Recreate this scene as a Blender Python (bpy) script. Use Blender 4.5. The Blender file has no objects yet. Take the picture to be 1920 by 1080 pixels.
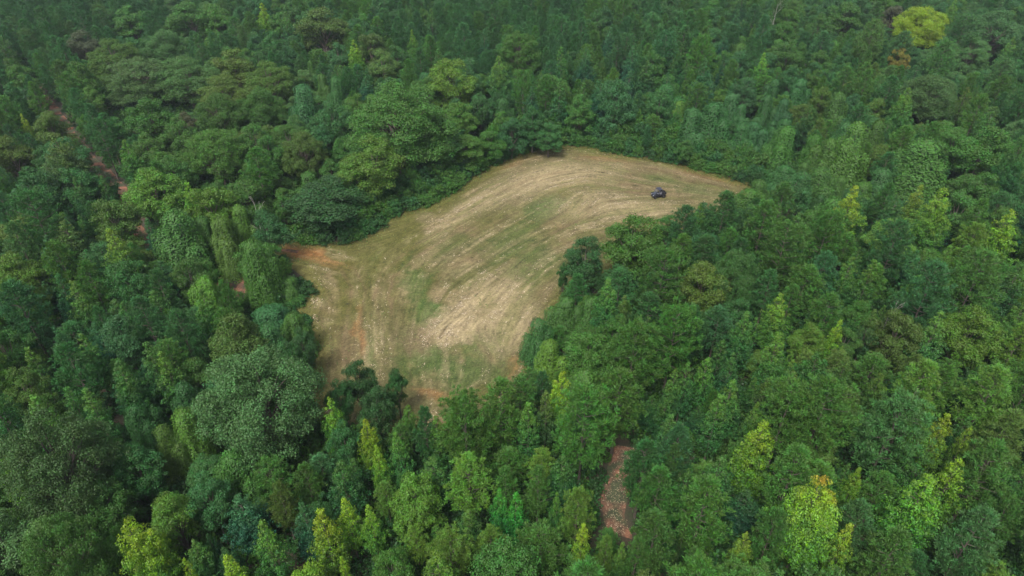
import bpy, math, random
import numpy as np
from mathutils import Vector, Matrix, kdtree

scene = bpy.context.scene
R = math.radians

# ------------------------------------------------------------------ camera, light, exposure
cam_data = bpy.data.cameras.new("camera")
cam = bpy.data.objects.new("camera", cam_data)
scene.collection.objects.link(cam)
cam.location = (0, 0, 66)
cam.rotation_euler = (R(90 - 36), 0, 0)
cam_data.lens = 24.0
cam_data.sensor_width = 36.0
cam_data.clip_start = 0.5
cam_data.clip_end = 6000
scene.camera = cam

SUN_EL, SUN_AZ = 58.0, 205.0          # azimuth clockwise from +Y (behind the camera, a little to the left)
world = bpy.data.worlds.new("World")
scene.world = world
world.use_nodes = True
wn = world.node_tree
wn.nodes.clear()
sky = wn.nodes.new("ShaderNodeTexSky")
sky.sky_type = 'NISHITA'
sky.sun_disc = False
sky.sun_elevation = R(SUN_EL)
sky.sun_rotation = R(SUN_AZ)
sky.air_density = 1.0
sky.dust_density = 4.0
bg = wn.nodes.new("ShaderNodeBackground")
bg.inputs["Strength"].default_value = 0.12
wo = wn.nodes.new("ShaderNodeOutputWorld")
soft = wn.nodes.new("ShaderNodeHueSaturation")       # thin overcast: the whole sky is paler than a clear one
soft.inputs["Saturation"].default_value = 0.45
wn.links.new(sky.outputs[0], soft.inputs["Color"])
wn.links.new(soft.outputs[0], bg.inputs[0])
wn.links.new(bg.outputs[0], wo.inputs[0])

sun_data = bpy.data.lights.new("sun", 'SUN')
sun_data.energy = 2.3
sun_data.angle = R(18)
sun_data.color = (1.0, 0.95, 0.87)
sun = bpy.data.objects.new("sun", sun_data)
scene.collection.objects.link(sun)
_d = Vector((math.sin(R(SUN_AZ)) * math.cos(R(SUN_EL)), math.cos(R(SUN_AZ)) * math.cos(R(SUN_EL)), math.sin(R(SUN_EL))))
sun.rotation_euler = _d.to_track_quat('Z', 'Y').to_euler()

vs = scene.view_settings
vs.view_transform = 'Standard'
vs.look = 'None'
vs.exposure = 1.0
vs.gamma = 1.0
vs.use_curve_mapping = False
scene.cycles.max_bounces = 6
scene.cycles.diffuse_bounces = 3
scene.cycles.glossy_bounces = 2
scene.cycles.transmission_bounces = 4
scene.cycles.volume_bounces = 0
scene.cycles.use_denoising = True
HAZE = 0.00018

# ------------------------------------------------------------------ where everything stands
# every tree: kind + leaf colour + shape number, ground x, ground y, height, crown radius (metres), turn (degrees)
TREES = """HG1,27.2,29.7,14.0,4.5,319;PG8,6.1,31.1,15.9,3.0,36;HD7,37.4,31.7,11.3,3.0,153;PL0,42.0,31.9,12.2,2.7,3;PG8,15.8,32.4,14.2,2.9,156;SL6,-3.7,32.8,8.7,1.7,73
ST1,-43.9,32.9,7.6,1.3,84;HJ3,-18.8,33.3,9.6,2.9,287;SG6,-9.8,33.4,12.4,2.1,120;HG6,-48.1,33.7,8.7,2.7,120;PG3,21.5,33.9,9.9,3.4,117;PO1,11.8,34.0,8.9,2.0,48
SL4,-6.6,34.3,13.0,2.2,128;SG3,-31.4,34.6,8.8,1.5,297;SJ6,-13.9,35.0,7.0,1.3,116;PG1,38.3,35.0,5.9,1.4,57;SL2,43.7,35.2,7.1,1.3,253;PD1,29.1,35.3,6.1,2.0,142
PG6,7.8,35.4,8.4,1.6,192;SY5,-25.6,35.4,10.6,1.6,40;PG4,26.3,35.6,5.3,1.3,83;HG3,-0.4,35.6,11.3,3.2,77;SY8,-29.9,35.8,9.4,0.9,357;PG9,34.2,35.8,13.4,2.8,157
SY3,-15.6,36.0,9.4,0.9,218;SG7,4.3,36.3,5.4,1.0,288;SG8,-28.5,36.6,5.3,1.0,241;PG1,23.7,36.9,5.6,1.4,211;PG9,17.2,37.0,8.9,1.9,285;PG0,11.8,37.3,10.1,1.5,290
SL1,10.3,37.4,9.4,1.1,11;HG8,-11.6,37.4,7.4,1.9,265;PL9,8.9,37.8,9.8,1.3,165;PD5,39.1,37.9,7.0,2.1,45;SL3,47.5,37.9,5.5,2.0,118;SL2,-30.0,38.0,8.9,1.6,175
SL0,-23.1,38.2,11.5,1.9,263;HB3,-49.6,38.2,10.8,3.3,313;PB0,43.2,38.2,13.0,2.6,253;ST9,-27.7,38.3,7.4,1.3,174;SM2,22.0,38.3,9.7,1.3,283;PL4,-5.9,38.5,9.2,2.0,165
PG2,13.4,38.6,12.1,2.2,318;SY5,31.8,38.8,10.3,1.5,190;HB0,-44.3,38.9,9.4,3.0,69;PG7,25.0,39.5,11.3,1.9,257;PG7,2.8,39.6,7.7,2.9,271;PL9,-2.1,39.7,8.4,2.0,43
ST6,-36.3,39.8,6.2,1.7,352;ST3,-31.5,39.9,5.8,1.1,144;SO8,16.8,40.0,9.4,0.7,21;PB8,33.2,40.1,11.6,2.0,297;PL9,-9.6,40.5,7.4,1.7,348;HG3,-39.4,40.7,6.4,1.8,81
PG6,18.5,40.9,13.8,3.0,308;ST1,-20.4,41.0,10.2,1.7,164;SJ0,-14.0,41.3,9.8,1.3,22;ST5,-31.0,41.5,4.9,0.9,62;PG9,9.9,41.6,5.2,1.6,138;SY5,-16.3,41.6,10.4,1.5,357
PG4,48.8,41.8,10.0,1.9,308;PL1,6.5,42.0,11.1,1.8,265;SL9,-7.7,42.1,5.6,1.1,299;HL7,-34.2,42.2,9.5,2.3,124;SL0,-4.4,42.3,7.7,1.5,87;ST7,-27.0,42.4,9.9,2.1,74
HG2,-53.3,42.7,6.2,2.3,59;SL5,4.5,43.1,9.4,0.9,57;PG1,34.3,43.2,6.9,1.3,19;PO8,-23.4,43.6,10.1,1.5,134;PG8,14.7,43.7,12.2,2.3,17;PG4,52.3,43.9,8.3,2.0,156
HT5,-20.2,43.9,6.2,1.7,264;HG9,-41.5,44.2,9.5,2.3,192;HT8,-31.4,44.6,9.5,2.3,84;SG3,7.9,44.7,7.4,1.7,61;SD4,24.5,44.9,7.4,1.8,85;PG9,2.7,44.9,11.0,1.8,125
SG9,17.9,44.9,10.6,1.9,31;PG6,28.4,45.0,13.5,2.8,283;SY0,44.7,45.0,12.1,2.2,354;HG1,-26.7,45.3,4.9,1.4,133;SB3,41.4,45.3,7.1,1.5,336;PG8,38.4,45.4,9.3,2.0,199
SJ6,35.4,45.5,10.0,1.4,53;HG7,-56.4,45.5,8.8,2.7,62;PG2,48.2,45.6,13.6,2.9,253;SG0,21.2,45.7,11.5,2.3,179;PL2,-13.4,45.9,7.2,1.5,340;PL8,-4.5,45.9,11.2,2.6,299
VG6,-36.4,46.0,5.0,1.9,305;SG0,-17.6,46.0,10.5,2.2,208;PG8,32.4,46.6,9.3,2.7,333;PG9,-0.7,46.8,8.6,1.7,113;SG7,5.2,46.9,10.3,1.9,231;PD2,13.8,47.0,12.4,2.3,39
ST9,-34.0,47.1,5.8,1.2,311;PG2,-22.0,47.3,8.4,1.7,46;HJ7,-53.0,47.7,8.9,2.0,188;SL5,55.3,47.8,8.6,1.6,239;PT6,-11.8,47.9,6.1,1.3,246;PG4,-26.2,48.2,8.0,2.0,104
SG5,36.3,48.3,7.4,1.2,229;SG4,-8.5,48.4,8.4,2.3,111;VG3,-30.0,48.4,9.1,2.4,231;PB7,17.4,48.5,10.2,1.5,233;SL1,42.9,48.6,12.4,2.2,272;HT7,-40.8,48.9,9.2,2.5,217
PT3,17.5,49.0,12.5,2.4,21;SY6,-14.5,49.0,9.4,1.2,241;HN8,-58.5,49.5,6.8,2.2,213;SG5,-17.6,49.9,6.4,1.5,125;PL0,3.3,50.0,7.6,1.9,243;PG8,21.7,50.0,4.8,2.3,235
SL0,-12.5,50.1,10.3,1.5,319;PO5,52.9,50.2,13.3,2.7,300;PG5,-0.3,50.3,7.2,2.7,36;HN0,-49.5,50.4,7.1,2.1,273;PT8,-21.5,50.5,6.1,2.0,60;HT9,-34.4,50.6,5.2,2.6,228
PG6,56.5,50.9,5.6,1.4,162;SM8,49.9,51.1,10.0,1.4,21;HG9,-43.9,51.2,7.4,2.2,121;SL7,-8.3,52.1,10.7,1.6,18;PD3,-9.6,52.4,11.6,2.0,308;HT3,-19.0,52.5,8.8,1.9,58
PG9,33.9,52.5,15.2,3.7,59;PG6,30.2,52.8,14.6,3.4,318;PG7,26.2,52.8,5.3,1.5,99;VO9,-39.6,53.0,8.2,1.9,89;SG3,17.7,53.0,9.9,1.9,176;SL8,-52.2,53.2,12.6,2.3,126
PG7,-12.8,53.4,7.7,1.5,324;SL8,1.8,53.5,11.3,1.8,150;SG8,51.4,53.5,9.1,1.7,244;SG8,-57.6,53.7,15.5,2.8,68;SL4,49.1,54.0,7.4,1.3,101;PG8,20.0,54.3,6.5,1.2,215
VL0,-37.4,54.3,9.4,2.6,10;SL8,23.2,54.5,11.5,1.9,129;PL9,-7.1,54.5,7.5,1.7,147;PG0,-1.2,54.6,13.5,2.8,346;SL1,27.8,54.8,9.9,1.4,33;PG9,41.1,54.9,8.6,1.6,79
SL3,-47.9,55.2,11.7,2.0,248;SL3,62.6,55.3,8.7,1.7,79;SG0,-17.4,55.3,7.0,1.8,98;VT7,-43.6,55.6,8.9,2.3,26;PL0,45.8,55.7,15.1,3.0,303;SO8,3.9,55.9,10.7,1.6,76
PG1,12.2,55.9,13.6,2.9,43;PL8,54.4,56.0,14.0,2.8,309;SL9,-12.1,56.2,8.3,1.5,283;SG8,-50.9,56.4,10.8,2.0,234;SL3,49.6,56.5,5.4,1.1,345;PG6,37.0,56.6,7.5,1.6,349
BD5,-10.4,56.6,2.5,1.5,187;PG1,-54.3,56.6,9.2,1.9,72;PG7,59.2,56.6,14.0,2.8,169;PG4,-5.7,56.8,6.4,1.3,139;BG0,-14.9,56.8,2.1,1.6,88;SL3,25.3,56.9,11.5,1.9,327
ST6,-57.1,57.1,6.9,1.6,5;BT1,-7.7,57.3,2.0,1.6,204;SG1,18.3,57.4,7.8,1.6,275;BD1,-16.8,57.4,1.7,1.4,298;SO4,32.5,57.9,12.0,2.0,138;HD9,-16.3,58.2,9.1,2.1,299
SG3,-2.5,58.2,7.9,1.3,200;BG8,-20.4,58.3,2.3,1.5,130;PL8,-62.2,58.5,5.7,1.4,113;HT9,9.0,58.5,6.5,2.0,139;BD8,-22.2,58.6,2.7,1.9,188;SG7,22.8,58.7,5.6,1.1,176
PG1,-35.2,58.8,6.5,1.2,302;SG2,-45.6,58.8,11.8,2.0,268;BG6,-4.4,58.8,2.5,1.8,280;PG1,1.0,58.9,9.8,2.2,150;HO2,40.6,59.1,7.6,2.3,275;PG1,-6.5,59.2,6.3,1.8,268
SG7,17.0,59.2,6.8,1.3,274;SG4,26.9,59.4,7.3,1.3,111;HT8,-21.0,59.4,8.5,1.8,105;VT9,-39.7,59.6,8.5,2.1,186;SL4,44.0,59.7,10.0,1.7,97;BD0,-3.6,59.7,2.2,1.3,64
BD3,-24.7,60.0,1.7,1.4,306;SG1,56.3,60.0,10.3,1.9,50;PG3,52.0,60.1,10.7,2.4,307;PG7,24.9,60.1,6.6,1.2,213;HO8,-59.4,60.1,9.7,2.4,160;SO5,30.9,60.2,8.7,1.5,48
SG2,47.5,60.2,11.0,2.0,316;SL4,19.7,60.6,9.9,1.4,2;SG8,36.1,60.6,12.3,3.0,165;SL3,21.1,60.8,10.6,1.6,4;PT8,-52.7,60.9,13.2,2.7,267;BG9,-0.3,61.4,2.7,1.8,72
SL0,-42.0,61.4,11.9,2.1,86;PL7,66.3,61.8,8.8,1.6,11;SG0,-48.0,61.9,9.9,2.4,223;SG8,-43.6,61.9,12.8,2.4,253;HD3,-19.0,62.0,9.3,2.2,345;PT9,3.8,62.4,7.6,1.7,325
HT2,-34.5,62.4,8.9,3.0,62;SL9,30.5,62.5,6.7,1.1,106;SL3,24.0,62.5,9.8,2.0,8;BG8,1.6,62.6,2.2,1.7,274;PO1,49.6,62.7,10.1,1.9,241;SO9,41.1,62.7,9.6,1.8,142
VG8,9.2,62.8,7.5,3.1,300;BG9,-28.4,62.8,2.8,1.5,97;SL1,55.7,63.0,6.9,1.3,184;SG6,60.2,63.3,8.7,2.6,99;SG0,27.3,63.3,10.1,1.4,54;PG8,45.4,63.6,8.9,3.0,161
SL2,53.3,64.1,7.6,1.8,85;PG4,64.0,64.1,7.5,1.6,210;SG2,-56.1,64.1,5.6,1.3,187;SL5,35.5,64.2,8.0,1.6,347;SL1,32.6,64.3,12.1,2.1,135;HG2,-40.3,64.3,7.6,2.3,80
PG4,2.3,64.5,6.0,1.5,66;PG5,6.0,64.6,5.6,1.3,209;PG3,-50.5,64.7,7.5,2.2,329;ST6,-46.8,64.8,7.7,1.6,135;SL8,-61.2,65.2,9.2,1.7,206;SL2,-53.7,65.3,11.4,1.9,224
PG4,-43.7,65.4,10.0,2.0,338;HD3,-28.6,65.8,9.0,2.1,153;PO4,38.3,65.9,7.4,1.7,35;PG0,20.3,65.9,14.9,3.5,255;BG0,2.8,66.0,1.9,1.2,350;PG4,57.1,66.1,6.1,1.6,74
PO1,42.4,66.2,7.5,2.0,67;HG3,-65.2,66.3,10.6,2.9,248;SG8,26.9,66.5,9.3,1.8,352;PG3,48.0,67.1,6.4,2.2,137;ST0,-45.8,67.3,8.6,1.6,190;PT9,-58.2,67.5,9.5,2.0,231
HG9,10.0,67.9,9.5,3.0,234;BG9,-29.5,68.0,1.8,1.3,268;VL1,4.9,68.0,8.0,2.3,94;SL4,37.1,68.1,6.0,1.1,107;HO7,-36.3,68.4,11.2,3.3,311;SL0,54.7,68.5,12.4,2.3,18
PL5,66.6,68.6,10.4,2.3,177;HG3,17.0,68.8,5.9,1.9,7;PT7,-43.1,69.0,12.1,2.2,26;BD2,3.5,69.1,2.0,1.8,133;SL1,30.2,69.2,11.6,1.9,97;PG9,-68.4,69.3,10.0,2.1,135
HT2,-51.7,69.3,10.3,2.8,6;HO1,34.3,69.5,4.0,2.2,68;SY1,42.9,69.5,10.1,1.4,312;PD7,23.4,69.7,12.2,2.5,298;HL2,60.4,69.8,11.4,3.4,192;HD8,-28.2,69.9,8.0,1.7,99
HO1,51.2,70.0,10.8,3.1,335;ST1,-55.6,70.5,8.8,1.8,125;PT8,-48.3,70.6,13.0,2.6,58;HG8,14.1,70.6,9.5,2.3,0;BD1,-29.4,70.8,2.4,1.6,303;HG3,45.4,71.1,7.1,1.9,185
VT0,-33.0,71.3,8.0,2.7,303;PT2,-59.7,71.5,7.9,2.8,330;SO0,48.3,71.8,10.2,1.5,91;PT7,-65.2,71.9,14.3,3.0,218;BT5,-29.5,72.2,2.0,1.7,236;PT2,27.9,72.3,10.0,2.5,306
HG7,67.4,72.3,7.0,2.1,132;BT8,3.7,72.4,2.5,1.4,41;PG1,-38.9,72.4,9.7,2.1,358;SG1,63.5,72.5,8.7,1.7,93;HG2,10.1,72.6,5.9,2.9,293;PG4,24.6,72.7,8.7,1.6,71
PG1,42.6,72.8,11.9,2.3,290;HG6,-71.1,72.9,8.4,2.4,80;SG2,-52.8,73.6,10.0,2.1,328;VT5,3.7,73.7,7.0,2.4,15;PT3,-56.7,73.7,9.1,1.8,77;SL7,-41.9,74.0,11.8,2.0,313
SL4,70.1,74.1,9.9,1.9,270;BT8,-29.8,74.3,2.0,1.6,96;PD6,18.9,74.4,10.7,2.9,45;HL5,-75.3,74.5,7.4,2.4,37;PT3,56.1,74.5,15.4,3.8,207;BD4,4.2,74.5,2.0,1.5,44
SG7,48.0,74.5,7.5,1.4,133;PG9,-47.8,74.5,8.0,1.5,308;PT6,23.0,74.6,6.5,1.4,8;SG3,45.0,74.7,8.6,1.6,202;SO5,15.4,74.8,10.3,1.5,96;VG8,-30.7,74.9,7.0,2.6,312
PG6,6.8,75.1,4.5,1.8,345;BT9,4.7,75.3,2.7,1.7,106;PG7,67.9,75.3,6.6,1.4,359;SL1,13.0,75.4,12.4,2.3,93;SG2,38.0,75.6,7.0,1.2,41;SL4,-59.9,75.7,12.2,2.2,116
HG2,28.3,76.1,6.8,1.8,72;SG5,42.9,76.4,7.8,1.6,182;PG1,-69.1,76.4,11.9,2.2,221;ST4,-72.8,76.5,7.4,1.2,293;SL3,52.8,76.7,7.1,1.2,130;PT1,-45.5,76.8,6.3,2.3,120
HG7,49.8,76.8,7.4,2.2,30;PG3,63.9,76.9,15.6,3.9,197;HT9,32.2,77.0,8.2,2.3,266;SG0,-56.4,77.1,7.8,2.5,151;PG1,16.1,77.2,7.5,1.4,238;VG2,11.3,77.3,8.0,2.4,233
SG0,-50.6,77.5,9.1,2.6,75;PG0,39.7,77.7,9.8,2.0,299;SG5,73.9,77.7,8.3,1.6,161;BG9,5.6,77.9,1.7,1.8,244;SG1,70.4,78.0,13.0,2.6,268;ST6,46.4,78.1,7.8,2.2,46
SG7,59.7,78.2,9.8,1.6,199;BG5,-30.6,78.3,1.9,1.3,330;SL8,-71.9,78.3,7.3,1.4,195;ST3,-63.7,78.4,11.2,2.2,50;SG5,57.0,78.6,8.4,1.5,15;VG3,7.8,78.6,7.0,2.5,59
VT4,-35.8,78.7,5.0,3.8,270;PG2,21.3,79.0,15.0,3.6,50;PT9,36.6,79.2,11.4,2.5,163;PG3,-41.2,79.4,8.2,1.9,255;ST9,-74.9,79.5,9.6,1.9,138;PL6,-69.1,79.6,10.2,1.8,125
PG1,42.5,80.5,11.1,2.9,100;VL3,-44.6,80.5,9.2,2.5,156;PL7,73.8,80.6,10.2,2.0,116;SL3,51.5,80.7,12.1,2.1,173;HO0,27.8,80.9,11.4,3.5,133;SG9,67.1,81.0,12.5,2.6,71
PT0,-51.6,81.2,10.0,2.2,266;PT6,15.8,81.3,10.1,2.7,75;BD5,6.5,81.5,1.6,1.2,232;PG0,-61.6,81.6,11.2,2.4,247;PL5,60.0,82.1,8.3,2.1,336;ST2,-69.2,82.1,7.5,1.4,48
SL8,62.9,82.3,7.5,1.5,23;HT5,-56.6,82.4,10.7,3.0,119;SL4,49.4,82.6,11.5,1.9,267;HL7,-73.5,83.4,10.9,3.2,109;PG5,54.0,83.4,9.5,2.5,323;PT4,46.1,83.5,11.4,2.2,23
PG1,-66.7,83.9,13.1,2.5,228;PT9,9.8,84.0,7.4,2.1,89;PG4,73.9,84.1,8.7,1.9,192;BG1,7.7,84.4,2.1,1.2,82;HG3,-48.8,84.6,9.1,2.7,287;PD4,35.8,85.1,9.9,1.8,25
HG1,70.0,85.1,10.6,3.3,290;ST3,49.9,85.2,7.7,1.4,184;PG6,40.2,85.6,15.3,3.8,209;HD5,23.0,85.7,7.6,2.3,321;HT1,-80.7,85.9,9.8,2.7,295;BG1,-33.8,85.9,1.9,1.2,105
ST3,-63.8,86.0,10.5,1.9,280;SL3,65.5,86.2,11.0,1.7,165;PG8,77.7,86.2,7.9,2.1,68;PD1,16.3,86.3,7.2,2.4,207;BG3,8.8,86.6,2.5,1.4,178;SO6,62.2,86.7,10.0,1.4,135
PG3,32.8,86.7,9.3,1.7,27;PT7,57.2,86.7,14.6,3.4,223;PD6,29.3,87.2,12.1,2.6,61;ST2,-70.0,87.6,12.0,2.5,8;ST2,-54.6,87.8,7.3,2.4,235;BG6,9.7,88.1,2.7,1.5,278
SL2,67.6,88.2,7.1,1.4,217;HG7,-47.9,88.2,6.6,1.8,358;SG2,53.3,88.3,9.5,1.6,269;SO3,-50.7,88.6,6.7,1.2,89;SG3,74.8,88.6,6.7,1.7,124;VG8,-35.6,88.6,3.5,2.3,102
PD0,35.2,88.9,10.5,2.4,275;PD6,23.3,89.1,5.6,1.8,290;BD2,-33.3,89.2,1.9,1.6,149;PB3,-76.0,89.4,13.0,2.6,274;ST3,63.2,89.4,8.1,2.1,205;PG4,48.1,89.6,14.8,3.5,256
PL7,71.1,89.7,12.6,2.7,232;BG1,10.6,89.8,2.4,1.3,41;HG7,43.5,89.9,8.7,2.3,88;PG7,26.6,90.1,10.6,2.0,282;SG1,59.7,90.1,10.3,1.9,131;HT9,-64.8,90.2,8.8,3.1,43
PG2,-57.1,90.4,5.3,2.1,242;PG8,-60.1,91.0,8.4,1.6,163;SB2,-79.4,91.1,9.1,2.2,233;BG7,14.1,91.2,2.6,1.4,211;HG6,-41.0,91.3,8.5,3.2,31;HG0,66.6,91.4,7.1,2.9,189
HT1,30.5,91.9,9.6,2.9,49;SG2,57.6,92.0,7.3,1.3,324;BG6,16.5,92.3,2.5,1.6,288;SO7,-70.2,92.4,11.7,2.7,79;PG7,34.7,92.6,10.1,2.0,192;SG7,50.1,93.4,9.7,1.7,6
PG3,54.0,93.5,8.6,3.1,137;SG2,84.2,93.5,7.6,1.3,98;HB9,-85.4,93.6,6.2,1.9,167;PG1,39.9,94.0,14.2,3.1,261;HO5,-62.1,94.0,7.0,2.4,101;HD0,18.9,94.5,9.0,1.9,128
PT2,-75.4,94.5,15.8,4.0,92;HL6,61.7,94.6,10.3,3.5,167;SG7,46.0,95.0,11.6,2.4,341;PD7,27.8,95.2,12.7,2.5,38;SG6,73.2,95.7,4.5,2.3,215;HG2,-82.9,95.7,6.2,1.8,292
ST3,-59.1,95.9,10.1,1.8,95;ST4,86.1,96.0,12.7,2.2,296;VO0,-47.6,96.2,10.0,3.0,115;PD4,31.2,96.5,7.1,2.0,216;BD5,18.3,96.5,2.1,1.3,151;SG6,57.7,96.6,7.0,1.3,32
SG9,-85.6,96.6,7.1,1.4,8;SG7,-70.3,96.7,5.0,1.7,127;SB9,-88.8,96.9,8.7,1.6,341;BT2,19.0,97.0,1.6,1.3,47;VG6,-51.2,97.5,9.5,2.6,172;HT1,-40.8,97.6,10.4,2.8,341
PG9,76.4,97.7,12.6,2.5,177;ST2,-72.8,98.1,8.4,1.5,176;PG1,-79.2,98.4,9.1,2.1,6;HO1,-66.1,98.4,12.0,3.9,25;BG2,21.5,98.5,2.8,1.8,228;SG1,60.1,98.6,5.8,1.7,132
HG1,81.8,98.9,10.1,2.9,278;PG0,51.6,99.3,9.4,2.0,25;HD0,40.1,99.3,10.6,3.0,199;ST5,73.2,99.5,8.3,1.4,132;ST4,87.8,99.6,11.8,2.0,31;BG8,22.7,100.1,2.4,1.2,355
HO5,-83.9,100.7,7.7,4.0,255;ST1,-75.7,101.1,8.4,1.4,172;SG2,64.5,101.4,11.1,2.3,232;HG3,27.0,101.4,7.2,2.2,318;PT7,-70.8,101.5,10.1,2.1,284;PG6,45.3,101.6,13.4,2.9,165
VL5,-46.5,101.7,9.3,2.5,216;BG0,25.3,101.9,1.8,1.4,67;SL2,80.9,102.8,8.2,1.6,56;HG8,76.6,102.9,10.2,3.7,186;VG0,51.8,103.0,7.5,2.7,214;SJ8,-54.8,103.4,12.6,2.3,189
HD9,33.5,103.4,8.5,2.9,136;BG0,27.4,103.4,2.8,1.7,221;HG0,-79.1,103.5,6.4,2.2,24;PD2,41.9,103.6,9.4,1.9,196;ST8,-68.5,103.6,9.9,1.7,332;HT9,-58.4,103.6,4.7,1.9,140
SM6,69.4,103.7,11.9,2.1,305;PT1,-87.7,103.8,10.6,2.1,306;SB6,-92.1,104.2,13.1,2.6,191;PT1,-72.8,104.5,7.8,2.3,140;BD4,-33.7,104.6,3.1,1.7,196;BT7,28.9,104.8,2.7,1.5,324
BD1,-30.1,104.9,3.2,1.4,245;PT4,84.9,104.9,9.9,2.1,8;SG0,60.6,105.3,9.2,1.8,260;HT7,89.4,105.4,10.5,3.2,224;PG3,65.1,105.4,11.4,2.3,173;VG9,56.5,105.5,8.6,3.4,116
HT6,72.2,106.4,7.8,2.5,170;BG0,-29.0,106.4,2.4,2.0,310;HG3,79.9,106.5,8.1,2.6,322;PD5,38.5,106.6,8.1,2.2,164;BG8,31.8,106.6,2.5,1.5,111;SG1,-75.9,106.9,11.7,2.0,84
BT6,-34.0,107.0,5.4,2.5,135;HT5,-83.7,107.2,12.2,4.0,7;SO7,-88.4,107.3,4.3,1.9,338;BT7,-30.4,107.3,4.3,2.2,37;HT4,49.6,107.6,11.8,3.4,28;BT4,-30.2,107.8,5.4,1.9,274
BT3,-26.8,108.0,3.2,1.7,340;SG2,75.8,108.2,7.2,2.3,285;PG5,93.4,108.3,13.5,2.9,50;BG6,34.3,108.4,1.6,1.2,28;HG1,-47.5,108.4,10.0,4.3,177;BG6,-34.2,108.6,7.3,2.0,270
PT5,66.3,108.7,8.9,2.0,46;PG4,-91.5,108.8,12.1,2.2,43;BT1,-26.1,109.1,2.7,1.7,270;BD9,-30.7,109.4,6.3,2.6,113;BD8,-31.8,109.5,4.9,2.5,291;HG3,-41.8,109.7,6.5,1.9,220
BG7,-28.4,109.7,4.0,2.2,138;VG7,43.0,109.8,8.1,3.7,11;HG4,84.4,109.8,11.2,3.8,325;VT2,61.6,109.9,7.9,3.3,286;BG5,37.7,109.9,1.8,1.9,261;HG5,-54.1,110.1,7.4,2.0,100
BG4,-28.3,110.2,5.8,2.5,234;PG9,-63.0,110.4,13.1,2.6,101;BD2,-25.6,110.6,2.5,2.0,141;HT0,-58.2,110.8,7.1,1.9,338;VT5,70.2,111.1,5.6,3.3,159;BG3,-30.4,111.2,7.6,3.1,160
BT8,-29.7,111.3,6.5,2.5,14;PG6,-68.0,111.3,7.7,2.7,107;HT1,-79.2,111.4,11.6,3.6,11;BG8,-27.3,111.5,4.3,2.0,75;BD1,39.8,111.5,2.2,1.8,197;PT3,-88.2,111.5,10.5,2.2,94
SG3,-74.2,111.6,9.8,1.7,39;SB2,-93.8,111.9,11.0,2.3,3;SG4,89.6,112.0,16.9,2.9,154;BG3,-29.2,112.4,5.1,2.2,244;HG5,-42.4,113.1,6.5,2.0,72;BG8,41.1,113.1,2.3,1.3,142
PT5,75.7,113.2,4.9,2.6,359;BT6,41.6,113.5,2.5,1.4,190;BG1,-23.7,113.8,2.5,1.5,108;VG8,65.7,114.0,7.4,2.8,107;VT3,58.2,114.0,4.7,1.7,345;HG3,-54.8,114.2,7.1,2.7,2
SG9,79.9,114.2,4.3,1.8,280;PG8,-46.6,114.4,13.7,3.0,228;VG4,46.2,114.6,7.4,2.7,194;SL0,92.9,114.6,13.2,2.2,339;BG4,43.8,114.8,1.8,1.7,333;BG3,-26.0,115.0,5.1,2.6,335
VT4,54.2,115.1,8.8,3.3,321;BT1,-22.5,115.1,3.7,1.5,329;BT8,-27.5,115.7,7.6,2.1,132;VT5,49.8,115.8,5.9,2.0,338;HL2,-30.1,115.9,11.0,3.2,117;ST0,-90.5,116.1,9.3,2.0,100
PT9,-51.0,116.2,6.0,2.4,126;HG6,86.5,116.3,7.5,3.4,211;BT2,45.5,116.6,2.8,1.3,264;SG1,96.0,116.8,8.8,1.7,28;HG0,-63.8,117.0,11.3,3.1,163;BG8,-24.0,117.2,3.9,2.5,19
VT8,70.3,117.4,8.3,3.3,202;BT5,-19.9,117.5,2.9,2.1,262;HL8,-26.0,117.5,14.0,5.0,119;PT2,-97.2,117.6,8.4,2.1,358;VG1,-38.8,117.9,7.5,3.1,350;BD8,47.2,118.2,2.0,1.2,237
PG2,-70.3,118.2,7.9,2.5,29;VG9,59.2,118.6,8.0,3.8,24;HG8,-44.6,118.6,6.9,2.0,348;VG4,-34.7,118.8,4.7,1.8,160;BG2,-17.5,118.9,2.3,1.7,336;BG2,-20.9,118.9,4.3,1.8,230
VT1,50.4,118.9,4.7,1.7,236;BT9,-25.3,119.0,5.3,2.9,139;HB1,-86.9,119.1,9.7,3.0,248;SG9,98.2,119.1,10.9,2.1,201;SG8,94.5,119.1,6.3,1.7,247;HT9,-48.6,119.4,10.3,2.7,241
BG1,-17.2,119.6,2.5,2.1,312;SO9,-100.4,119.9,7.2,1.7,55;VG1,64.2,119.9,5.4,1.9,167;HT1,-79.6,119.9,5.2,2.1,248;BD1,-18.8,120.7,4.3,2.1,5;BT2,-22.3,120.7,5.9,2.4,101
PG7,-67.1,120.9,10.0,2.7,31;BG5,-18.5,120.9,5.7,1.9,184;VT3,53.2,121.3,7.2,2.9,12;BG8,-15.5,121.3,3.3,2.0,69;PT8,72.6,121.3,9.8,2.5,51;PT5,101.6,121.6,10.9,2.1,177
HT4,-94.7,122.0,6.8,2.3,249;BG6,50.2,122.0,2.4,1.5,60;BG1,-19.9,122.2,7.7,2.1,326;BT9,-20.0,122.4,5.2,2.3,335;BT1,-16.9,122.6,4.8,2.0,8;HL1,98.0,122.8,4.6,2.3,177
PG8,-51.9,122.8,6.8,2.7,303;HG7,-36.0,123.3,7.3,2.0,218;BG8,-12.7,123.7,3.5,1.5,189;HG2,92.2,123.8,13.4,5.0,236;SG6,85.7,124.0,7.8,1.9,237;HG2,-70.0,124.2,8.3,2.8,179
BD2,-18.5,124.2,7.0,2.6,257;HO7,-98.8,124.5,11.2,3.4,86;BG0,-12.3,125.0,2.6,1.8,186;HT8,-88.3,125.1,10.8,3.9,324;HG7,-76.4,125.2,6.9,2.2,124;BD9,-14.4,125.2,3.7,2.1,254
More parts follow.
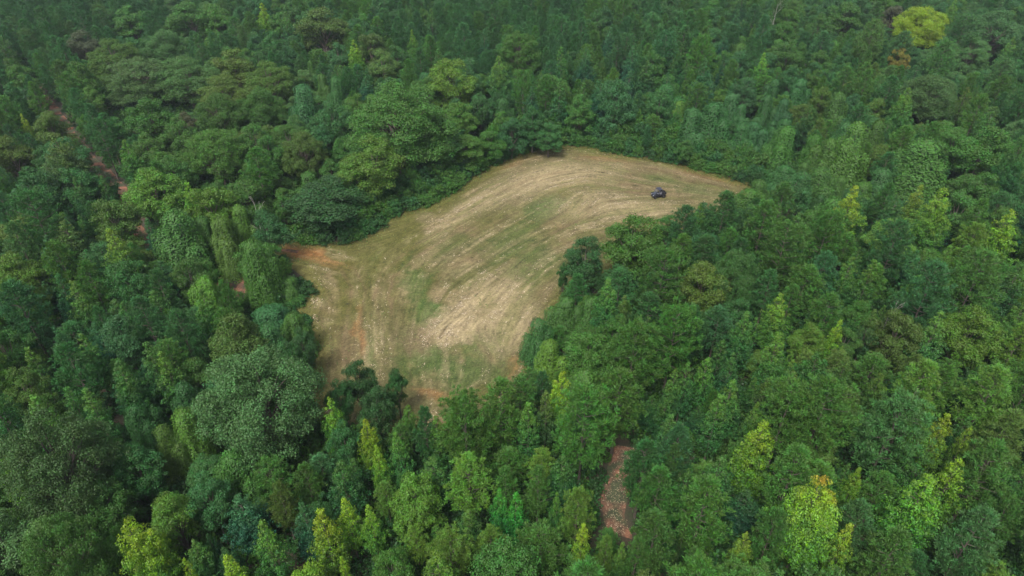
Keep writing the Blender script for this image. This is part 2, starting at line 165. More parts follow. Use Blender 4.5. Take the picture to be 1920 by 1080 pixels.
VG2,58.8,125.5,5.8,2.0,263;BD5,50.9,125.5,3.6,2.0,197;KO5,-41.7,125.8,12.0,4.5,75;BG7,-11.8,125.8,2.4,1.8,176;BT1,52.5,126.0,4.6,1.8,209;HT3,-93.7,126.0,8.4,2.6,290
BG8,-14.4,126.1,4.6,2.5,29;HG5,101.9,126.5,10.8,3.4,294;VG3,63.4,126.6,10.3,3.2,136;BD7,55.3,126.7,6.4,3.1,149;BG3,-13.6,126.7,3.8,1.9,29;BD9,-16.1,126.9,7.4,2.7,295
HG8,-48.9,127.0,10.5,2.9,307;BG8,-16.5,127.2,6.1,3.1,2;HO1,74.0,127.2,8.7,2.7,253;HG2,-66.0,127.4,7.4,2.8,285;BG7,-10.9,127.6,3.1,1.8,293;BG6,-15.5,127.7,5.4,2.3,173
BD8,49.9,127.9,3.6,1.9,245;PG5,83.8,128.5,13.0,2.9,295;BG4,-12.7,128.5,4.7,1.9,157;SG2,94.9,128.5,9.0,1.8,352;PT9,-82.2,128.7,13.5,2.8,307;PT3,-99.4,129.1,10.3,2.2,18
HG3,-74.2,129.2,9.6,3.6,71;BT2,51.0,129.3,4.1,1.9,266;BT8,-9.5,129.4,2.3,1.3,219;BD6,47.5,129.5,2.8,1.6,270;BG6,-14.6,129.5,7.4,2.3,72;VG4,61.4,129.7,9.9,2.9,73
HT2,98.9,129.8,7.4,2.3,300;HG0,90.0,129.8,11.4,3.5,126;HG2,-17.0,130.0,13.0,5.8,283;SB6,108.6,130.1,8.3,1.5,72;BG4,46.7,130.1,3.5,1.6,51;HG6,-35.0,130.5,8.8,2.4,268
BT9,-11.6,130.8,4.0,2.2,251;PT0,105.6,130.8,11.6,2.3,57;HG3,-52.6,130.8,11.2,3.5,276;SO3,76.9,130.9,7.4,1.7,269;PT4,-109.4,131.0,10.8,2.2,298;ST4,70.1,131.1,6.3,2.6,310
BG7,52.6,131.3,6.2,2.7,76;BG3,48.9,131.3,4.9,2.1,270;VG2,56.2,131.6,10.9,3.6,152;BG8,-13.2,131.8,6.2,2.2,76;HT7,-39.1,131.9,10.7,2.8,153;BG2,44.9,132.0,3.0,2.1,286
BT3,48.3,132.1,5.3,2.5,224;HT9,-96.0,132.1,7.2,3.2,23;PG2,80.8,132.4,10.5,2.9,141;BT4,-8.0,132.5,2.9,2.0,152;BG7,50.1,132.7,6.4,2.1,125;PT9,-100.3,132.8,8.8,2.3,196
SG7,84.9,132.8,11.7,2.0,74;HG3,-68.7,133.0,11.7,3.6,69;BG9,42.7,133.2,2.6,1.6,104;BG3,46.1,133.5,4.1,2.2,109;BG7,49.4,133.5,7.2,2.4,297;BT4,-9.7,133.6,5.6,2.2,126
SG9,98.1,133.7,14.4,2.4,235;KG0,-46.5,133.7,10.0,5.1,274;HG5,-10.0,133.7,8.0,4.2,215;BG9,-6.8,133.8,3.5,1.6,51;VT4,66.9,133.9,5.2,1.9,159;PT0,107.5,134.0,11.7,2.5,241
PT9,-104.7,134.1,10.2,2.2,274;HT0,102.2,134.2,7.3,2.4,23;BG3,-6.3,134.3,3.4,1.4,65;HG2,-62.4,134.6,7.6,3.0,37;BG4,40.4,134.7,2.7,1.5,153;BG5,-11.4,134.7,5.5,2.3,355
BT2,43.8,134.9,4.7,1.7,333;VT9,52.0,135.1,5.0,1.9,344;BG2,47.4,135.1,5.1,2.4,278;HT3,-80.6,135.1,6.5,2.4,68;BG6,-8.9,135.2,3.9,2.4,85;BG6,39.7,135.5,3.3,1.9,329
BG5,-8.3,135.6,3.7,2.1,273;PT2,-85.0,135.7,11.9,2.6,117;VT1,70.3,135.9,10.0,3.0,109;HO2,-57.3,136.4,7.2,3.9,152;BD2,-10.9,136.5,7.5,3.1,253;PG2,-107.7,136.8,12.5,2.7,86
BG7,41.9,136.9,4.2,2.6,5;HO2,-51.9,136.9,8.5,2.5,11;BG1,45.2,137.0,6.3,2.6,311;HT5,-38.0,137.0,13.7,3.8,292;BG1,-10.4,137.0,7.6,3.0,26;HG6,92.1,137.2,9.4,3.6,268
BT6,40.9,137.2,5.7,2.1,36;VG0,77.7,137.3,9.7,2.8,317;HG3,-4.6,137.4,7.0,3.7,309;BT8,36.0,137.5,3.6,1.6,206;BG0,-4.4,137.5,3.2,2.1,279;VT9,-31.8,137.5,6.5,2.5,285
VG2,57.5,137.6,7.6,3.1,176;PO3,65.4,137.6,10.0,2.2,337;HO1,-98.3,138.0,11.3,3.4,153;PG1,84.7,138.0,8.2,2.4,146;BT7,34.6,138.1,2.7,1.5,200;BG4,42.9,138.2,6.4,2.2,133
VT9,49.3,138.3,8.8,3.2,32;HB4,108.3,138.3,9.8,3.0,274;PT9,-88.9,138.3,13.0,2.7,120;BG3,-5.7,138.7,4.6,1.9,131;BG1,41.9,138.8,6.3,2.1,358;PT4,73.8,138.9,12.5,2.4,174
BG8,32.4,139.1,3.7,1.4,288;SG2,113.3,139.2,8.5,1.6,277;BT3,-2.6,139.5,3.8,2.1,341;BD3,37.0,139.5,5.2,2.2,213;HT6,0.0,139.9,9.0,3.1,102;SG8,81.3,140.0,9.1,1.7,306
BT2,35.6,140.1,5.4,1.9,47;PG0,99.2,140.1,14.3,3.0,178;PG6,68.5,140.1,8.6,2.2,345;BD7,31.3,140.1,2.6,2.1,48;BG5,-7.3,140.2,4.8,2.3,39;HG3,-69.4,140.3,5.5,3.0,357
SY6,-105.3,140.3,9.9,1.4,124;BT2,-1.4,140.4,3.0,1.6,134;VG1,-28.9,140.7,5.6,2.3,258;BG4,-4.0,140.7,3.6,1.9,216;HB6,-62.3,140.8,5.0,2.7,308;ST0,95.2,140.8,8.1,2.2,234
HT9,8.1,140.8,8.0,3.1,236;VT3,60.0,140.8,5.8,2.0,215;VT6,38.9,140.9,11.0,3.7,325;BG6,28.2,140.9,2.8,1.4,81;HG4,-78.2,141.0,13.3,4.9,297;BD1,33.6,141.5,4.2,2.5,101
BD2,-0.1,141.5,2.4,1.6,209;VG2,-42.4,141.7,6.4,2.3,223;BT5,26.1,141.8,3.6,1.7,149;HG4,-51.7,141.8,6.4,3.1,316;BT8,38.1,141.8,6.1,3.1,136;VT7,43.5,141.9,11.8,4.3,14
SG9,64.1,142.0,11.6,2.2,82;BD7,-3.1,142.0,4.1,2.3,173;BG6,-5.5,142.1,5.4,2.2,127;BG9,32.3,142.1,4.2,2.5,202;BG6,36.8,142.4,7.4,3.0,263;HB6,-57.5,142.5,5.8,3.2,252
HT7,-36.1,142.5,9.4,2.5,358;BG5,23.7,142.6,3.7,1.7,131;HG7,-17.8,142.7,9.3,3.4,312;HT4,4.6,142.7,10.9,3.1,184;ST9,74.8,142.7,12.1,2.4,61;BG1,28.8,142.9,4.3,1.7,191
BT9,1.8,143.0,3.4,1.8,282;BG3,-4.4,143.2,7.4,2.1,85;BD9,-1.3,143.3,5.0,1.9,61;HT6,49.0,143.4,6.7,2.6,5;BG5,2.9,143.4,3.5,1.4,77;BG0,34.6,143.5,5.7,3.0,339
BT9,33.0,143.5,6.1,2.0,131;BT6,26.6,143.6,3.6,1.6,354;VG0,-45.9,143.8,5.1,1.7,326;PT5,111.5,143.9,16.9,3.8,321;VT3,53.9,144.0,6.7,3.0,306;BG5,21.9,144.1,3.0,2.1,256
BT1,20.8,144.5,3.5,1.7,37;BT8,0.6,144.7,4.3,2.0,10;BG1,24.4,144.7,5.0,2.2,289;SG2,71.3,144.8,7.5,1.9,84;HT6,79.6,144.8,7.5,4.0,105;BD5,4.4,144.8,3.2,1.9,156
VT3,61.1,145.0,7.0,2.8,63;PG4,-112.0,145.2,12.0,2.6,4;VT9,-22.2,145.2,5.8,2.2,201;PO1,92.2,145.2,5.4,2.5,61;BG6,-2.7,145.3,6.5,2.7,292;SL3,86.2,145.3,14.1,3.0,229
SG2,36.7,145.3,10.1,1.7,194;BD2,29.6,145.5,7.5,2.9,312;BG0,23.0,145.6,5.7,2.0,343;BG4,1.4,145.6,5.0,2.5,272;VO4,65.0,145.6,6.5,2.2,247;BG6,8.2,145.7,2.4,1.4,311
HG0,-11.4,145.9,10.5,3.2,93;VG4,-32.0,145.9,6.1,2.3,131;KG1,-65.6,146.0,12.0,5.1,194;SO9,99.5,146.1,13.9,2.4,148;BG9,27.5,146.1,6.1,2.8,334;BT5,22.1,146.1,5.8,1.8,30
BG2,18.3,146.2,3.0,1.7,235;BG6,-0.5,146.3,7.1,2.1,334;HR3,-73.6,146.4,7.5,2.9,67;BG7,9.4,146.4,2.7,1.7,98;PG4,31.8,146.6,7.2,2.2,48;BG6,15.4,146.8,2.4,1.8,62
VG1,40.7,146.9,5.3,2.0,215;BG5,3.7,147.0,4.9,2.5,280;HB6,-81.9,147.0,6.4,2.8,206;BG8,25.1,147.0,7.0,3.0,302;BG5,11.0,147.1,2.4,1.8,29;BT2,14.4,147.1,3.8,1.9,150
BG8,24.2,147.1,5.1,2.0,238;VG2,44.1,147.2,6.8,2.3,58;BT9,0.2,147.3,6.4,2.8,315;HG9,-2.3,147.6,7.6,2.3,72;HT4,-44.2,147.6,6.4,3.3,161;BT3,23.3,147.7,6.3,2.0,100
PT8,-117.0,147.7,13.0,2.9,263;VT5,-25.9,147.8,7.8,2.7,52;BT0,7.4,147.9,3.8,2.0,228;BT8,18.6,148.1,4.1,1.7,177;BG2,8.8,148.1,5.4,1.6,337;HG4,-91.1,148.4,5.7,3.1,70
HB1,107.9,148.6,8.7,2.7,357;VL9,37.7,148.7,4.9,1.9,45;HG4,15.5,148.7,11.0,3.2,118;HG7,-16.0,148.8,7.3,3.0,338;BG2,15.8,148.8,5.1,2.0,67;SO4,93.9,148.8,4.8,1.8,36
HG8,-20.9,148.8,7.4,2.7,258;VT3,59.9,148.9,4.9,1.9,74;BG0,3.0,149.0,7.0,2.8,242;VT9,56.2,149.0,5.8,2.7,232;BG1,10.3,149.0,5.4,2.1,206;HR1,-85.7,149.3,5.2,2.5,120
BG6,14.8,149.4,3.7,2.5,37;VG0,-37.8,149.5,8.5,3.0,87;VT0,52.2,149.5,8.7,2.2,103;PG7,117.2,149.8,13.8,2.5,33;PO7,66.4,149.9,8.4,2.6,282;BG7,6.6,150.2,6.8,2.6,330
VT4,-30.8,150.2,5.3,1.9,319;BT6,19.1,150.4,6.5,2.3,281;HO1,83.5,150.6,9.6,2.4,115;HT1,-11.9,150.8,8.5,2.7,38;BD8,7.8,150.9,7.7,3.1,101;BG6,9.6,150.9,7.2,2.2,106
BD8,16.2,150.9,6.6,2.3,98;ST6,4.4,151.0,12.0,2.3,192;KG1,-57.7,151.1,12.0,5.2,78;BG7,15.2,151.1,5.0,2.3,317;HT8,-7.3,151.3,10.1,2.8,58;SG8,10.8,151.3,13.8,2.8,212
VT8,62.4,151.5,9.2,2.5,142;VT7,-0.1,151.6,4.6,1.9,149;VG9,-42.6,151.7,4.6,1.7,83;HT0,33.9,151.8,11.1,3.3,187;VG6,74.8,152.0,10.4,3.3,303;PG4,42.4,152.1,12.5,2.7,206
HG1,-83.2,152.2,4.3,2.4,108;VT2,55.0,152.3,4.3,1.6,335;HG2,-24.6,152.5,6.2,2.9,228;VT6,58.9,152.9,9.5,2.6,248;PG3,-109.6,153.3,12.4,2.6,102;VT5,26.6,153.3,7.2,3.0,336
HG4,-36.1,153.6,9.7,2.7,352;ST2,20.2,153.6,12.9,2.1,267;HT0,-18.0,153.6,5.8,3.2,179;PT8,86.6,153.7,13.6,3.1,144;ST6,120.8,154.5,11.1,2.2,102;VT4,-2.2,154.8,8.1,2.9,194
SG3,16.6,154.9,11.7,2.1,75;VT6,51.4,155.1,9.1,3.3,64;VL4,39.6,155.3,7.2,2.5,17;HG8,-98.4,155.3,10.1,3.0,89;VG5,62.2,155.3,5.4,1.8,192;PG1,-102.9,156.2,13.6,2.7,190
HT3,-114.1,156.4,9.3,2.5,191;PG7,8.0,156.5,12.8,2.4,90;HT6,81.4,156.6,8.4,2.6,191;SG6,89.6,156.7,9.7,2.0,70;HT8,-29.1,157.0,11.6,3.1,347;VT5,-7.8,157.0,8.2,3.6,221
PG4,2.7,157.2,13.7,2.5,113;HG6,-55.6,157.4,5.2,2.6,234;HO0,73.4,157.5,9.9,2.6,177;PG7,114.9,157.7,12.4,2.3,304;ST3,20.2,158.6,10.8,2.3,188;VG9,-39.1,158.7,6.7,3.0,298
HT9,55.7,159.7,11.0,3.0,6;ST4,45.2,160.3,15.8,2.8,95;VT5,37.1,160.3,9.5,3.9,103;HT2,-3.7,160.3,7.2,2.5,245;HB6,122.3,160.3,8.2,2.5,124;PG9,84.2,160.4,12.9,2.8,198
VG4,-34.0,160.4,7.0,2.9,44;HB1,-51.8,160.4,6.9,2.8,79;HG8,60.7,160.5,6.5,3.1,280;PT1,-125.8,160.6,12.7,2.4,143;KG2,-21.0,161.1,11.0,4.5,37;HL1,-14.8,161.2,15.0,5.4,232
HG9,-47.0,161.3,5.9,3.2,174;VT7,69.3,161.4,10.3,3.2,62;SG8,88.6,161.6,11.3,2.0,310;VG8,77.6,161.8,5.8,2.0,131;HG2,-103.8,162.0,13.6,3.7,317;HG1,9.5,162.1,11.2,3.6,356
VT1,-7.5,162.5,5.9,2.2,167;HG1,117.8,162.6,9.7,2.8,161;HT4,102.1,163.3,11.2,3.2,251;HT3,-28.3,163.4,9.1,2.7,345;SG3,23.4,164.3,10.2,1.9,188;PG7,81.1,164.6,12.2,2.7,178
VT6,-43.2,164.9,9.7,2.8,186;SG4,6.3,164.9,9.2,1.8,300;VT7,64.5,164.9,9.0,2.4,107;SG2,32.7,165.0,13.6,2.8,96;PG5,94.4,165.1,12.3,2.3,339;ST3,38.0,165.1,10.7,1.9,318
ST3,28.7,165.2,11.0,2.3,335;HB2,106.9,165.2,8.5,2.6,251;KG9,-71.0,165.2,7.4,3.8,215;ST4,129.9,165.3,10.3,1.9,145;VG7,42.8,166.3,4.8,1.9,348;PG8,86.4,166.5,12.6,2.5,73
ST2,-36.4,166.9,8.7,2.3,287;SG7,1.0,167.3,10.5,2.0,44;HT7,-10.7,167.3,10.7,3.0,194;PT7,-127.3,167.4,13.3,2.7,178;PT9,-106.4,167.7,13.6,2.5,5;KB6,-66.6,167.9,5.5,2.4,168
SB4,99.9,167.9,12.5,2.5,166;PT4,9.6,168.0,12.4,2.4,60;KN8,-92.7,168.0,13.0,8.5,142;KB7,-80.9,168.0,13.0,7.8,270;VT4,58.9,168.0,8.4,4.0,231;HG0,-122.7,168.7,11.4,3.2,102
PG7,-111.9,168.7,12.5,2.7,353;HT2,69.8,168.9,10.4,2.9,331;VG9,39.1,169.2,8.8,3.4,4;VG2,-47.7,169.3,8.9,2.3,223;PT7,-28.8,169.7,7.4,2.6,122;HT6,-3.2,170.6,9.7,2.9,196
VG5,-14.8,170.6,8.1,2.8,190;VT7,-21.8,170.6,8.7,3.4,210;PB4,122.9,170.7,12.3,2.8,193;PG7,-33.1,170.8,6.9,2.6,60;PG1,117.2,171.0,8.6,2.5,98;VT5,49.6,171.1,8.4,2.8,302
PG1,64.3,171.2,7.8,2.7,46;PT3,-129.1,171.3,13.5,2.7,301;SG4,-44.1,171.3,10.5,2.5,3;PB5,95.4,171.5,10.2,2.5,48;HT7,127.3,172.7,11.0,3.3,92;HO9,-70.5,173.2,13.7,5.2,48
SG8,44.4,173.3,11.8,2.1,53;SG8,67.9,173.3,9.3,1.9,296;PG5,61.1,173.9,8.5,2.5,4;SG8,12.4,174.5,14.0,2.6,80;ST1,18.8,174.6,13.9,2.9,40;VG0,72.7,174.7,5.0,1.7,309
HG4,35.8,174.7,13.0,3.6,211;ST3,121.8,174.9,7.6,1.9,137;HT6,-10.9,175.0,11.0,3.1,158;PB4,109.4,175.1,15.4,3.2,175;PT9,-39.9,175.2,9.3,2.7,334;ST6,30.5,175.2,13.8,2.8,123
PT6,-23.4,175.5,13.3,2.7,119;PT0,-49.1,176.2,9.2,2.8,280;PT8,-135.5,176.3,13.6,2.9,130;HO8,-33.4,176.6,11.9,3.8,137;PG0,-2.8,176.6,7.4,2.8,333;SJ5,64.6,176.6,11.9,2.1,263
SG9,41.7,176.8,10.1,1.9,50;HB5,116.1,177.0,7.0,2.9,139;SG5,-44.4,177.0,8.6,2.7,45;PG4,48.6,177.2,16.1,3.0,305;SG2,131.0,177.5,15.7,2.8,240;HG0,-77.2,177.7,10.5,3.2,202
SG2,7.8,177.9,7.1,1.9,193;VG2,27.3,177.9,5.9,2.0,247;VT4,-14.6,177.9,6.4,2.3,82;SB0,103.4,178.1,8.0,2.2,60;VT1,-8.3,178.2,5.6,2.0,186;ST6,55.3,178.3,10.7,2.0,216
HG4,-86.8,178.8,7.0,3.4,221;HG0,82.5,178.8,8.7,2.8,294;HR2,-94.7,179.0,7.0,3.6,195;HT6,59.4,179.0,11.5,3.2,126;HB3,-55.5,180.0,6.1,3.2,153;ST4,31.1,180.0,11.4,2.0,237
SG8,-19.2,180.0,11.9,2.4,306;PT5,-116.6,180.1,14.4,2.9,359;SG1,76.4,180.1,6.9,2.1,250;HT5,-66.8,180.2,10.9,2.9,283;SG2,44.1,180.6,12.9,2.3,275;PT9,-135.5,181.1,12.2,2.6,357
HT3,127.8,181.1,5.8,3.2,309;HT1,67.9,181.5,10.3,3.3,152;PG5,35.6,181.5,12.7,2.8,201;PG7,49.3,181.7,11.7,2.6,246;HT6,-30.4,182.2,12.1,3.3,350;HG1,101.5,182.2,6.9,3.3,71
PG0,-40.0,182.4,7.3,2.7,138;HG9,-74.5,182.5,11.6,3.6,188;ST6,-48.8,182.6,6.5,2.0,190;PB9,-82.6,183.3,14.5,2.7,342;VT3,90.4,183.7,5.8,2.2,169;PT4,40.6,183.7,15.2,3.2,78
VG8,-54.1,183.7,7.7,1.7,317;PG3,-21.6,183.8,14.1,2.9,85;HG5,82.6,184.3,10.3,2.9,159;HG5,56.9,185.0,9.9,2.9,253;PT9,28.2,185.1,13.8,2.6,356;VT8,93.5,185.6,5.5,2.1,330
PB8,-136.2,185.6,13.2,2.9,167;SY7,-42.3,185.7,12.5,2.3,288;HT8,-47.0,186.7,11.1,3.2,216;PT5,-35.3,187.0,6.6,2.8,269;PB1,-118.5,187.3,6.7,3.1,333;HG0,-72.1,187.5,9.7,2.8,67
PT7,-76.9,188.2,13.9,2.7,184;PB1,105.7,188.2,14.0,3.1,63;PT7,84.0,188.6,13.8,2.8,175;PT4,31.1,188.7,13.3,2.9,87;HT9,-67.2,188.8,11.2,3.0,113;PB9,97.1,189.0,16.4,3.7,263
PT2,-124.1,189.4,12.4,2.6,41;PT0,36.7,189.4,13.4,2.9,264;HB7,116.0,189.5,8.9,3.3,150;SL7,136.1,189.6,12.2,2.2,264;PG5,-26.4,190.2,8.6,2.7,149;PT8,46.8,190.3,14.8,3.1,75
KB6,126.2,190.4,12.0,5.5,241;HG0,140.3,190.5,5.6,3.1,255;PG7,-53.4,191.0,8.4,2.9,119;HT2,-1.3,191.3,11.9,3.6,254;HO6,-39.1,191.7,12.5,4.2,52;VG4,63.2,192.0,9.8,3.8,31
HT4,-104.5,192.1,11.4,3.4,247;VT0,74.9,192.3,8.1,3.1,76;PT8,-13.2,192.7,14.8,3.2,350;PB8,123.6,193.1,16.9,4.7,231;PT7,-139.9,193.1,14.2,2.9,282;HT9,86.1,193.3,11.8,3.4,179
PB0,100.7,193.3,13.9,3.0,188;SB7,147.1,193.5,11.2,2.1,208;ST3,-7.6,193.5,13.2,2.4,326;SB0,114.8,193.7,7.4,2.0,18;PG9,-23.0,193.7,11.3,3.1,102;KB7,-97.0,193.9,13.0,6.5,85
HG9,-46.0,194.2,7.4,3.5,332;HB3,-145.8,194.5,11.3,3.4,9;ST1,27.5,196.0,12.7,2.3,0;PT9,130.5,196.5,5.5,2.9,87;VG6,90.9,196.6,9.1,3.6,214;ST5,59.7,196.6,11.5,2.2,290
HB3,118.4,197.0,6.3,3.4,154;PT3,49.3,197.2,16.7,3.7,233;SB2,147.4,197.2,11.4,2.2,124;HG4,100.8,198.4,11.7,3.4,108;SJ5,-28.3,198.5,11.6,1.9,268;PT5,-117.5,198.6,12.6,2.8,71
PT5,-14.0,198.9,13.4,2.8,108;PG7,-43.7,198.9,12.7,2.7,215;HT4,-68.4,199.2,11.1,3.2,332;PT2,-137.9,199.5,14.0,2.9,224;PT4,14.1,200.4,14.4,2.8,157;SG1,86.1,200.8,13.1,2.2,195
PT6,71.6,200.9,14.8,2.8,261;PT5,35.1,201.1,13.6,2.8,151;HT0,43.5,201.4,10.5,3.3,134;HT7,-104.7,201.5,8.8,3.1,178;VG2,77.2,201.8,8.1,2.9,217;PT6,-146.1,202.0,16.5,3.0,12
PT6,-133.7,202.7,16.7,3.0,110;PT3,20.0,203.0,13.5,3.0,16;SB6,149.7,203.0,15.0,3.0,121;VG8,89.5,203.1,6.4,2.3,6;HT1,58.9,203.7,10.6,3.1,149;HG6,-87.2,203.9,8.7,3.0,241
ST9,28.5,204.6,11.0,2.2,73;VG6,67.5,205.2,8.0,2.7,12;ST4,93.4,205.2,9.1,2.2,263;PB8,-80.8,205.6,13.1,2.8,231;PT9,41.0,205.7,13.7,2.8,315;PT9,-124.8,205.9,15.0,3.1,169
PG0,-39.4,206.5,13.0,2.9,202;HT4,-115.4,206.6,7.4,3.7,151;PT2,15.8,206.8,12.9,2.8,104;HT0,-45.7,208.8,12.0,3.5,77;HG7,90.9,209.3,12.7,3.4,169;SG8,58.5,210.0,11.2,2.2,75
PB0,-121.5,210.1,14.4,3.2,102;PT1,71.5,210.5,15.4,3.0,239;HG5,81.5,210.6,10.7,3.1,171;SG5,-66.8,210.6,13.5,2.7,227;VG5,86.5,210.9,6.3,2.1,4;HT7,-154.0,211.5,11.6,3.7,249
PT9,-5.2,212.5,15.0,3.0,358;HT6,50.1,212.9,13.2,4.1,336;VT7,94.0,213.4,7.6,3.1,214;SG5,-24.2,214.0,13.6,2.8,130;PT0,-54.4,214.1,15.6,3.0,55;ST9,138.7,214.2,13.6,2.3,306
HT8,42.5,214.3,11.9,3.6,151;HG9,-115.3,214.7,13.9,5.3,122;KG1,132.0,214.9,7.9,3.5,144;ST0,68.0,215.1,12.9,2.5,116;PT1,-38.6,215.1,13.2,2.9,244;HG9,-70.8,216.1,11.8,3.7,63
HG9,-44.8,216.5,11.4,3.6,169;ST3,-59.0,216.9,13.8,2.4,80;HT0,116.2,217.0,7.0,3.6,19;HG7,-98.4,217.5,14.1,5.6,89;HT8,26.1,217.8,11.8,3.4,35;PG4,34.1,218.3,15.8,3.3,342
HG1,-91.5,219.3,13.4,4.9,311;HT5,-63.7,219.5,11.5,3.4,226;PT3,-133.9,219.6,15.6,3.4,280;HG0,103.0,220.8,13.8,5.3,195;HG6,85.8,221.3,11.7,3.2,354;HT0,64.3,221.4,12.2,3.6,40
VT5,91.4,222.5,5.7,2.1,139;SL3,136.9,222.6,14.1,3.0,335;HR6,119.4,223.2,12.1,3.9,63;HB9,-69.4,223.8,12.8,3.5,137;KT8,147.7,225.4,11.0,4.2,40;HT3,97.5,225.5,10.7,3.3,74
HG0,-96.0,226.1,12.0,3.8,235;HT5,109.8,226.2,13.9,3.8,353;SG5,90.8,226.6,12.9,2.4,244;ST4,-58.1,227.0,13.3,2.7,320;HT7,50.4,227.0,13.8,4.3,315;ST1,-43.8,227.1,12.6,2.5,348
ST1,72.6,227.7,15.0,2.6,111;SB9,154.9,227.7,13.8,2.4,44;PT4,-6.6,227.8,15.6,3.0,335;HT5,140.0,228.4,13.1,3.5,192;HG2,64.8,230.1,12.1,3.5,83;HT1,103.7,231.6,13.9,4.5,226
HG8,167.4,232.0,11.5,3.5,250;HT9,-121.7,232.4,12.1,3.7,293;HT9,-81.8,233.0,13.8,3.6,52;HT3,137.8,234.2,11.8,3.4,357;SG5,60.1,234.6,13.4,2.5,331;PT2,20.7,236.0,15.9,3.3,130
PT5,6.3,236.5,14.0,3.1,304;PT5,-126.6,237.1,16.6,3.6,317;SB1,134.2,237.9,14.9,2.9,185;ST5,55.3,238.5,15.9,2.7,347;HT2,169.2,239.0,11.8,3.8,258;PT6,69.2,239.4,15.4,3.2,83
VG9,83.8,242.1,6.0,2.1,325;PT8,14.9,242.1,16.7,3.6,293;HT9,-127.3,242.8,11.7,3.7,134;VG3,79.0,243.3,8.8,3.2,252;HT2,41.7,244.2,13.1,4.2,257;PB6,136.3,244.4,16.1,3.2,352
HT9,165.0,244.6,12.2,3.6,59;HT3,-43.4,244.8,12.0,3.7,227;VG8,107.9,245.8,6.4,2.3,265;HB5,-120.1,246.9,12.8,3.8,218;KT3,153.4,247.1,12.5,5.1,233;HG0,49.7,248.5,13.2,4.2,193
SG4,37.5,248.7,13.9,2.6,65;ST9,181.1,249.1,14.8,2.9,92;PT1,-82.2,249.6,16.2,3.5,32;HT9,-31.4,249.7,13.5,4.3,35;HT9,74.4,250.5,11.8,3.8,48;ST7,176.6,250.5,17.1,3.0,71
PT3,141.9,250.6,15.4,3.4,337;VT4,105.3,252.2,7.3,2.7,158;PB8,-184.8,252.7,16.4,3.7,247;HB9,-77.9,253.7,13.7,3.9,202;HT5,-132.6,253.9,13.8,4.2,26;HT4,-24.1,254.0,11.4,3.7,347
VG9,89.0,254.2,8.6,3.3,272;HB7,158.0,255.1,13.0,4.0,6;HT1,-110.0,256.4,12.0,3.7,342;HT7,120.6,256.4,13.9,3.8,176;HG1,165.6,257.4,13.8,4.2,223;VT8,99.7,259.5,10.2,3.5,248
HG3,123.6,262.4,13.4,4.1,195;HB5,143.5,263.1,12.5,3.7,79;HG5,-60.1,263.4,11.7,3.7,321;PG9,74.5,265.3,16.1,3.6,13;VT2,106.6,267.0,6.7,2.5,69;ST4,-50.6,267.2,14.2,2.8,326
ST3,-62.9,268.3,17.0,3.1,290;HB0,-143.9,269.4,12.1,3.8,71;ST1,130.2,273.7,13.6,2.8,271;KG1,178.7,274.0,15.4,5.9,69;KB9,142.3,274.6,9.8,3.8,282;HB4,-124.8,276.7,13.9,4.0,345
HB1,-144.1,276.9,14.0,4.6,156;HB7,155.3,277.0,13.8,4.3,281;HT5,187.9,281.8,13.7,3.9,339;HT6,-148.4,283.0,14.2,4.5,142;HT3,27.9,284.0,13.1,4.0,316"""
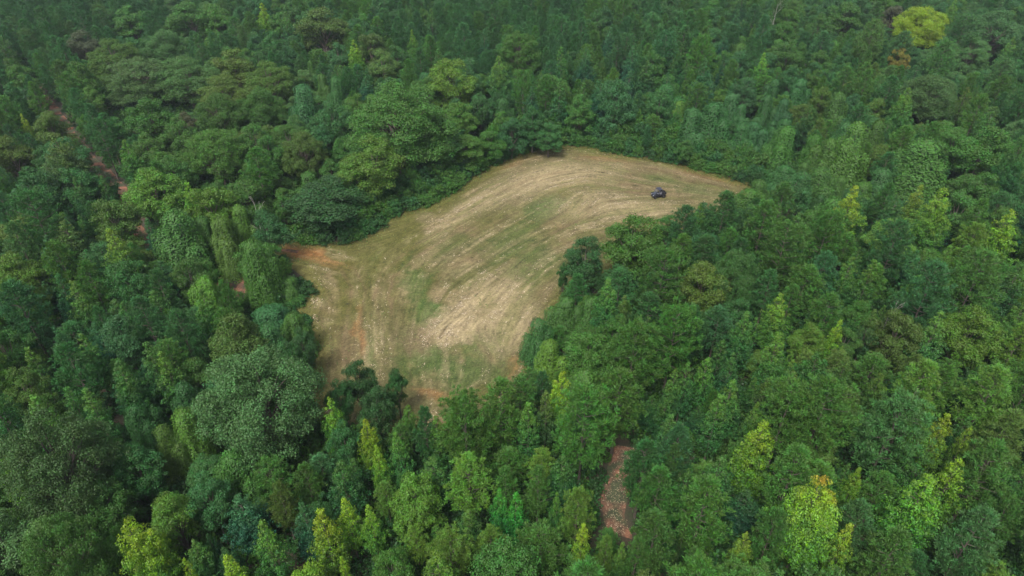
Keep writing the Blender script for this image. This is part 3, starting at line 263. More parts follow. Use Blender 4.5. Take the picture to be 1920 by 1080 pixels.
NAMED = [
    ('KG2,-39.9,35.5,15.0,3.7,194', 'the spreading oak in the lower left corner', 'spreading mid green oak with pale twigs in the lower left corner'),
    ('SY9,-34.2,36.8,13.8,2.9,142', 'the great yellow-green tulip tree', 'great yellow-green tulip tree near the bottom left'),
    ('SY8,-17.8,39.0,12.1,2.1,163', 'the full yellow-green poplar', 'full yellow-green poplar in the trio near the bottom edge'),
    ('SY3,6.8,39.2,9.7,1.3,205', 'the red-flecked yellow sapling', 'yellow-green sapling with red-flecked leaves below the clay gap'),
    ('SQ1,28.5,40.2,15.2,3.6,80', 'the orange-topped maple', 'big yellow-green maple whose top is turning orange, rising above dark pines'),
    ('SJ4,39.7,41.9,13.5,2.7,85', 'the broad lime poplar', 'broad lime-green poplar in front of the yellow-green poplar clump'),
    ('SE8,0.4,42.5,10.1,1.4,319', '', 'fresh bright green sweetgum, right top of a twin'),
    ('SE1,-1.3,43.2,9.6,1.3,118', 'the fresh green twin-topped sweetgum', 'fresh bright green sweetgum, left top of a twin'),
    ('HL4,-9.9,44.3,10.1,2.7,152', 'the pale green loose-crowned tree', 'pale green loose-crowned tree with forked limbs showing'),
    ('KN0,-46.2,45.6,17.0,5.3,160', 'the dusky olive oak', 'dusky olive oak with bare grey limbs at the left'),
    ('SY6,26.2,48.9,13.1,2.5,310', 'the lemon-green sweetgum', 'lemon-green cone-shaped sweetgum glowing among dark green neighbours'),
    ('PB7,40.8,50.3,15.0,4.0,7', 'the wide grey-green pine', 'wide grey-green pine with a flat feathery top, lower right'),
    ('PG2,-5.0,51.1,14.5,3.3,353', 'the dense pine at the field foot', 'dense dark-sided pine standing at the lower right foot of the field'),
    ('PG7,7.8,51.4,15.0,3.6,94', 'the big round-shouldered pine', 'big round-shouldered mid green pine beside the shady clay gap'),
    ('SY3,47.1,51.6,11.5,1.9,167', 'the tall yellow-green poplar', 'tallest yellow-green poplar of the bright clump near the lower right corner'),
    ('HO3,34.3,51.6,8.8,2.0,131', 'the pink-tipped tree', 'round green tree with a faded pinkish brown tip'),
    ('SY4,-16.1,52.0,10.4,1.5,168', 'the slim yellow-green spire', 'slim yellow-green spire just beyond the lower field edge'),
    ('KB4,-28.1,55.0,17.0,6.6,352', 'the great water oak', 'great grey-green water oak with a broad feathery dome beside the field'),
    ('SJ9,-20.7,55.2,10.5,1.6,73', 'the lime spire at the field foot', 'narrow lime-green spire at the lower left foot of the field'),
    ('SY9,5.9,58.6,11.3,1.8,306', 'the pale yellow poplar', 'pale yellow-green poplar with ragged spire near the middle of the lower woods'),
    ('HD7,-14.4,61.9,8.2,1.5,132', 'the dark twin-tipped tree', 'dark green tree with twin tips poking over the bare field'),
    ('PG3,15.1,63.7,14.0,4.0,8', 'the wide soft-topped pine', 'wide soft-topped pine below the bright conical poplar'),
    ('HL2,39.5,70.0,8.9,2.0,210', 'the light green round tree', 'light green broadleaf beside a slim bright poplar'),
    ('SJ7,36.0,73.3,11.7,2.0,356', 'the bright spire below the silvery tree', 'bright green spire standing right of and below the silvery tree'),
    ('KB7,32.4,82.0,13.0,3.6,74', 'the silvery blue-green tree', 'silvery blue-green tree in the woods right of the field'),
    ('VG5,-38.8,86.2,12.0,2.7,157', 'the vine-draped column by the field', 'vine-draped column standing by the field entrance'),
    ('SM0,-59.9,87.3,13.3,2.7,21', 'the yellow-tipped poplar', 'yellow-tipped poplar beside the shaded bend of the clay track'),
    ('HD8,8.1,88.6,6.0,0.9,25', '', 'little dark leaning sapling left of the lone upright tree'),
    ('HD0,11.5,89.7,10.0,3.0,341', 'the lone dark tree', 'lone dark upright tree standing out from the right field edge'),
    ('HG5,19.2,92.0,12.5,4.2,302', 'the leafy green tree', 'leafy deep green tree on the right edge of the field'),
    ('SY9,77.3,92.2,13.8,2.8,42', 'the yellow poplar at the right edge', 'tall yellow-green poplar leaning toward the right edge'),
    ('VG9,-53.7,94.7,12.1,4.6,181', 'the vine-wrapped giant', 'tall vine-wrapped tree with a bulging green mantle above the track bend'),
    ('SM1,68.6,97.0,15.1,3.5,42', 'the mustard-green poplar', 'mustard-green poplar right of the narrow gap'),
    ('PD6,34.9,98.2,13.6,2.9,68', 'the dark pine at the field tip', 'dark pine standing over the right tip of the field'),
    ('SL7,31.5,100.2,10.4,1.5,304', 'the slim cone at the field tip', 'slim light green cone among dark pines at the right tip of the field'),
    ('SY0,56.5,100.6,13.5,2.7,110', 'the yellow poplar by the gap', 'yellow-green poplar standing by the narrow gap right of the field'),
    ('HL6,-51.0,101.5,12.6,4.3,47', 'the broad grass-green tree', 'broad grass-green tree with a lobed crown up the slope left of the field'),
    ('HL7,-63.2,107.2,12.7,4.4,242', 'the rounded tree beside the red track', 'rounded grass-green tree on the right bank of the red track'),
    ('HD6,-33.7,109.3,9.5,6.7,280', 'the round dark corner tree', 'round dark green tree on the upper left corner of the field'),
    ('SO1,-81.3,114.0,16.9,4.9,80', 'the ochre-topped sweetgum', 'ochre-topped sweetgum on the left bank of the red track'),
    ('SL4,-73.8,121.6,12.5,2.3,19', 'the bright cone by the red track', 'bright green cone-shaped tree on the right bank of the red track'),
    ('VG4,79.5,122.0,12.0,6.3,286', 'the dark-hollowed vine tree', 'broad vine-hung tree with a dark hollow under its skirts'),
    ('KG5,-58.6,125.5,13.0,6.3,352', 'the pale-tipped oak', 'dark oak with pale leaf tips in the upper left woods'),
    ('VG9,67.4,125.7,14.0,4.1,205', 'the vine-shrouded tower', 'tall vine-shrouded tree like a ragged tower right of the field'),
    ('KG0,-22.6,129.0,20.0,10.8,195', 'the giant oak above the field', 'giant spreading oak crowding the upper left edge of the field'),
    ('SL9,-14.0,138.4,13.0,2.8,316', 'the ridged green cone', 'ridged green cone rising right of the giant oak'),
    ('HT5,23.3,147.7,15.0,3.8,86', 'the grey-leafed tree', 'tall grey-green tree over the far edge of the field'),
    ('VT6,-48.1,153.4,11.8,4.3,186', 'the vine-buried mound', 'vine-buried mound in the hollow behind the giant oak'),
    ('KO4,-67.0,154.9,13.0,6.1,246', 'the mossy green oak', 'mossy green domed oak in the upper left woods'),
    ('KN4,97.9,157.1,13.0,6.3,0', 'the drab olive dome', 'drab olive dome among the far right trees'),
    ('SL3,-3.2,165.4,14.7,3.3,354', 'the light green far cone', 'light green cone above the far side of the field'),
    ('KO6,-59.3,165.5,13.0,6.3,252', 'the yellow-flecked dark oak', 'dark oak flecked with yellow behind the vine hollow'),
    ('KO0,-104.1,180.5,14.0,7.1,274', 'the olive-crowned oak', 'olive-crowned oak in the upper left woods'),
    ('KG2,2.1,184.6,15.0,5.9,186', 'the dark round oak beyond the field', 'dark round oak standing over the pines beyond the field'),
    ('HG3,74.0,185.1,12.1,4.0,317', 'the smooth round-headed tree', 'smooth round-headed green tree beyond the vine thicket'),
    ('HA0,105.4,187.1,10.1,2.6,105', 'the amber-crowned small tree', 'small amber-crowned tree in the far right woods'),
    ('HR2,-118.9,193.3,12.3,4.1,67', 'the grey-brown dying tree', 'grey-brown dying tree beside the olive-crowned oak'),
    ('KB0,140.8,205.0,15.0,8.3,31', 'the hazy grey oak', 'hazy grey-green oak in the far right corner'),
    ('HO7,-55.1,206.2,14.9,6.6,61', 'the tall fading olive tree', 'tall olive tree with a soft dome in the far woods'),
    ('KY1,122.0,210.5,15.0,7.4,331', 'the bright yellow dome', 'bright yellow-green domed tree in the far right woods'),
    ('SY9,-76.7,220.3,13.7,2.8,231', 'the yellow-topped poplar', 'yellow-topped poplar high in the far woods'),
]
FAR_TREES = """PB,113,221,13,2.9;PG,-10,214,13,2.9;PT,-178,248,17,3.2;PG,16,164,9,2.3;PT,-88,193,12,2.6;PO,91,171,11,2.4;PT,-12,187,12,2.6;PT,-99,150,12,2.1;PG,-26,186,10,2.6
PG,9,231,17,3.0;PT,64,186,13,2.5;PT,-137,209,13,2.8;PT,84,175,11,2.4;PT,-78,133,8,2.0;PT,-130,197,14,2.6;PT,-112,179,9,2.5;PT,-6,203,13,2.7;PT,-160,227,13,2.9
PG,-25,165,13,2.3;PT,-62,178,12,2.4;PB,117,184,10,2.5;PT,-146,263,16,3.3;PT,-124,227,16,2.9;PT,20,192,12,2.5;PT,-3,251,16,3.2;PG,-102,144,8,2.0;PG,85,227,16,2.9
PT,11,191,13,2.5;PT,32,170,13,2.3;PT,-109,190,14,2.5;PG,53,194,13,2.5;PG,-61,195,10,2.6;PT,-112,228,14,2.9;PG,-39,163,7,2.2;PG,12,156,11,2.1;PT,-111,134,9,1.9
PG,64,66,6,1.2;PT,35,209,13,2.7;PT,0,226,14,2.9;PT,-90,142,9,2.0;PT,-106,208,14,2.7;PG,24,97,8,1.5;PO,59,60,6,1.1;PT,-138,217,14,2.8;PO,-82,90,8,1.4
PG,56,174,11,2.3;PT,-26,29,14,2.9;PT,5,246,16,3.0;PT,-13,208,13,2.7;PT,-106,126,9,1.8;PT,-145,189,13,2.5;PG,41,90,7,1.4;PG,-73,257,16,3.1;PB,159,217,14,2.7
PT,-104,121,9,1.7;PG,-44,30,14,3.0;PT,7,190,12,2.5;PD,14,84,7,1.4;PT,64,203,12,2.6;PG,-56,195,7,2.5;PB,-143,199,13,2.5;PT,2,196,12,2.5;PT,6,219,12,2.7
PT,18,196,12,2.5;PG,-68,229,14,2.8;PT,41,194,14,2.5;PT,11,267,15,3.2;PG,-51,112,7,1.6;PT,63,134,9,1.8;PT,-32,200,14,2.5;PG,24,95,7,1.4;PG,-1,200,13,2.5
PT,-167,263,16,3.1;PT,-39,200,12,2.5;PT,-22,189,13,2.4;PT,162,238,13,2.9;PT,25,239,14,2.9;PT,-29,204,12,2.5;PT,-110,195,10,2.5;PG,73,244,13,2.9;PG,65,159,7,2.1
PT,131,209,9,2.6;PT,-138,252,15,3.0;PT,-27,210,7,2.6;PB,-78,202,12,2.5;PG,-37,92,5,1.4;PT,-39,239,14,2.9;PT,103,142,9,1.9;PG,26,228,14,2.8;PT,-146,239,15,2.9
PG,-46,224,13,2.7;PT,35,186,12,2.3;PT,-154,243,14,2.9;PG,2,27,15,2.7;PT,-41,169,11,2.2;PT,18,230,14,2.8;PG,23,207,12,2.5;PT,158,236,14,2.8;PT,13,187,13,2.3
PT,-93,267,15,3.1;PT,-154,206,13,2.5;PG,-44,85,6,1.3;PG,154,204,13,2.5;PG,60,222,12,2.7;PT,201,277,16,3.2;PG,88,141,7,1.9;PT,-149,218,14,2.6;PT,143,195,4,2.4
PT,-131,247,15,2.9;PT,-150,260,14,3.0;PT,-170,229,14,2.7;PT,-133,192,12,2.4;PB,-90,226,14,2.7;PT,-189,272,14,3.1;PT,44,268,17,3.1;PT,9,185,11,2.3;PT,1,212,12,2.5
PT,-129,186,10,2.3;PG,-81,219,12,2.6;PT,-120,204,14,2.5;PT,88,176,11,2.2;PT,45,231,15,2.7;PT,-55,119,4,1.6;PG,-110,174,4,2.2;PT,-108,162,10,2.1;PB,-138,264,16,3.0
PT,88,267,15,3.1;PT,-144,211,13,2.5;PT,91,117,7,1.6;PT,-17,224,12,2.7;PT,-105,236,13,2.8;PT,-23,225,12,2.7;PT,-112,203,8,2.5;PT,65,236,14,2.8;PB,-136,196,13,2.4
PT,14,233,14,2.7;PT,-117,163,10,2.1;PG,19,168,8,2.1;PT,-117,174,11,2.1;PG,117,270,14,3.1;PT,-2,242,14,2.8;PL,25,169,11,2.1;PT,136,180,12,2.2;PG,-50,215,12,2.5
PG,-90,100,8,1.4;PT,45,224,14,2.6;PG,56,233,14,2.7;PG,-55,107,8,1.5;PT,-122,184,11,2.2;PG,-78,264,14,3.0;PG,-125,182,11,2.2;PT,96,144,7,1.8;PG,-80,270,14,3.0
PT,-16,217,14,2.5;PT,-144,223,12,2.6;PT,5,226,12,2.6;PT,127,201,12,2.4;PT,-87,231,13,2.7;PG,-139,179,12,2.2;PB,-172,251,14,2.9;PT,-19,193,12,2.3;PT,-151,222,13,2.6
PT,-13,213,12,2.5;PT,40,198,11,2.3;PG,143,183,12,2.2;PG,57,217,13,2.5;PG,45,169,10,2.1;PT,-65,242,15,2.7;PG,74,132,7,1.7;PG,81,250,13,2.8;PT,103,174,10,2.1
PG,110,212,9,2.5;PT,-128,164,10,2.0;PG,-59,239,15,2.7;PG,32,73,6,1.1;PT,-82,192,12,2.3;PT,-142,206,12,2.4;PT,-125,173,9,2.1;PT,23,265,13,2.9;PT,-6,182,11,2.2
PT,-79,278,16,3.1;PG,20,187,11,2.2;PT,6,208,12,2.4;PB,-95,237,13,2.7;PT,-155,273,14,3.0;PG,94,182,11,2.1;PB,-132,211,11,2.4;PT,-2,222,12,2.5;PB,-155,250,14,2.8
PO,-102,127,8,1.6;PT,-33,217,12,2.5;PT,22,278,14,3.0;PG,129,250,14,2.8;PT,13,220,12,2.5;PT,42,253,15,2.8;PT,-177,256,13,2.8;PT,-172,233,14,2.6;PT,34,206,13,2.3
PG,-13,204,11,2.3;PT,-106,188,10,2.2;PT,-174,245,14,2.7;PT,-128,258,13,2.8;PG,-20,228,12,2.6;PG,23,197,12,2.3;PT,-165,239,13,2.6;PT,-42,212,12,2.4;PB,-129,224,12,2.5
PG,38,217,11,2.4;PG,35,275,13,3.0;PT,108,195,10,2.2;PT,-64,230,12,2.6;PG,77,229,13,2.5;PT,-60,251,13,2.7;PT,67,189,11,2.2;PG,-51,220,11,2.5;PT,-54,263,13,2.8
PB,-178,267,14,2.9;PG,-54,239,12,2.6;PT,-169,243,12,2.7;PT,-5,218,11,2.4;PT,105,197,10,2.2;PG,60,51,16,3.3;PL,-64,69,6,1.1;PT,-139,237,12,2.6;PT,-19,221,13,2.4
PB,-150,199,12,2.2;PG,-38,28,12,2.6;PT,-145,185,10,2.1;PT,113,152,10,1.8;PG,-2,232,12,2.5;PT,-3,272,14,2.9;PT,2,202,12,2.3;PT,13,213,12,2.4;PT,-31,231,13,2.5
PL,71,82,6,1.2;PT,12,252,12,2.7;PT,-30,264,14,2.8;PT,14,260,13,2.8;PT,-5,197,12,2.2;PT,47,255,12,2.7;PT,-32,166,9,1.9;PG,7,200,12,2.2;PG,-91,239,14,2.6
PT,-6,208,11,2.3;PT,30,155,9,1.8;PT,-43,257,13,2.7;PT,-138,231,12,2.5;PT,-44,250,13,2.7;PT,-160,221,11,2.4;PT,-185,276,14,2.9;PT,-121,238,13,2.5;PB,-200,276,15,2.9
PT,-109,244,12,2.6;PT,-46,181,7,2.0;PB,114,183,10,2.1;PT,79,233,14,2.5;PB,-165,246,12,2.6;PT,-113,153,9,1.8;PT,-168,258,14,2.7;PT,78,282,14,2.9;PT,-101,208,7,2.3
PT,26,158,9,1.8;PT,-76,192,11,2.1;PT,-150,226,11,2.4;PT,-122,177,9,2.0;PT,-57,189,9,2.1;PT,53,185,9,2.1;PT,-13,229,13,2.4;PB,-129,189,10,2.1;PG,-7,260,14,2.7
PT,-3,246,12,2.6;PG,70,256,14,2.7;PG,29,240,12,2.5;PT,-133,241,12,2.5;PT,-91,230,12,2.4;PG,77,167,9,1.9;PT,-39,211,12,2.3;PT,-25,198,10,2.1;PG,-22,246,12,2.6
PG,105,153,10,1.7;PT,-10,183,9,2.0;PB,52,39,15,2.8;PG,125,158,9,1.8;PB,-129,193,10,2.1;PG,19,82,6,1.1;PT,17,220,11,2.3;PT,-162,232,13,2.4;PT,-22,262,13,2.7
PT,-159,241,12,2.5;PT,12,247,14,2.5;PT,-126,212,12,2.2;PT,-9,201,10,2.1;PT,-119,160,9,1.8;PG,69,177,8,1.9;PB,-153,216,11,2.3;PT,-22,233,11,2.4;PT,-48,263,13,2.7
PT,-18,244,12,2.5;PG,-128,176,11,1.9;PT,-15,250,13,2.6;PT,73,170,9,1.9;PG,80,221,11,2.3;PT,97,180,10,2.0;PT,-71,269,14,2.7;PT,-32,240,13,2.5;PT,9,225,11,2.3
PT,4,259,14,2.6;PB,-136,213,12,2.2;PG,129,283,13,2.8;PT,-154,239,13,2.4;PB,-90,189,4,2.0;PT,-27,231,13,2.4;PT,-148,234,13,2.4;PT,141,186,9,2.0;PG,123,166,9,1.8
PT,22,253,13,2.6;PG,88,263,13,2.6;PG,148,284,14,2.8;PT,-154,262,12,2.6;PT,-13,246,12,2.5;PT,21,217,12,2.2;PG,-125,270,13,2.7;PG,-50,243,12,2.5;PG,51,266,14,2.7
PG,30,193,10,2.0;PB,-106,241,13,2.4;PT,-11,254,14,2.5;PG,-34,197,10,2.1;PG,-110,266,13,2.7;PT,2,231,13,2.4;PT,-67,286,14,2.8;PT,-90,132,6,1.5;PT,-35,225,10,2.3
PG,72,150,5,1.7;PT,91,250,12,2.5;PT,-159,237,12,2.4;PG,33,236,12,2.4;PT,119,266,14,2.6;PG,134,173,10,1.9;PB,-57,185,9,2.0;PG,-68,254,13,2.5;PT,115,235,12,2.4
PG,-117,153,9,1.7;PT,-48,253,11,2.5;PG,80,96,6,1.2;PT,62,246,12,2.5;PT,-121,155,8,1.7;PT,-104,171,5,1.8;PG,81,153,9,1.7;PT,10,283,14,2.7;PT,-82,180,9,1.9
PG,145,216,12,2.2;PT,-112,151,7,1.7;PG,72,178,8,1.9;PT,68,233,12,2.3;PT,-29,218,12,2.2;PT,107,153,8,1.7;PG,63,214,11,2.2;PT,14,182,10,1.9;PT,1,252,13,2.5
PT,44,237,11,2.4;PT,74,260,13,2.5;PT,24,260,12,2.5;PG,126,167,8,1.8;PT,-109,140,8,1.6;PT,-132,169,9,1.8;PT,64,209,11,2.1;PT,120,188,8,1.9;PG,-38,281,13,2.7
PT,65,261,12,2.5;PT,128,234,11,2.3;PT,-124,196,11,2.0;PT,-103,268,13,2.6;PT,10,272,13,2.6;PT,-174,239,12,2.3;PT,-121,150,9,1.6;PG,168,270,12,2.6;PT,-110,275,13,2.6
PG,-25,205,8,2.1;PT,-60,243,11,2.4;PT,-38,94,4,1.2;PT,-142,243,13,2.4;PG,-63,225,11,2.2;PT,-177,275,13,2.6;PT,-179,261,14,2.5;PG,113,166,9,1.7;PG,-33,286,12,2.7
PT,13,277,12,2.6;PG,122,272,13,2.6;PG,100,207,9,2.1;PT,-112,187,9,1.9;PT,50,221,11,2.2;PT,-3,180,7,1.9;PB,-151,248,13,2.4;PG,-73,284,13,2.7;PT,-120,266,12,2.5
PT,-20,206,11,2.0;PT,-189,277,13,2.6;PT,-59,247,12,2.4;PT,15,269,14,2.5;PT,-18,200,10,2.0;PT,-134,172,8,1.8;PG,-39,263,11,2.5;PT,-118,227,12,2.2;PG,128,270,12,2.5
PT,-115,143,8,1.5;PT,-130,162,9,1.7;PT,60,240,13,2.3;PB,170,262,13,2.5;PT,-145,232,11,2.2;PT,30,209,10,2.0;PG,-39,276,12,2.6;PT,-189,265,12,2.5;PT,23,211,11,2.0
PT,-119,167,9,1.7;PT,30,141,7,1.5;PT,92,271,12,2.5;PG,-107,171,5,1.7;PT,-194,276,12,2.5;PT,-155,226,10,2.2;PT,2,215,11,2.1;PT,-157,277,12,2.6;PG,37,231,12,2.2
PB,-100,204,8,2.0;PT,27,235,11,2.2;PT,19,226,12,2.1;PT,-23,219,10,2.1;PG,19,274,13,2.5;PB,-134,234,12,2.2;PG,-57,199,6,2.0;PT,-160,263,13,2.4;PG,-21,198,9,1.9
PT,-128,251,12,2.3;PG,-44,264,12,2.4;PG,44,249,12,2.3;PT,-164,255,13,2.4;PT,-193,284,12,2.6;PG,25,162,9,1.6;PG,-56,282,13,2.6;PO,16,28,11,2.2;PG,-62,279,12,2.5
PT,18,210,10,2.0;PT,-26,264,11,2.4;PB,-131,266,13,2.4;PT,-7,189,9,1.8;PT,-106,277,14,2.5;PT,-141,261,11,2.4;PT,-163,265,12,2.4;PT,-15,236,11,2.2;PT,-24,228,11,2.1
PG,126,160,9,1.6;PB,124,183,5,1.8;PG,-48,239,11,2.2;PT,40,259,12,2.4;PT,-66,260,12,2.4;PT,-138,223,11,2.1;PT,-141,234,11,2.2;PT,-178,252,12,2.3;PT,111,154,8,1.5
PT,-63,185,9,1.8;PT,87,208,9,2.0;PG,47,220,11,2.0;PT,9,241,11,2.2;PT,-166,234,10,2.1;PT,-84,140,5,1.4;PG,89,190,9,1.8;PT,-85,142,4,1.5;PT,-71,205,9,1.9
PT,-136,228,9,2.1;PT,-111,139,8,1.4;PB,-109,207,7,1.9;PT,9,197,10,1.8;PT,67,244,11,2.2;PG,39,179,8,1.7;PT,116,147,8,1.5;PT,-27,173,9,1.7;PG,-14,256,11,2.3
PT,-5,187,9,1.8;PB,124,199,6,1.9;PT,69,223,9,2.0;PT,-133,198,10,1.8;PT,109,182,9,1.7;PT,-130,272,12,2.4;PT,45,277,12,2.4;PT,78,210,9,1.9;PT,-104,251,10,2.2
PT,-74,208,9,1.9;PG,-43,276,11,2.4;PL,-22,27,11,2.1;PT,-116,160,9,1.5;PT,-11,271,13,2.4;PT,6,203,9,1.9;PT,-162,272,13,2.4;PT,-2,215,11,2.0;PT,-126,192,8,1.8
PB,-170,238,11,2.1;PT,-73,274,13,2.4;PG,83,247,11,2.2;PT,-120,220,11,2.0;PT,-139,274,13,2.4;PG,-40,225,10,2.0;PG,51,237,11,2.1;PT,-133,230,10,2.1;PG,108,257,11,2.2
PT,-140,203,9,1.8;PG,-61,275,13,2.4;PG,58,264,12,2.3;PT,97,254,10,2.2;PT,4,270,11,2.3;PT,163,226,11,2.0;PB,-123,222,9,2.0;PG,-27,278,13,2.4;PG,-95,271,12,2.3
PT,91,164,8,1.5;PB,-126,186,9,1.7;PT,-12,267,10,2.3;PG,103,214,7,1.9;PT,-59,221,10,2.0;PT,136,184,8,1.7;PG,24,193,9,1.8;PT,133,185,7,1.7;PT,-140,184,9,1.7
PG,-46,202,8,1.8;PT,67,275,11,2.3;PT,-2,285,13,2.4;PT,-51,185,9,1.7;PG,-40,179,8,1.6;PT,37,204,9,1.8;PT,44,262,11,2.2;PG,-92,134,7,1.3;PT,-8,186,9,1.7
PT,-35,205,9,1.8;PT,-17,272,13,2.3;PB,141,178,8,1.6;PT,-1,281,12,2.4;PG,-29,177,7,1.6;PG,55,268,11,2.3;PT,6,215,10,1.9;PT,-20,175,7,1.6;PG,79,187,8,1.7
PT,4,276,12,2.3;PG,81,136,7,1.3;PT,-141,256,10,2.2;PT,138,282,13,2.3;PG,48,237,10,2.0;PT,11,203,10,1.8;PT,-103,140,6,1.3;PT,-115,151,7,1.4;PT,64,271,12,2.3
PT,-49,201,5,1.8;PG,91,275,12,2.3;PT,-149,274,12,2.3;PT,55,256,10,2.2;PG,68,227,10,1.9;PT,26,232,9,2.0;PT,-124,252,12,2.1;PG,115,224,10,1.9;PG,-17,261,10,2.2
PT,40,174,7,1.6;PB,-174,273,12,2.2;PG,-34,234,9,2.0;PG,41,228,10,1.9;PT,-177,282,13,2.3;PT,-39,254,11,2.1;PT,7,212,9,1.8;PT,-64,249,11,2.1;PT,-114,171,7,1.5
PT,-13,217,9,1.9;PT,-30,259,12,2.1;PT,131,228,9,1.9;PT,-27,282,12,2.3;PB,-129,203,9,1.7;PT,-116,224,10,1.9;PG,36,214,9,1.8;PT,-73,233,9,2.0;PG,-52,181,5,1.6
PT,2,238,9,2.0;PT,184,265,12,2.2;PT,4,192,9,1.7;PT,-192,280,12,2.3;PT,64,264,11,2.2;PT,28,268,10,2.2;PT,46,210,10,1.8;PG,63,198,8,1.7;PB,-85,217,10,1.8
PT,-116,221,9,1.9;PG,13,160,8,1.4;PT,-72,193,9,1.7;PT,-120,153,7,1.4;PG,-38,268,11,2.2;PT,-98,148,7,1.3;PT,70,278,10,2.2;PT,126,277,12,2.2;PT,-160,268,11,2.2
PT,-86,144,7,1.3;PT,-154,280,12,2.2;PG,131,262,11,2.1;PT,37,256,11,2.1;PG,60,215,9,1.8;PT,109,261,11,2.1;PT,-18,212,9,1.8;PG,83,198,8,1.7;PT,-135,249,10,2.0
PG,-34,190,7,1.6;PG,21,28,9,2.0;PT,-19,234,10,1.9;PB,-149,268,12,2.1;PG,61,218,9,1.8;PT,19,268,12,2.1;PT,-33,269,11,2.1;PB,-132,276,10,2.2;PG,-22,31,10,2.0
PT,-146,225,9,1.9;PT,-74,134,5,1.2;PT,-79,215,7,1.8;PT,-189,256,11,2.0;PG,108,278,10,2.2;PT,83,278,12,2.2;PT,-13,224,8,1.8;PB,177,255,11,2.0;PG,-130,165,8,1.4
PT,28,200,9,1.7;PT,-53,258,10,2.1;PG,103,271,11,2.1;PT,7,181,6,1.5;PB,131,266,9,2.1;PT,-127,195,8,1.6;PB,165,286,12,2.2;PT,-37,236,10,1.9;PB,-136,189,8,1.6
PB,-179,285,10,2.2;PG,-44,268,10,2.1;PG,104,123,6,1.1;PG,3,170,8,1.5;PT,-160,249,9,2.0;PT,47,207,9,1.7;PT,-116,202,8,1.7;PT,-110,142,7,1.3;PT,-104,197,9,1.6
PG,62,286,11,2.2;PG,-16,279,10,2.2;PG,185,262,11,2.1;PT,-171,256,10,2.0;PT,-19,28,10,1.9;PT,-174,266,10,2.1;PT,-58,269,9,2.1;PT,-103,146,6,1.3;PT,-56,219,10,1.8
PL,-65,62,15,2.7;PT,-22,285,11,2.2;PG,-65,265,11,2.1;PT,-37,252,10,2.0;PB,-105,244,10,1.9;PG,43,28,10,1.9;PT,-166,226,10,1.8;PT,-21,210,7,1.7;PG,-36,243,9,1.9
PT,-149,213,8,1.7;PG,6,27,10,1.8;PB,184,279,11,2.1;PT,-124,157,6,1.3;PT,-107,252,9,1.9;PT,-33,164,7,1.4;PT,-52,249,10,1.9;PT,55,245,9,1.9;PG,88,278,12,2.1
PT,80,265,10,2.0;PT,-156,267,11,2.0;PG,-52,253,10,1.9;PG,54,274,11,2.1;PT,-4,258,10,2.0;PT,33,213,9,1.7;PT,-199,286,12,2.2;PT,25,184,8,1.5;PG,-3,238,10,1.8
PT,-43,221,8,1.7;PG,-105,145,7,1.2;PT,-96,256,10,2.0;PT,16,223,10,1.7;PG,78,277,9,2.1;PT,-183,269,10,2.0;PG,148,256,10,2.0;PT,137,253,10,1.9;PG,-33,245,9,1.9
PT,181,258,10,2.0;PT,18,213,8,1.7;PT,52,255,10,1.9;PG,39,239,9,1.8;PT,-146,244,10,1.9;PT,-133,286,11,2.1;PT,-26,236,8,1.8;PT,-9,279,10,2.1;PT,12,207,9,1.6
PT,-144,183,8,1.5;PT,9,220,9,1.7;PB,-85,219,9,1.7;PB,-165,229,9,1.7;PT,26,273,11,2.0;PB,56,45,10,2.2;PT,-11,227,8,1.7;PB,-186,268,9,2.0;PG,41,27,8,1.8
PT,-154,200,8,1.5;PT,-197,283,11,2.1;PG,62,226,9,1.7;PT,-139,182,7,1.4;PG,-57,260,10,1.9;PG,-32,272,10,2.0;PT,-143,282,11,2.1;PG,116,263,10,1.9;PT,36,267,10,2.0
PG,141,217,8,1.6;PT,-140,213,8,1.6;PT,-14,181,6,1.4;PT,-68,263,9,1.9;PT,23,256,9,1.9;PG,165,236,9,1.8;PL,71,69,13,2.7;PT,41,263,10,1.9;PT,-114,251,9,1.8
PT,-203,283,10,2.0;PG,-11,180,7,1.4;PT,-121,198,8,1.5;PT,-102,242,9,1.8;PB,-135,268,9,1.9;PT,-170,267,10,1.9;PB,169,284,9,2.0;PG,74,219,8,1.6;PT,11,263,9,1.9
PT,24,203,8,1.5;PT,-131,206,8,1.5;PG,50,204,8,1.5;PT,-160,258,9,1.9;PG,-54,271,9,1.9;PT,30,245,9,1.8;PT,-7,245,9,1.8;PG,-71,279,9,2.0;PT,-2,205,7,1.5
PT,-118,235,9,1.7;PT,77,220,8,1.6;PT,-108,261,10,1.9;PG,55,220,8,1.6;PT,24,244,10,1.8;PT,-13,241,8,1.7;PT,4,286,9,2.0;PT,-174,262,10,1.9;PT,26,253,9,1.8
PT,-128,269,9,1.9;PB,-58,176,7,1.3;PT,138,240,9,1.7;PT,23,175,5,1.3;PT,-94,286,9,2.0;PT,17,177,7,1.3;PT,-17,238,9,1.7;PB,-181,279,10,1.9;PB,-155,221,9,1.6
PT,48,262,9,1.8;PT,-38,247,9,1.7;PG,78,82,14,2.9;PG,159,264,10,1.8;PT,49,272,9,1.9;PT,6,267,9,1.9;PT,-11,285,11,2.0;PG,90,215,8,1.6;PT,-87,235,9,1.7
PG,134,229,8,1.6;PG,74,285,10,2.0;PT,-178,240,9,1.7;PT,-126,265,9,1.8;PT,-5,233,9,1.6;PT,-175,270,9,1.9;PT,-55,275,10,1.9;PG,54,189,7,1.4;PT,26,250,8,1.7
PG,65,59,13,2.3;PT,-127,248,9,1.7;PT,-155,234,9,1.6;PT,-128,233,8,1.6;PT,28,257,9,1.8;PG,38,28,9,1.7;PG,107,237,9,1.6;PG,-24,249,8,1.7;PG,14,153,6,1.2
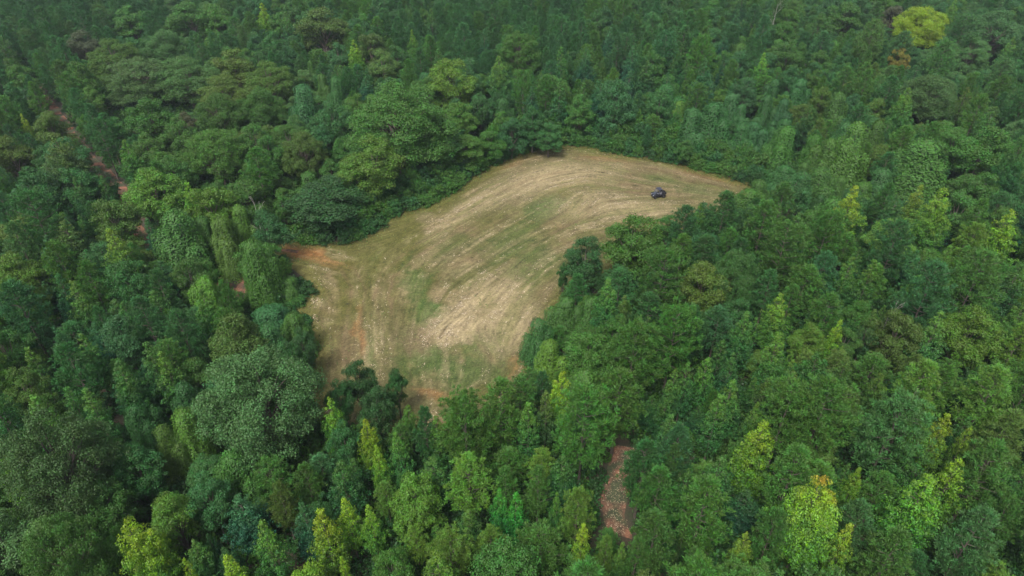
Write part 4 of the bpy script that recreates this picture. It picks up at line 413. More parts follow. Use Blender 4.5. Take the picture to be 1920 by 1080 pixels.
PG,-6,275,9,1.9;PG,81,261,10,1.8;PG,70,285,9,1.9;PG,97,194,8,1.4;PG,-21,203,7,1.4;PT,53,241,9,1.7;PG,34,31,8,1.7;PG,50,188,8,1.4;PT,-80,80,13,2.8
PT,55,271,9,1.8;PT,-37,170,6,1.2;PL,69,65,13,2.4;PT,55,211,8,1.5;PT,104,258,9,1.7;PG,83,90,14,3.0;PT,-30,269,8,1.8;PG,-117,260,9,1.7;PG,82,269,9,1.8
PT,-18,276,8,1.8;PG,-33,281,9,1.9;PT,-86,183,6,1.3;PB,155,272,10,1.8;PG,-106,282,9,1.8;PB,165,250,9,1.7;PG,-47,271,10,1.8;PB,-139,247,9,1.6;PT,-174,236,8,1.6
PB,-150,278,9,1.8;PT,7,251,9,1.7;PT,19,262,9,1.7;PG,58,254,8,1.7;PT,173,271,9,1.8;PT,157,261,9,1.7;PT,10,214,7,1.5;PT,61,257,8,1.7;PT,-40,272,9,1.8
PG,36,238,9,1.6;PT,-10,264,9,1.7;PB,-165,250,9,1.6;PG,-57,236,7,1.6;PT,-107,204,7,1.4;PT,-7,176,6,1.2;PG,-39,222,8,1.5;PT,137,268,8,1.7;PT,-86,90,14,2.9
PT,-141,225,7,1.5;PT,-10,249,9,1.6;PB,-100,266,9,1.7;PT,-7,224,8,1.5;PG,-27,271,9,1.7;PT,-61,213,7,1.4;PT,6,146,6,1.0;PB,-174,277,10,1.7;PG,-18,265,8,1.7
PT,0,235,7,1.5;PT,-83,201,6,1.3;PT,-2,262,8,1.7;PT,-183,260,9,1.6;PT,-20,196,6,1.3;PT,78,262,9,1.7;PG,-68,280,8,1.7;PT,15,274,8,1.7;PG,-25,181,6,1.2
PT,-46,259,9,1.6;PG,176,259,9,1.6;PG,-18,208,7,1.4;PB,161,284,10,1.8;PG,-38,203,6,1.3;PG,58,286,9,1.8;PG,-64,252,8,1.6;PG,-52,195,6,1.3;PT,-146,208,7,1.4
PT,-20,270,8,1.7;PG,147,210,7,1.4;PT,-68,250,9,1.6;PT,18,260,9,1.6;PB,-208,284,9,1.7;PT,-95,263,9,1.6;PG,38,275,9,1.7;PT,-67,269,9,1.7;PT,-77,261,9,1.6
PG,53,191,6,1.2;PT,105,249,8,1.5;PT,-20,282,8,1.7;PT,-177,278,9,1.7;PT,-185,263,7,1.6;PT,54,223,7,1.4;PT,8,277,8,1.7;PB,111,172,6,1.1;PG,-82,215,7,1.3
PT,72,275,9,1.6;PG,91,261,8,1.6;PT,-102,254,8,1.5;PT,-143,227,7,1.4;PG,84,282,8,1.7;PT,-167,223,7,1.4;PT,-157,286,8,1.7;PT,48,158,6,1.0;PT,163,264,7,1.6
PG,34,28,7,1.5;PT,-181,282,9,1.7;PB,-182,265,9,1.6;PT,-11,260,8,1.6;PB,-165,242,7,1.5;PT,-76,245,7,1.5;PT,-150,264,8,1.6;PT,-0,275,8,1.6;PT,19,244,8,1.4
PT,193,261,8,1.5;PT,-22,272,8,1.6;PT,-134,224,6,1.4;PT,-31,243,8,1.4;PT,-15,282,8,1.6;PT,-13,274,7,1.6;PT,110,268,8,1.6;PT,20,241,6,1.4;PT,25,278,7,1.6
PB,-85,194,6,1.2;PT,-111,271,8,1.6;PT,-124,193,5,1.2;PT,0,248,7,1.4;PT,8,264,8,1.5;PT,24,221,6,1.3;PT,-120,143,16,3.6;PT,140,247,8,1.4;PJ,-12,32,7,1.5
PT,-176,234,7,1.4;PT,-107,225,6,1.3;PT,-181,255,7,1.5;PT,-179,244,8,1.4;PG,-71,179,6,1.1;PT,-65,216,6,1.3;PT,-159,206,6,1.2;PT,-20,240,7,1.4;PT,18,200,6,1.2
PB,158,250,8,1.4;PB,-197,273,7,1.5;PT,-50,259,8,1.4;PT,-49,249,6,1.4;PB,-117,232,6,1.3;PT,-182,248,7,1.4;PT,-135,238,7,1.3;PG,-59,277,8,1.5;PT,64,243,7,1.4
PB,-151,245,7,1.4;PG,126,252,7,1.4;PT,-41,248,7,1.4;PT,-9,208,6,1.2;PT,-15,262,7,1.4;PT,-194,263,8,1.4;PT,-151,233,7,1.3;PG,48,267,7,1.4;PT,-172,261,8,1.4
PB,-162,245,7,1.3;PT,-53,282,8,1.5;PT,-17,230,7,1.3;PG,78,190,6,1.1;PB,-92,274,7,1.5;PT,-165,272,8,1.4;PT,-135,271,7,1.4;PG,-13,221,6,1.2;PT,11,234,6,1.3
PT,22,270,7,1.4;PT,70,194,6,1.1;PL,0,32,6,1.4;PT,-36,221,6,1.2;PG,67,258,6,1.4;PT,-63,56,9,1.8;PG,-47,256,7,1.3;PT,-27,241,6,1.3;PT,-125,255,6,1.3
PT,-5,243,6,1.3;PT,-179,272,7,1.4;PT,-169,279,8,1.4;PT,-4,195,6,1.0;PG,74,72,11,1.9;PT,15,281,7,1.4;PT,-189,259,7,1.3;PT,59,258,6,1.3;PT,-9,246,6,1.2
PT,1,259,6,1.3;PG,62,205,6,1.1;PG,25,270,7,1.3;PT,-133,271,7,1.3;PT,3,241,6,1.2;PB,-110,127,15,2.8;PT,-141,229,6,1.1;PT,-79,281,7,1.4;PG,-76,283,7,1.4
PT,5,262,7,1.3;PT,-163,258,6,1.2;PG,-6,236,6,1.1;PT,17,217,6,1.1;PT,-7,238,6,1.1;PT,-102,239,6,1.1;PT,-144,286,6,1.3;PT,-115,138,13,2.8;PT,180,252,6,1.2
PG,113,246,6,1.1;PG,-25,284,6,1.3;PT,77,223,6,1.0;PT,-18,285,6,1.2;PG,24,248,6,1.1;PT,-25,273,6,1.2;PB,-201,280,7,1.2;PT,-157,261,6,1.1;PT,-166,268,6,1.1
PG,-33,276,6,1.1;PG,104,256,6,1.1;PT,-69,282,6,1.2;PT,-169,281,6,1.1;PT,-20,257,6,1.1;PG,29,274,6,1.1;PT,-115,134,11,2.4;PT,30,277,6,1.1;PT,-129,155,12,2.5
PT,-173,281,6,1.0;PT,-139,171,13,2.6;PT,-125,151,12,2.3;PT,122,144,11,2.2;PT,-193,252,16,3.4;PT,-180,232,15,3.1;PT,-175,229,13,3.0;PT,-170,219,14,2.8;PG,-133,161,12,2.2
PT,65,281,15,3.4;PT,-135,166,10,2.1;PT,-142,179,10,2.2;PT,-159,202,12,2.4;PT,-123,147,10,1.8;PT,5,280,15,3.1;PB,-166,213,13,2.4;PT,16,286,15,3.1;PG,-128,282,15,3.1
PT,-155,196,12,2.2;PT,-199,262,13,2.9;PT,-147,181,10,2.0;PT,-204,273,14,2.8;PT,-197,267,14,2.7;PT,-182,244,14,2.5;PG,-140,176,10,1.9;PG,39,285,15,2.8;PT,-140,285,15,2.8
PG,170,218,11,2.2;PB,-169,224,12,2.2;PB,179,237,11,2.4;PT,-142,173,9,1.8;PT,-113,131,8,1.4;PT,147,182,9,1.8;PT,-186,244,10,2.1;PT,-194,258,10,2.1;PT,-175,225,9,1.9
PG,152,192,8,1.6;PB,172,222,9,1.8;PB,-185,247,9,1.9;PT,-151,193,7,1.5;PT,-184,240,8,1.7;PG,182,239,8,1.7;PT,-148,184,7,1.3;PT,-202,266,8,1.7;PT,161,205,7,1.3
PB,-200,270,8,1.6;PT,-171,222,6,1.3;PB,-205,269,7,1.2;PT,197,263,6,1.2;PT,-200,267,6,1.2;PT,-203,268,6,1.1;SG,10,28,15,2.6;SL,-15,29,14,2.5;ST,54,164,10,1.8
ST,22,167,8,1.8;ST,111,236,13,2.4;ST,92,177,9,1.9;ST,40,224,12,2.2;ST,-32,220,13,2.2;ST,69,248,14,2.4;SG,114,282,15,2.7;ST,63,183,11,1.9;SB,140,220,13,2.2
SB,103,148,8,1.6;ST,-73,265,13,2.6;ST,113,149,10,1.6;ST,71,165,9,1.7;ST,5,176,7,1.8;ST,28,224,11,2.2;ST,150,211,11,2.1;SG,-91,120,7,1.4;ST,-8,283,14,2.7
SG,-61,57,5,0.8;ST,22,231,12,2.2;ST,87,184,9,1.9;ST,199,282,13,2.7;SB,149,233,12,2.3;SB,192,266,13,2.5;SG,-76,104,6,1.2;ST,-27,179,10,1.8;SG,131,231,12,2.2
SB,121,150,8,1.6;SG,71,206,11,2.0;SO,47,81,5,1.0;SB,104,170,9,1.7;ST,116,168,10,1.7;ST,89,234,11,2.2;ST,-37,172,10,1.7;ST,-9,276,12,2.5;SL,47,32,13,2.3
SG,71,72,5,0.9;ST,-1,162,7,1.6;SG,73,148,6,1.5;SG,-67,276,13,2.5;SG,128,256,12,2.4;SG,81,94,6,1.1;SG,36,195,9,1.9;SB,-104,128,8,1.3;ST,12,197,10,1.9
SG,132,202,10,1.9;SB,133,194,4,1.9;ST,150,195,9,1.9;SG,52,167,8,1.6;SG,99,212,7,2.0;SG,13,170,10,1.7;ST,26,189,9,1.8;ST,19,256,12,2.3;ST,13,228,12,2.1
SB,161,260,13,2.3;ST,21,222,10,2.0;SG,106,159,8,1.6;SG,-68,238,11,2.1;SG,16,161,8,1.6;ST,58,282,15,2.5;ST,112,136,8,1.4;SG,17,181,10,1.7;SG,30,249,11,2.2
SG,-69,233,12,2.1;ST,139,195,4,1.8;SG,-36,201,9,1.8;SG,2,173,8,1.6;ST,103,167,8,1.6;SG,19,178,9,1.7;SL,80,110,6,1.2;ST,94,279,13,2.4;ST,83,102,6,1.1
ST,130,168,8,1.6;SG,112,161,9,1.5;ST,-68,272,13,2.3;SL,29,148,8,1.4;ST,127,219,11,1.9;SG,64,98,6,1.0;SB,131,223,12,1.9;ST,-72,252,12,2.1;ST,114,173,8,1.6
SG,116,154,7,1.4;ST,3,265,13,2.2;SG,-62,209,9,1.8;SG,109,158,8,1.5;ST,-72,244,12,2.1;ST,2,208,9,1.8;SB,127,216,9,1.9;ST,-34,208,9,1.8;ST,17,171,6,1.6
ST,70,230,11,2.0;ST,-20,252,12,2.1;SG,156,223,10,1.9;SB,119,180,6,1.6;ST,120,152,8,1.4;ST,51,218,11,1.9;ST,207,285,12,2.3;ST,121,164,7,1.5;SG,79,225,10,1.9
SO,-95,114,6,1.1;SG,74,205,10,1.7;ST,50,240,10,2.0;SB,168,249,11,2.0;SB,188,265,10,2.2;ST,45,184,9,1.6;ST,136,264,12,2.1;SG,22,180,8,1.6;SG,-48,204,10,1.7
SG,7,170,8,1.5;ST,-14,233,10,1.9;ST,32,259,12,2.1;ST,-55,233,10,1.9;SO,89,150,8,1.3;SB,140,279,12,2.2;ST,84,259,12,2.1;SG,15,185,9,1.6;ST,-8,269,11,2.1
SG,-31,236,10,1.9;SG,49,166,8,1.4;SG,97,206,9,1.7;ST,-54,245,12,2.0;SG,24,182,9,1.5;ST,114,241,11,1.9;SG,30,162,7,1.4;SG,22,171,7,1.5;SG,14,179,9,1.5
SG,21,161,7,1.4;ST,-36,257,11,2.0;ST,-16,210,10,1.7;ST,16,264,11,2.1;ST,38,271,12,2.1;SG,23,152,7,1.3;SB,150,253,10,2.0;SO,91,181,9,1.5;ST,-10,232,9,1.8
ST,51,285,11,2.2;SG,106,172,9,1.4;ST,32,267,12,2.0;ST,112,156,7,1.3;ST,111,232,9,1.8;SG,23,158,7,1.3;SL,73,87,5,0.9;ST,3,221,10,1.7;ST,121,238,9,1.8
SL,26,173,8,1.4;SG,125,162,8,1.4;SG,13,167,8,1.4;SG,3,160,8,1.3;SB,149,264,11,2.0;SG,13,164,7,1.4;SG,78,213,9,1.7;SB,133,224,9,1.7;SB,149,218,8,1.7
ST,150,199,9,1.6;ST,48,244,10,1.8;SG,87,215,9,1.7;ST,98,203,9,1.6;SB,137,187,7,1.5;SG,121,247,10,1.8;SG,-96,113,6,1.0;ST,166,267,10,2.0;ST,6,241,9,1.8
ST,-69,242,10,1.8;SB,128,163,8,1.3;ST,99,216,6,1.6;SG,91,281,11,2.0;SG,41,163,7,1.3;SG,55,253,9,1.8;ST,-53,279,10,2.0;ST,180,266,10,1.9;ST,52,259,11,1.9
SG,100,255,10,1.8;ST,-74,249,10,1.8;SG,-32,228,10,1.7;ST,15,157,6,1.2;ST,2,164,7,1.3;ST,160,246,9,1.8;SG,84,142,6,1.1;SB,141,241,9,1.7;ST,-32,224,9,1.6
SG,118,243,10,1.7;ST,96,208,8,1.5;SB,123,218,9,1.6;SG,154,259,10,1.8;SG,8,175,7,1.3;SG,151,257,9,1.8;ST,0,178,7,1.4;SB,148,261,10,1.8;SG,28,168,7,1.3
ST,34,248,9,1.8;ST,-4,279,11,1.9;SL,-9,29,10,1.7;SG,36,156,6,1.2;SG,83,237,9,1.7;SG,182,253,11,1.8;SL,55,182,7,1.4;SG,103,207,8,1.5;SG,96,271,10,1.9
SG,162,252,10,1.8;SG,174,240,9,1.7;SB,129,162,7,1.2;SG,23,188,8,1.4;SG,127,204,5,1.5;SG,14,255,10,1.8;ST,63,250,10,1.7;ST,74,276,9,1.9;ST,-17,248,9,1.7
ST,11,238,10,1.7;SG,-11,197,7,1.4;ST,19,162,6,1.2;SG,111,265,10,1.8;SG,91,160,7,1.2;ST,84,213,9,1.5;ST,-48,236,10,1.6;SG,8,172,7,1.3;ST,74,207,9,1.5
ST,-58,192,8,1.4;SG,147,279,9,1.9;ST,-79,285,11,1.9;ST,86,274,10,1.8;SG,-30,277,9,1.8;SB,133,170,6,1.2;ST,-58,233,9,1.6;ST,172,267,10,1.8;ST,39,266,10,1.7
ST,157,212,8,1.4;ST,146,233,8,1.5;ST,-60,235,8,1.6;ST,27,182,7,1.3;SG,152,254,8,1.7;ST,33,233,8,1.5;SL,34,179,6,1.2;ST,64,239,9,1.6;ST,93,200,8,1.3
SG,145,243,9,1.6;SG,113,243,9,1.6;SB,148,245,9,1.6;SG,80,236,9,1.5;SG,87,271,10,1.7;ST,-62,247,9,1.6;SG,100,281,10,1.8;SG,135,283,11,1.8;SG,-55,247,9,1.6
SG,118,235,8,1.5;ST,60,269,8,1.7;ST,2,244,8,1.5;SG,-51,178,6,1.2;SG,102,237,8,1.5;ST,116,258,8,1.6;ST,-19,214,7,1.4;ST,98,284,10,1.7;ST,46,217,7,1.4
ST,-8,219,7,1.4;SG,80,170,6,1.1;SG,19,31,9,1.5;ST,152,240,8,1.5;ST,129,259,9,1.6;SG,55,205,8,1.3;ST,-1,258,8,1.6;SB,154,232,9,1.4;ST,120,158,6,1.1
ST,116,252,9,1.5;ST,-39,243,9,1.5;SB,148,250,8,1.5;ST,91,219,7,1.3;ST,87,239,8,1.4;SG,195,264,9,1.5;ST,177,246,7,1.5;SG,173,285,9,1.6;SB,155,283,8,1.6
SG,133,281,9,1.6;ST,37,227,8,1.4;SG,70,259,9,1.5;ST,-59,272,8,1.6;ST,-26,218,8,1.3;SG,132,220,8,1.3;SG,95,234,8,1.4;ST,-52,229,7,1.3;ST,131,234,8,1.4
ST,134,234,7,1.4;ST,-41,267,9,1.5;SG,4,172,6,1.0;ST,12,236,7,1.3;ST,-10,223,7,1.3;SG,132,164,6,1.0;SL,-69,64,11,2.0;SG,-82,285,8,1.6;SG,76,76,12,2.2
SG,113,163,5,1.0;SG,-39,250,7,1.4;ST,-68,258,8,1.4;ST,153,268,8,1.4;SB,145,282,7,1.5;SG,76,189,6,1.1;SB,123,203,5,1.1;SG,95,259,7,1.4;ST,-45,273,8,1.4
ST,70,282,8,1.5;ST,55,225,7,1.2;SB,145,253,8,1.4;ST,176,268,8,1.4;ST,21,246,7,1.3;SG,-13,277,8,1.4;SB,196,286,9,1.5;ST,151,279,7,1.4;SG,121,229,7,1.2
ST,28,261,7,1.4;SG,123,278,7,1.4;ST,-35,28,7,1.3;ST,8,204,6,1.1;SG,119,252,8,1.3;SG,97,275,7,1.4;ST,143,214,6,1.1;SB,128,231,7,1.2;SL,-29,32,8,1.3
SG,90,96,14,2.3;ST,-48,172,5,0.9;ST,-40,31,6,1.3;SJ,-15,32,7,1.3;ST,125,256,6,1.2;SG,11,31,7,1.2;ST,163,222,6,1.1;SB,135,172,5,0.9;SG,107,126,14,2.7
ST,84,164,5,0.9;SG,37,153,5,0.8;SB,138,277,7,1.3;ST,104,118,15,2.5;SG,146,235,6,1.1;SG,13,28,7,1.1;SG,114,256,7,1.2;ST,97,280,7,1.3;SG,83,217,6,1.0
SG,61,209,5,0.9;SL,-27,33,7,1.1;SG,91,267,6,1.1;ST,-14,286,6,1.1;ST,93,258,5,1.0;ST,53,271,6,1.1;ST,38,214,5,0.9;SG,121,218,5,0.8;ST,21,228,5,0.8
SG,83,86,8,1.5;SB,185,250,5,0.9;ST,94,257,5,0.9;ST,60,271,5,0.9;ST,124,149,11,2.2;ST,2,263,5,0.8;ST,175,234,15,2.9;SG,-93,101,8,1.5;SB,134,167,11,2.2
SG,127,152,10,2.0;ST,101,115,9,1.5;ST,179,231,13,2.5;SG,144,178,10,2.0;SG,96,105,6,1.2;ST,203,286,14,2.6;SB,174,227,10,1.9;ST,158,198,9,1.7;SG,133,161,8,1.4
ST,155,194,8,1.6;SB,210,281,12,2.1;ST,176,230,8,1.7;ST,192,251,10,1.8;ST,166,216,9,1.5;HT,-61,188,10,2.8;HT,-64,203,8,3.0;HB,-49,146,7,2.3;HG,-131,178,10,2.6
HT,-23,239,12,3.4;HG,91,167,9,2.5;HT,112,273,12,3.7;HT,42,220,11,3.1;HT,78,176,9,2.6;HT,-13,155,8,2.4;HG,176,263,13,3.6;HG,-42,83,5,1.5;HG,77,171,9,2.5
HG,74,233,12,3.3;HT,106,205,11,2.9;HT,105,145,8,2.2;HT,-45,234,10,3.3;HT,48,152,7,2.3;HT,97,266,12,3.6;HO,-92,185,5,2.7;HG,-105,131,7,2.1;HT,-121,162,9,2.4
HB,-120,256,12,3.5;HG,-69,246,11,3.4;HB,-186,283,12,3.8;HG,-61,173,9,2.5;HG,122,233,11,3.2;HT,-97,281,12,3.8;HT,31,254,12,3.4;HG,12,82,5,1.5;HB,-78,156,4,2.3
HT,-74,201,10,2.8;HT,22,285,13,3.8;HO,101,151,4,2.3;HT,109,218,11,3.0;HG,-96,146,8,2.2;HG,-92,130,7,2.0;HT,17,250,11,3.3;HG,103,240,11,3.2;HT,-44,157,7,2.3
HG,-53,146,5,2.2;HT,134,256,11,3.4;HG,142,257,11,3.4;HT,-107,148,7,2.2;HG,20,183,9,2.6;HT,53,202,10,2.8;HG,125,224,6,3.0;HB,139,182,10,2.5;HG,93,238,10,3.2
HB,-113,239,11,3.2;HB,148,189,8,2.6;HO,68,156,6,2.3;HT,-49,283,12,3.7;HG,112,250,11,3.3;HT,-101,274,11,3.6;HL,50,160,8,2.3;HG,32,158,8,2.3;HT,78,256,13,3.3
HT,-128,230,11,3.0;HT,166,220,10,2.9;HT,152,220,11,2.9;HT,-149,207,10,2.8;HT,-31,213,10,2.8;HT,34,242,11,3.2;HT,-116,285,12,3.6;HT,109,241,11,3.1;HT,-104,212,6,2.8
HG,-90,154,4,2.2;HT,148,272,13,3.5;HG,130,244,11,3.2;HB,97,177,8,2.4;HT,74,271,12,3.4;HT,-157,216,10,2.8;HG,148,239,12,3.1;HB,-100,235,11,3.0;HT,-85,224,11,2.9
HB,-87,270,12,3.4;HG,59,277,12,3.5;HT,108,283,11,3.6;HT,-63,199,10,2.6;HB,-169,274,11,3.5;HG,-28,224,10,2.9;HB,159,208,9,2.7;HT,-31,192,8,2.6;HG,-5,29,10,3.1
HG,-82,176,8,2.4;HB,-96,202,8,2.7;HT,-144,218,10,2.8;HB,110,169,7,2.3;HT,-3,266,11,3.3;HT,69,264,11,3.3;HT,-82,197,10,2.6;HT,67,196,9,2.6;HB,-50,165,6,2.3
HT,-138,244,10,3.1;HT,31,197,10,2.6;HG,119,278,11,3.4;HG,-87,264,12,3.3;HT,120,203,5,2.7;HT,-11,237,10,3.0;HT,-74,197,9,2.6;HG,-91,261,11,3.2;HT,-97,241,11,3.0
HG,-25,142,6,2.0;HG,-59,115,5,1.7;HT,-76,115,6,1.7;HG,-35,32,8,3.2;HG,37,136,6,1.9;HG,-104,258,10,3.2;HB,-105,220,10,2.8;HT,35,225,9,2.8;HT,-84,274,12,3.3
HT,-17,188,8,2.4;HG,77,239,10,2.9;HG,88,285,12,3.4;HT,-49,277,12,3.3;HB,168,227,11,2.8;HB,-103,224,9,2.8;HT,-21,278,11,3.3;HT,132,182,7,2.3;HB,125,237,10,2.9
HB,-60,158,5,2.1;HT,16,191,8,2.4;HG,195,275,12,3.3;HG,-86,284,11,3.4;HT,112,192,8,2.4;HT,-136,259,10,3.1;HG,74,214,10,2.7;HT,-95,153,4,2.0;HG,190,271,11,3.2
HB,-78,211,8,2.6;HB,-99,174,4,2.3;HT,-89,247,10,3.0;HT,-62,257,10,3.1;HT,113,261,12,3.1;HT,82,172,8,2.2;HT,110,208,8,2.6;HG,58,229,10,2.8;HG,-8,172,8,2.2
HT,104,138,7,1.9;HT,30,230,10,2.8;HG,-70,149,4,2.0;HT,-152,255,11,3.0;HT,-24,156,5,2.0;HG,79,196,8,2.4;HT,172,252,11,3.0;HT,-97,232,10,2.8;HT,-53,224,9,2.7
HT,-50,197,6,2.4;HT,93,192,8,2.4;HT,104,277,10,3.2;HT,-84,122,6,1.7;HG,48,98,5,1.4;HB,162,274,11,3.2;HG,-64,171,8,2.2;HT,45,285,11,3.3;HG,-112,279,11,3.2
HO,-72,160,6,2.1;HT,-78,225,9,2.7;HG,-87,278,12,3.2;HT,85,233,10,2.8;HT,-37,180,8,2.2;HB,180,243,10,2.9;HG,134,277,12,3.2;HL,47,165,7,2.1;HT,53,208,9,2.5
HG,-113,262,11,3.0;HT,-134,281,12,3.2;HT,181,283,10,3.2;HG,-78,147,7,1.9;HT,-90,256,11,3.0;HT,-115,275,11,3.1;HT,40,279,10,3.2;HB,-66,162,7,2.0;HG,159,227,10,2.7
HT,-38,231,9,2.7;HB,151,230,9,2.7;HG,92,245,9,2.8;HG,123,283,11,3.2;HT,31,263,10,3.0;HB,-100,245,10,2.8;HG,-59,118,5,1.6;HT,-31,188,7,2.3;HT,-116,266,10,3.0
HB,-124,200,8,2.4;HT,56,248,11,2.8;HG,83,254,11,2.9;HT,-143,247,11,2.8;HT,-57,255,9,2.9;HB,153,237,10,2.7;HT,-11,142,6,1.8;HB,-96,210,7,2.5;HT,-65,175,8,2.1
HG,-27,244,10,2.8;HB,-160,253,9,2.9;HT,-145,257,10,2.9;HG,172,245,9,2.8;HG,-18,138,5,1.8;HT,-83,188,8,2.2;HT,-83,211,9,2.4;HB,141,268,10,3.0;HT,-162,285,12,3.1
HT,-8,242,10,2.7;HG,88,180,8,2.1;HT,30,271,10,3.0;HG,91,152,6,1.9;HG,56,197,8,2.3;HB,122,179,6,2.1;HG,-87,208,8,2.4;HB,153,286,11,3.1;HT,-23,201,8,2.3
HT,80,216,8,2.5;HG,-80,245,9,2.7;HT,-43,281,11,3.1;HT,-150,241,8,2.7;HT,-27,139,6,1.7;HT,-81,261,10,2.9;HT,-31,133,6,1.7;HG,194,282,10,3.0;HB,124,154,7,1.8
HG,113,198,6,2.3;HO,-54,174,7,2.0;HB,144,220,9,2.4;HG,53,282,10,3.0;HO,-53,167,7,2.0;HB,-95,252,8,2.7;HT,-95,247,8,2.7;HG,74,223,8,2.5;HT,59,190,7,2.1
HT,-65,193,7,2.2;HT,87,244,9,2.6;HT,-144,251,9,2.7;HG,70,153,7,1.8;HB,-116,184,7,2.1;HT,105,211,8,2.3;HT,-67,185,7,2.1;HT,161,232,8,2.5;HB,100,173,7,2.0
HG,11,180,7,2.0;HG,-54,171,7,1.9;HG,25,213,9,2.3;HG,-77,240,8,2.5;HT,-129,216,8,2.3;HB,115,205,4,2.2;HT,-93,207,8,2.2;HT,-35,261,10,2.7;HT,-91,251,10,2.6
HG,-17,183,7,2.0;HT,9,256,10,2.7;HB,-89,199,8,2.2;HT,116,247,9,2.6;HG,74,197,8,2.1;HG,130,185,4,2.0;HT,169,278,10,2.8;HT,35,281,10,2.9;HT,-113,199,8,2.1
HB,-85,241,9,2.5;HB,-47,140,6,1.6;HT,143,237,9,2.5;HB,-111,219,8,2.3;HT,-64,234,8,2.4;HB,-123,216,7,2.3;HT,-158,282,11,2.8;HG,82,196,8,2.1;HG,-48,123,5,1.5
HT,175,280,9,2.8;HT,-107,228,7,2.4;HT,107,200,8,2.1;HT,155,265,10,2.7;HG,97,242,9,2.5;HT,-92,234,8,2.4;HT,-61,284,9,2.8;HG,53,262,8,2.6;HG,120,168,7,1.8
HT,153,198,8,2.1;HG,-43,204,7,2.1;HG,-39,286,11,2.8;HG,55,170,7,1.8;HG,-89,183,6,2.0;HG,189,259,9,2.6;HG,-106,248,9,2.5;HG,-36,272,9,2.7;HG,136,217,7,2.2
HT,94,218,7,2.2;HB,-99,262,10,2.6;HT,50,234,8,2.4;HG,95,250,8,2.5;HB,125,248,8,2.5;HB,-128,263,9,2.6;HB,-79,195,7,2.0;HB,115,208,8,2.1;HG,81,228,8,2.3
HT,-163,217,8,2.2;HT,-78,130,5,1.5;HB,134,211,7,2.1;HG,-49,229,7,2.3;HT,67,211,8,2.1;HG,-94,135,5,1.5;HT,-152,230,8,2.3;HT,-109,211,8,2.1;HT,157,242,8,2.4
HO,86,171,7,1.8;HB,-100,286,10,2.7;HG,-51,170,5,1.8;HG,-90,213,7,2.1;HB,-156,230,8,2.3;HG,111,203,8,2.0;HT,-77,235,8,2.3;HT,-93,277,10,2.6;HT,-69,128,5,1.4
HT,104,263,10,2.5;HT,6,196,7,2.0;HT,102,247,9,2.4;HG,29,214,8,2.1;HG,-107,272,8,2.6;HT,-118,157,5,1.6;HG,-123,261,8,2.5;HT,-161,276,9,2.6;HB,152,215,8,2.1
HT,124,268,9,2.5;HT,123,228,7,2.2;HT,68,252,8,2.4;HT,204,281,8,2.6;HB,-80,228,7,2.1;HG,-26,260,8,2.4;HG,50,276,9,2.5;HO,-72,136,5,1.4;HR,-76,152,6,1.5
HT,-109,235,7,2.2;HT,122,250,7,2.3;HG,114,267,8,2.4;HG,68,219,6,2.1;HG,-55,252,8,2.3;HT,132,205,7,1.9;HT,-73,229,8,2.1;HG,83,206,6,1.9;HT,-155,203,6,1.9
HG,172,257,8,2.3;HT,-19,166,6,1.6;HT,-100,229,8,2.1;HT,58,244,7,2.2;HT,-75,277,9,2.5;HB,-100,250,7,2.3;HT,-107,214,7,2.0;HT,-194,271,7,2.4;HG,98,231,7,2.1
HT,-132,227,7,2.1;HB,185,259,8,2.3;HB,107,170,6,1.6;HG,-100,256,7,2.3;HT,-113,223,8,2.0;HT,-5,145,5,1.4;HG,-62,181,6,1.7;HT,42,272,8,2.4;HT,-117,252,8,2.2
HG,-110,248,7,2.2;HG,-104,230,7,2.0;HG,-86,186,6,1.7;HO,68,145,5,1.4;HT,-75,269,7,2.3;HT,48,280,8,2.4;HB,157,268,8,2.3;HT,42,188,5,1.7;HT,-51,231,8,2.0
HG,-36,183,6,1.7;HB,-141,189,6,1.7;HT,124,241,7,2.1;HG,-61,145,5,1.4;HT,-85,259,8,2.2;HT,96,197,6,1.8;HG,40,235,7,2.0;HT,138,260,7,2.2;HB,111,184,6,1.7
HT,-6,255,7,2.2;HR,-96,187,4,1.7;HT,-138,278,8,2.3;HG,104,284,9,2.4;HG,-109,223,7,1.9;HG,-102,280,8,2.3;HG,64,254,7,2.2;HT,-92,203,7,1.8;HB,-148,247,8,2.1
HB,142,245,7,2.1;HT,-121,281,9,2.3;HG,-83,280,8,2.3;HG,162,268,7,2.2;HT,-156,255,8,2.1;HT,99,251,8,2.1;HG,190,277,8,2.3;HT,71,190,6,1.7;HT,185,270,8,2.2
HG,87,249,8,2.1;HT,-115,234,7,2.0;HB,153,209,6,1.8;HT,-114,271,8,2.2;HB,177,285,8,2.3;HT,58,260,8,2.1;HT,-165,282,7,2.3;HT,15,237,7,2.0;HG,68,200,6,1.7
HB,-127,221,6,1.8;HT,101,244,7,2.0;HT,155,220,7,1.8;HG,82,286,8,2.3;HG,115,231,6,1.9;HG,95,285,8,2.2;HB,-115,256,6,2.1;HB,145,268,8,2.1;HG,-31,153,5,1.3
HT,-148,252,8,2.0;HG,68,271,8,2.1;HT,-115,247,6,2.0;HB,181,261,6,2.1;HB,-120,272,8,2.1;HT,-87,213,6,1.7;HT,-105,262,7,2.0;HG,145,247,7,1.9;HB,-71,195,5,1.6
HT,60,252,7,1.9;HT,118,240,7,1.9;HG,24,177,5,1.5;HG,-36,212,5,1.7;HB,-139,268,8,2.0;HT,-117,243,6,1.9;HT,-150,203,6,1.6;HG,-100,171,5,1.4;HB,159,285,8,2.1
HT,-58,213,6,1.7;HT,-17,196,5,1.6;HB,161,249,7,1.9;HT,-87,253,7,1.9;HG,-81,240,6,1.8;HT,102,187,5,1.5;HB,130,237,6,1.8;HG,-89,243,7,1.8;HT,120,173,5,1.4
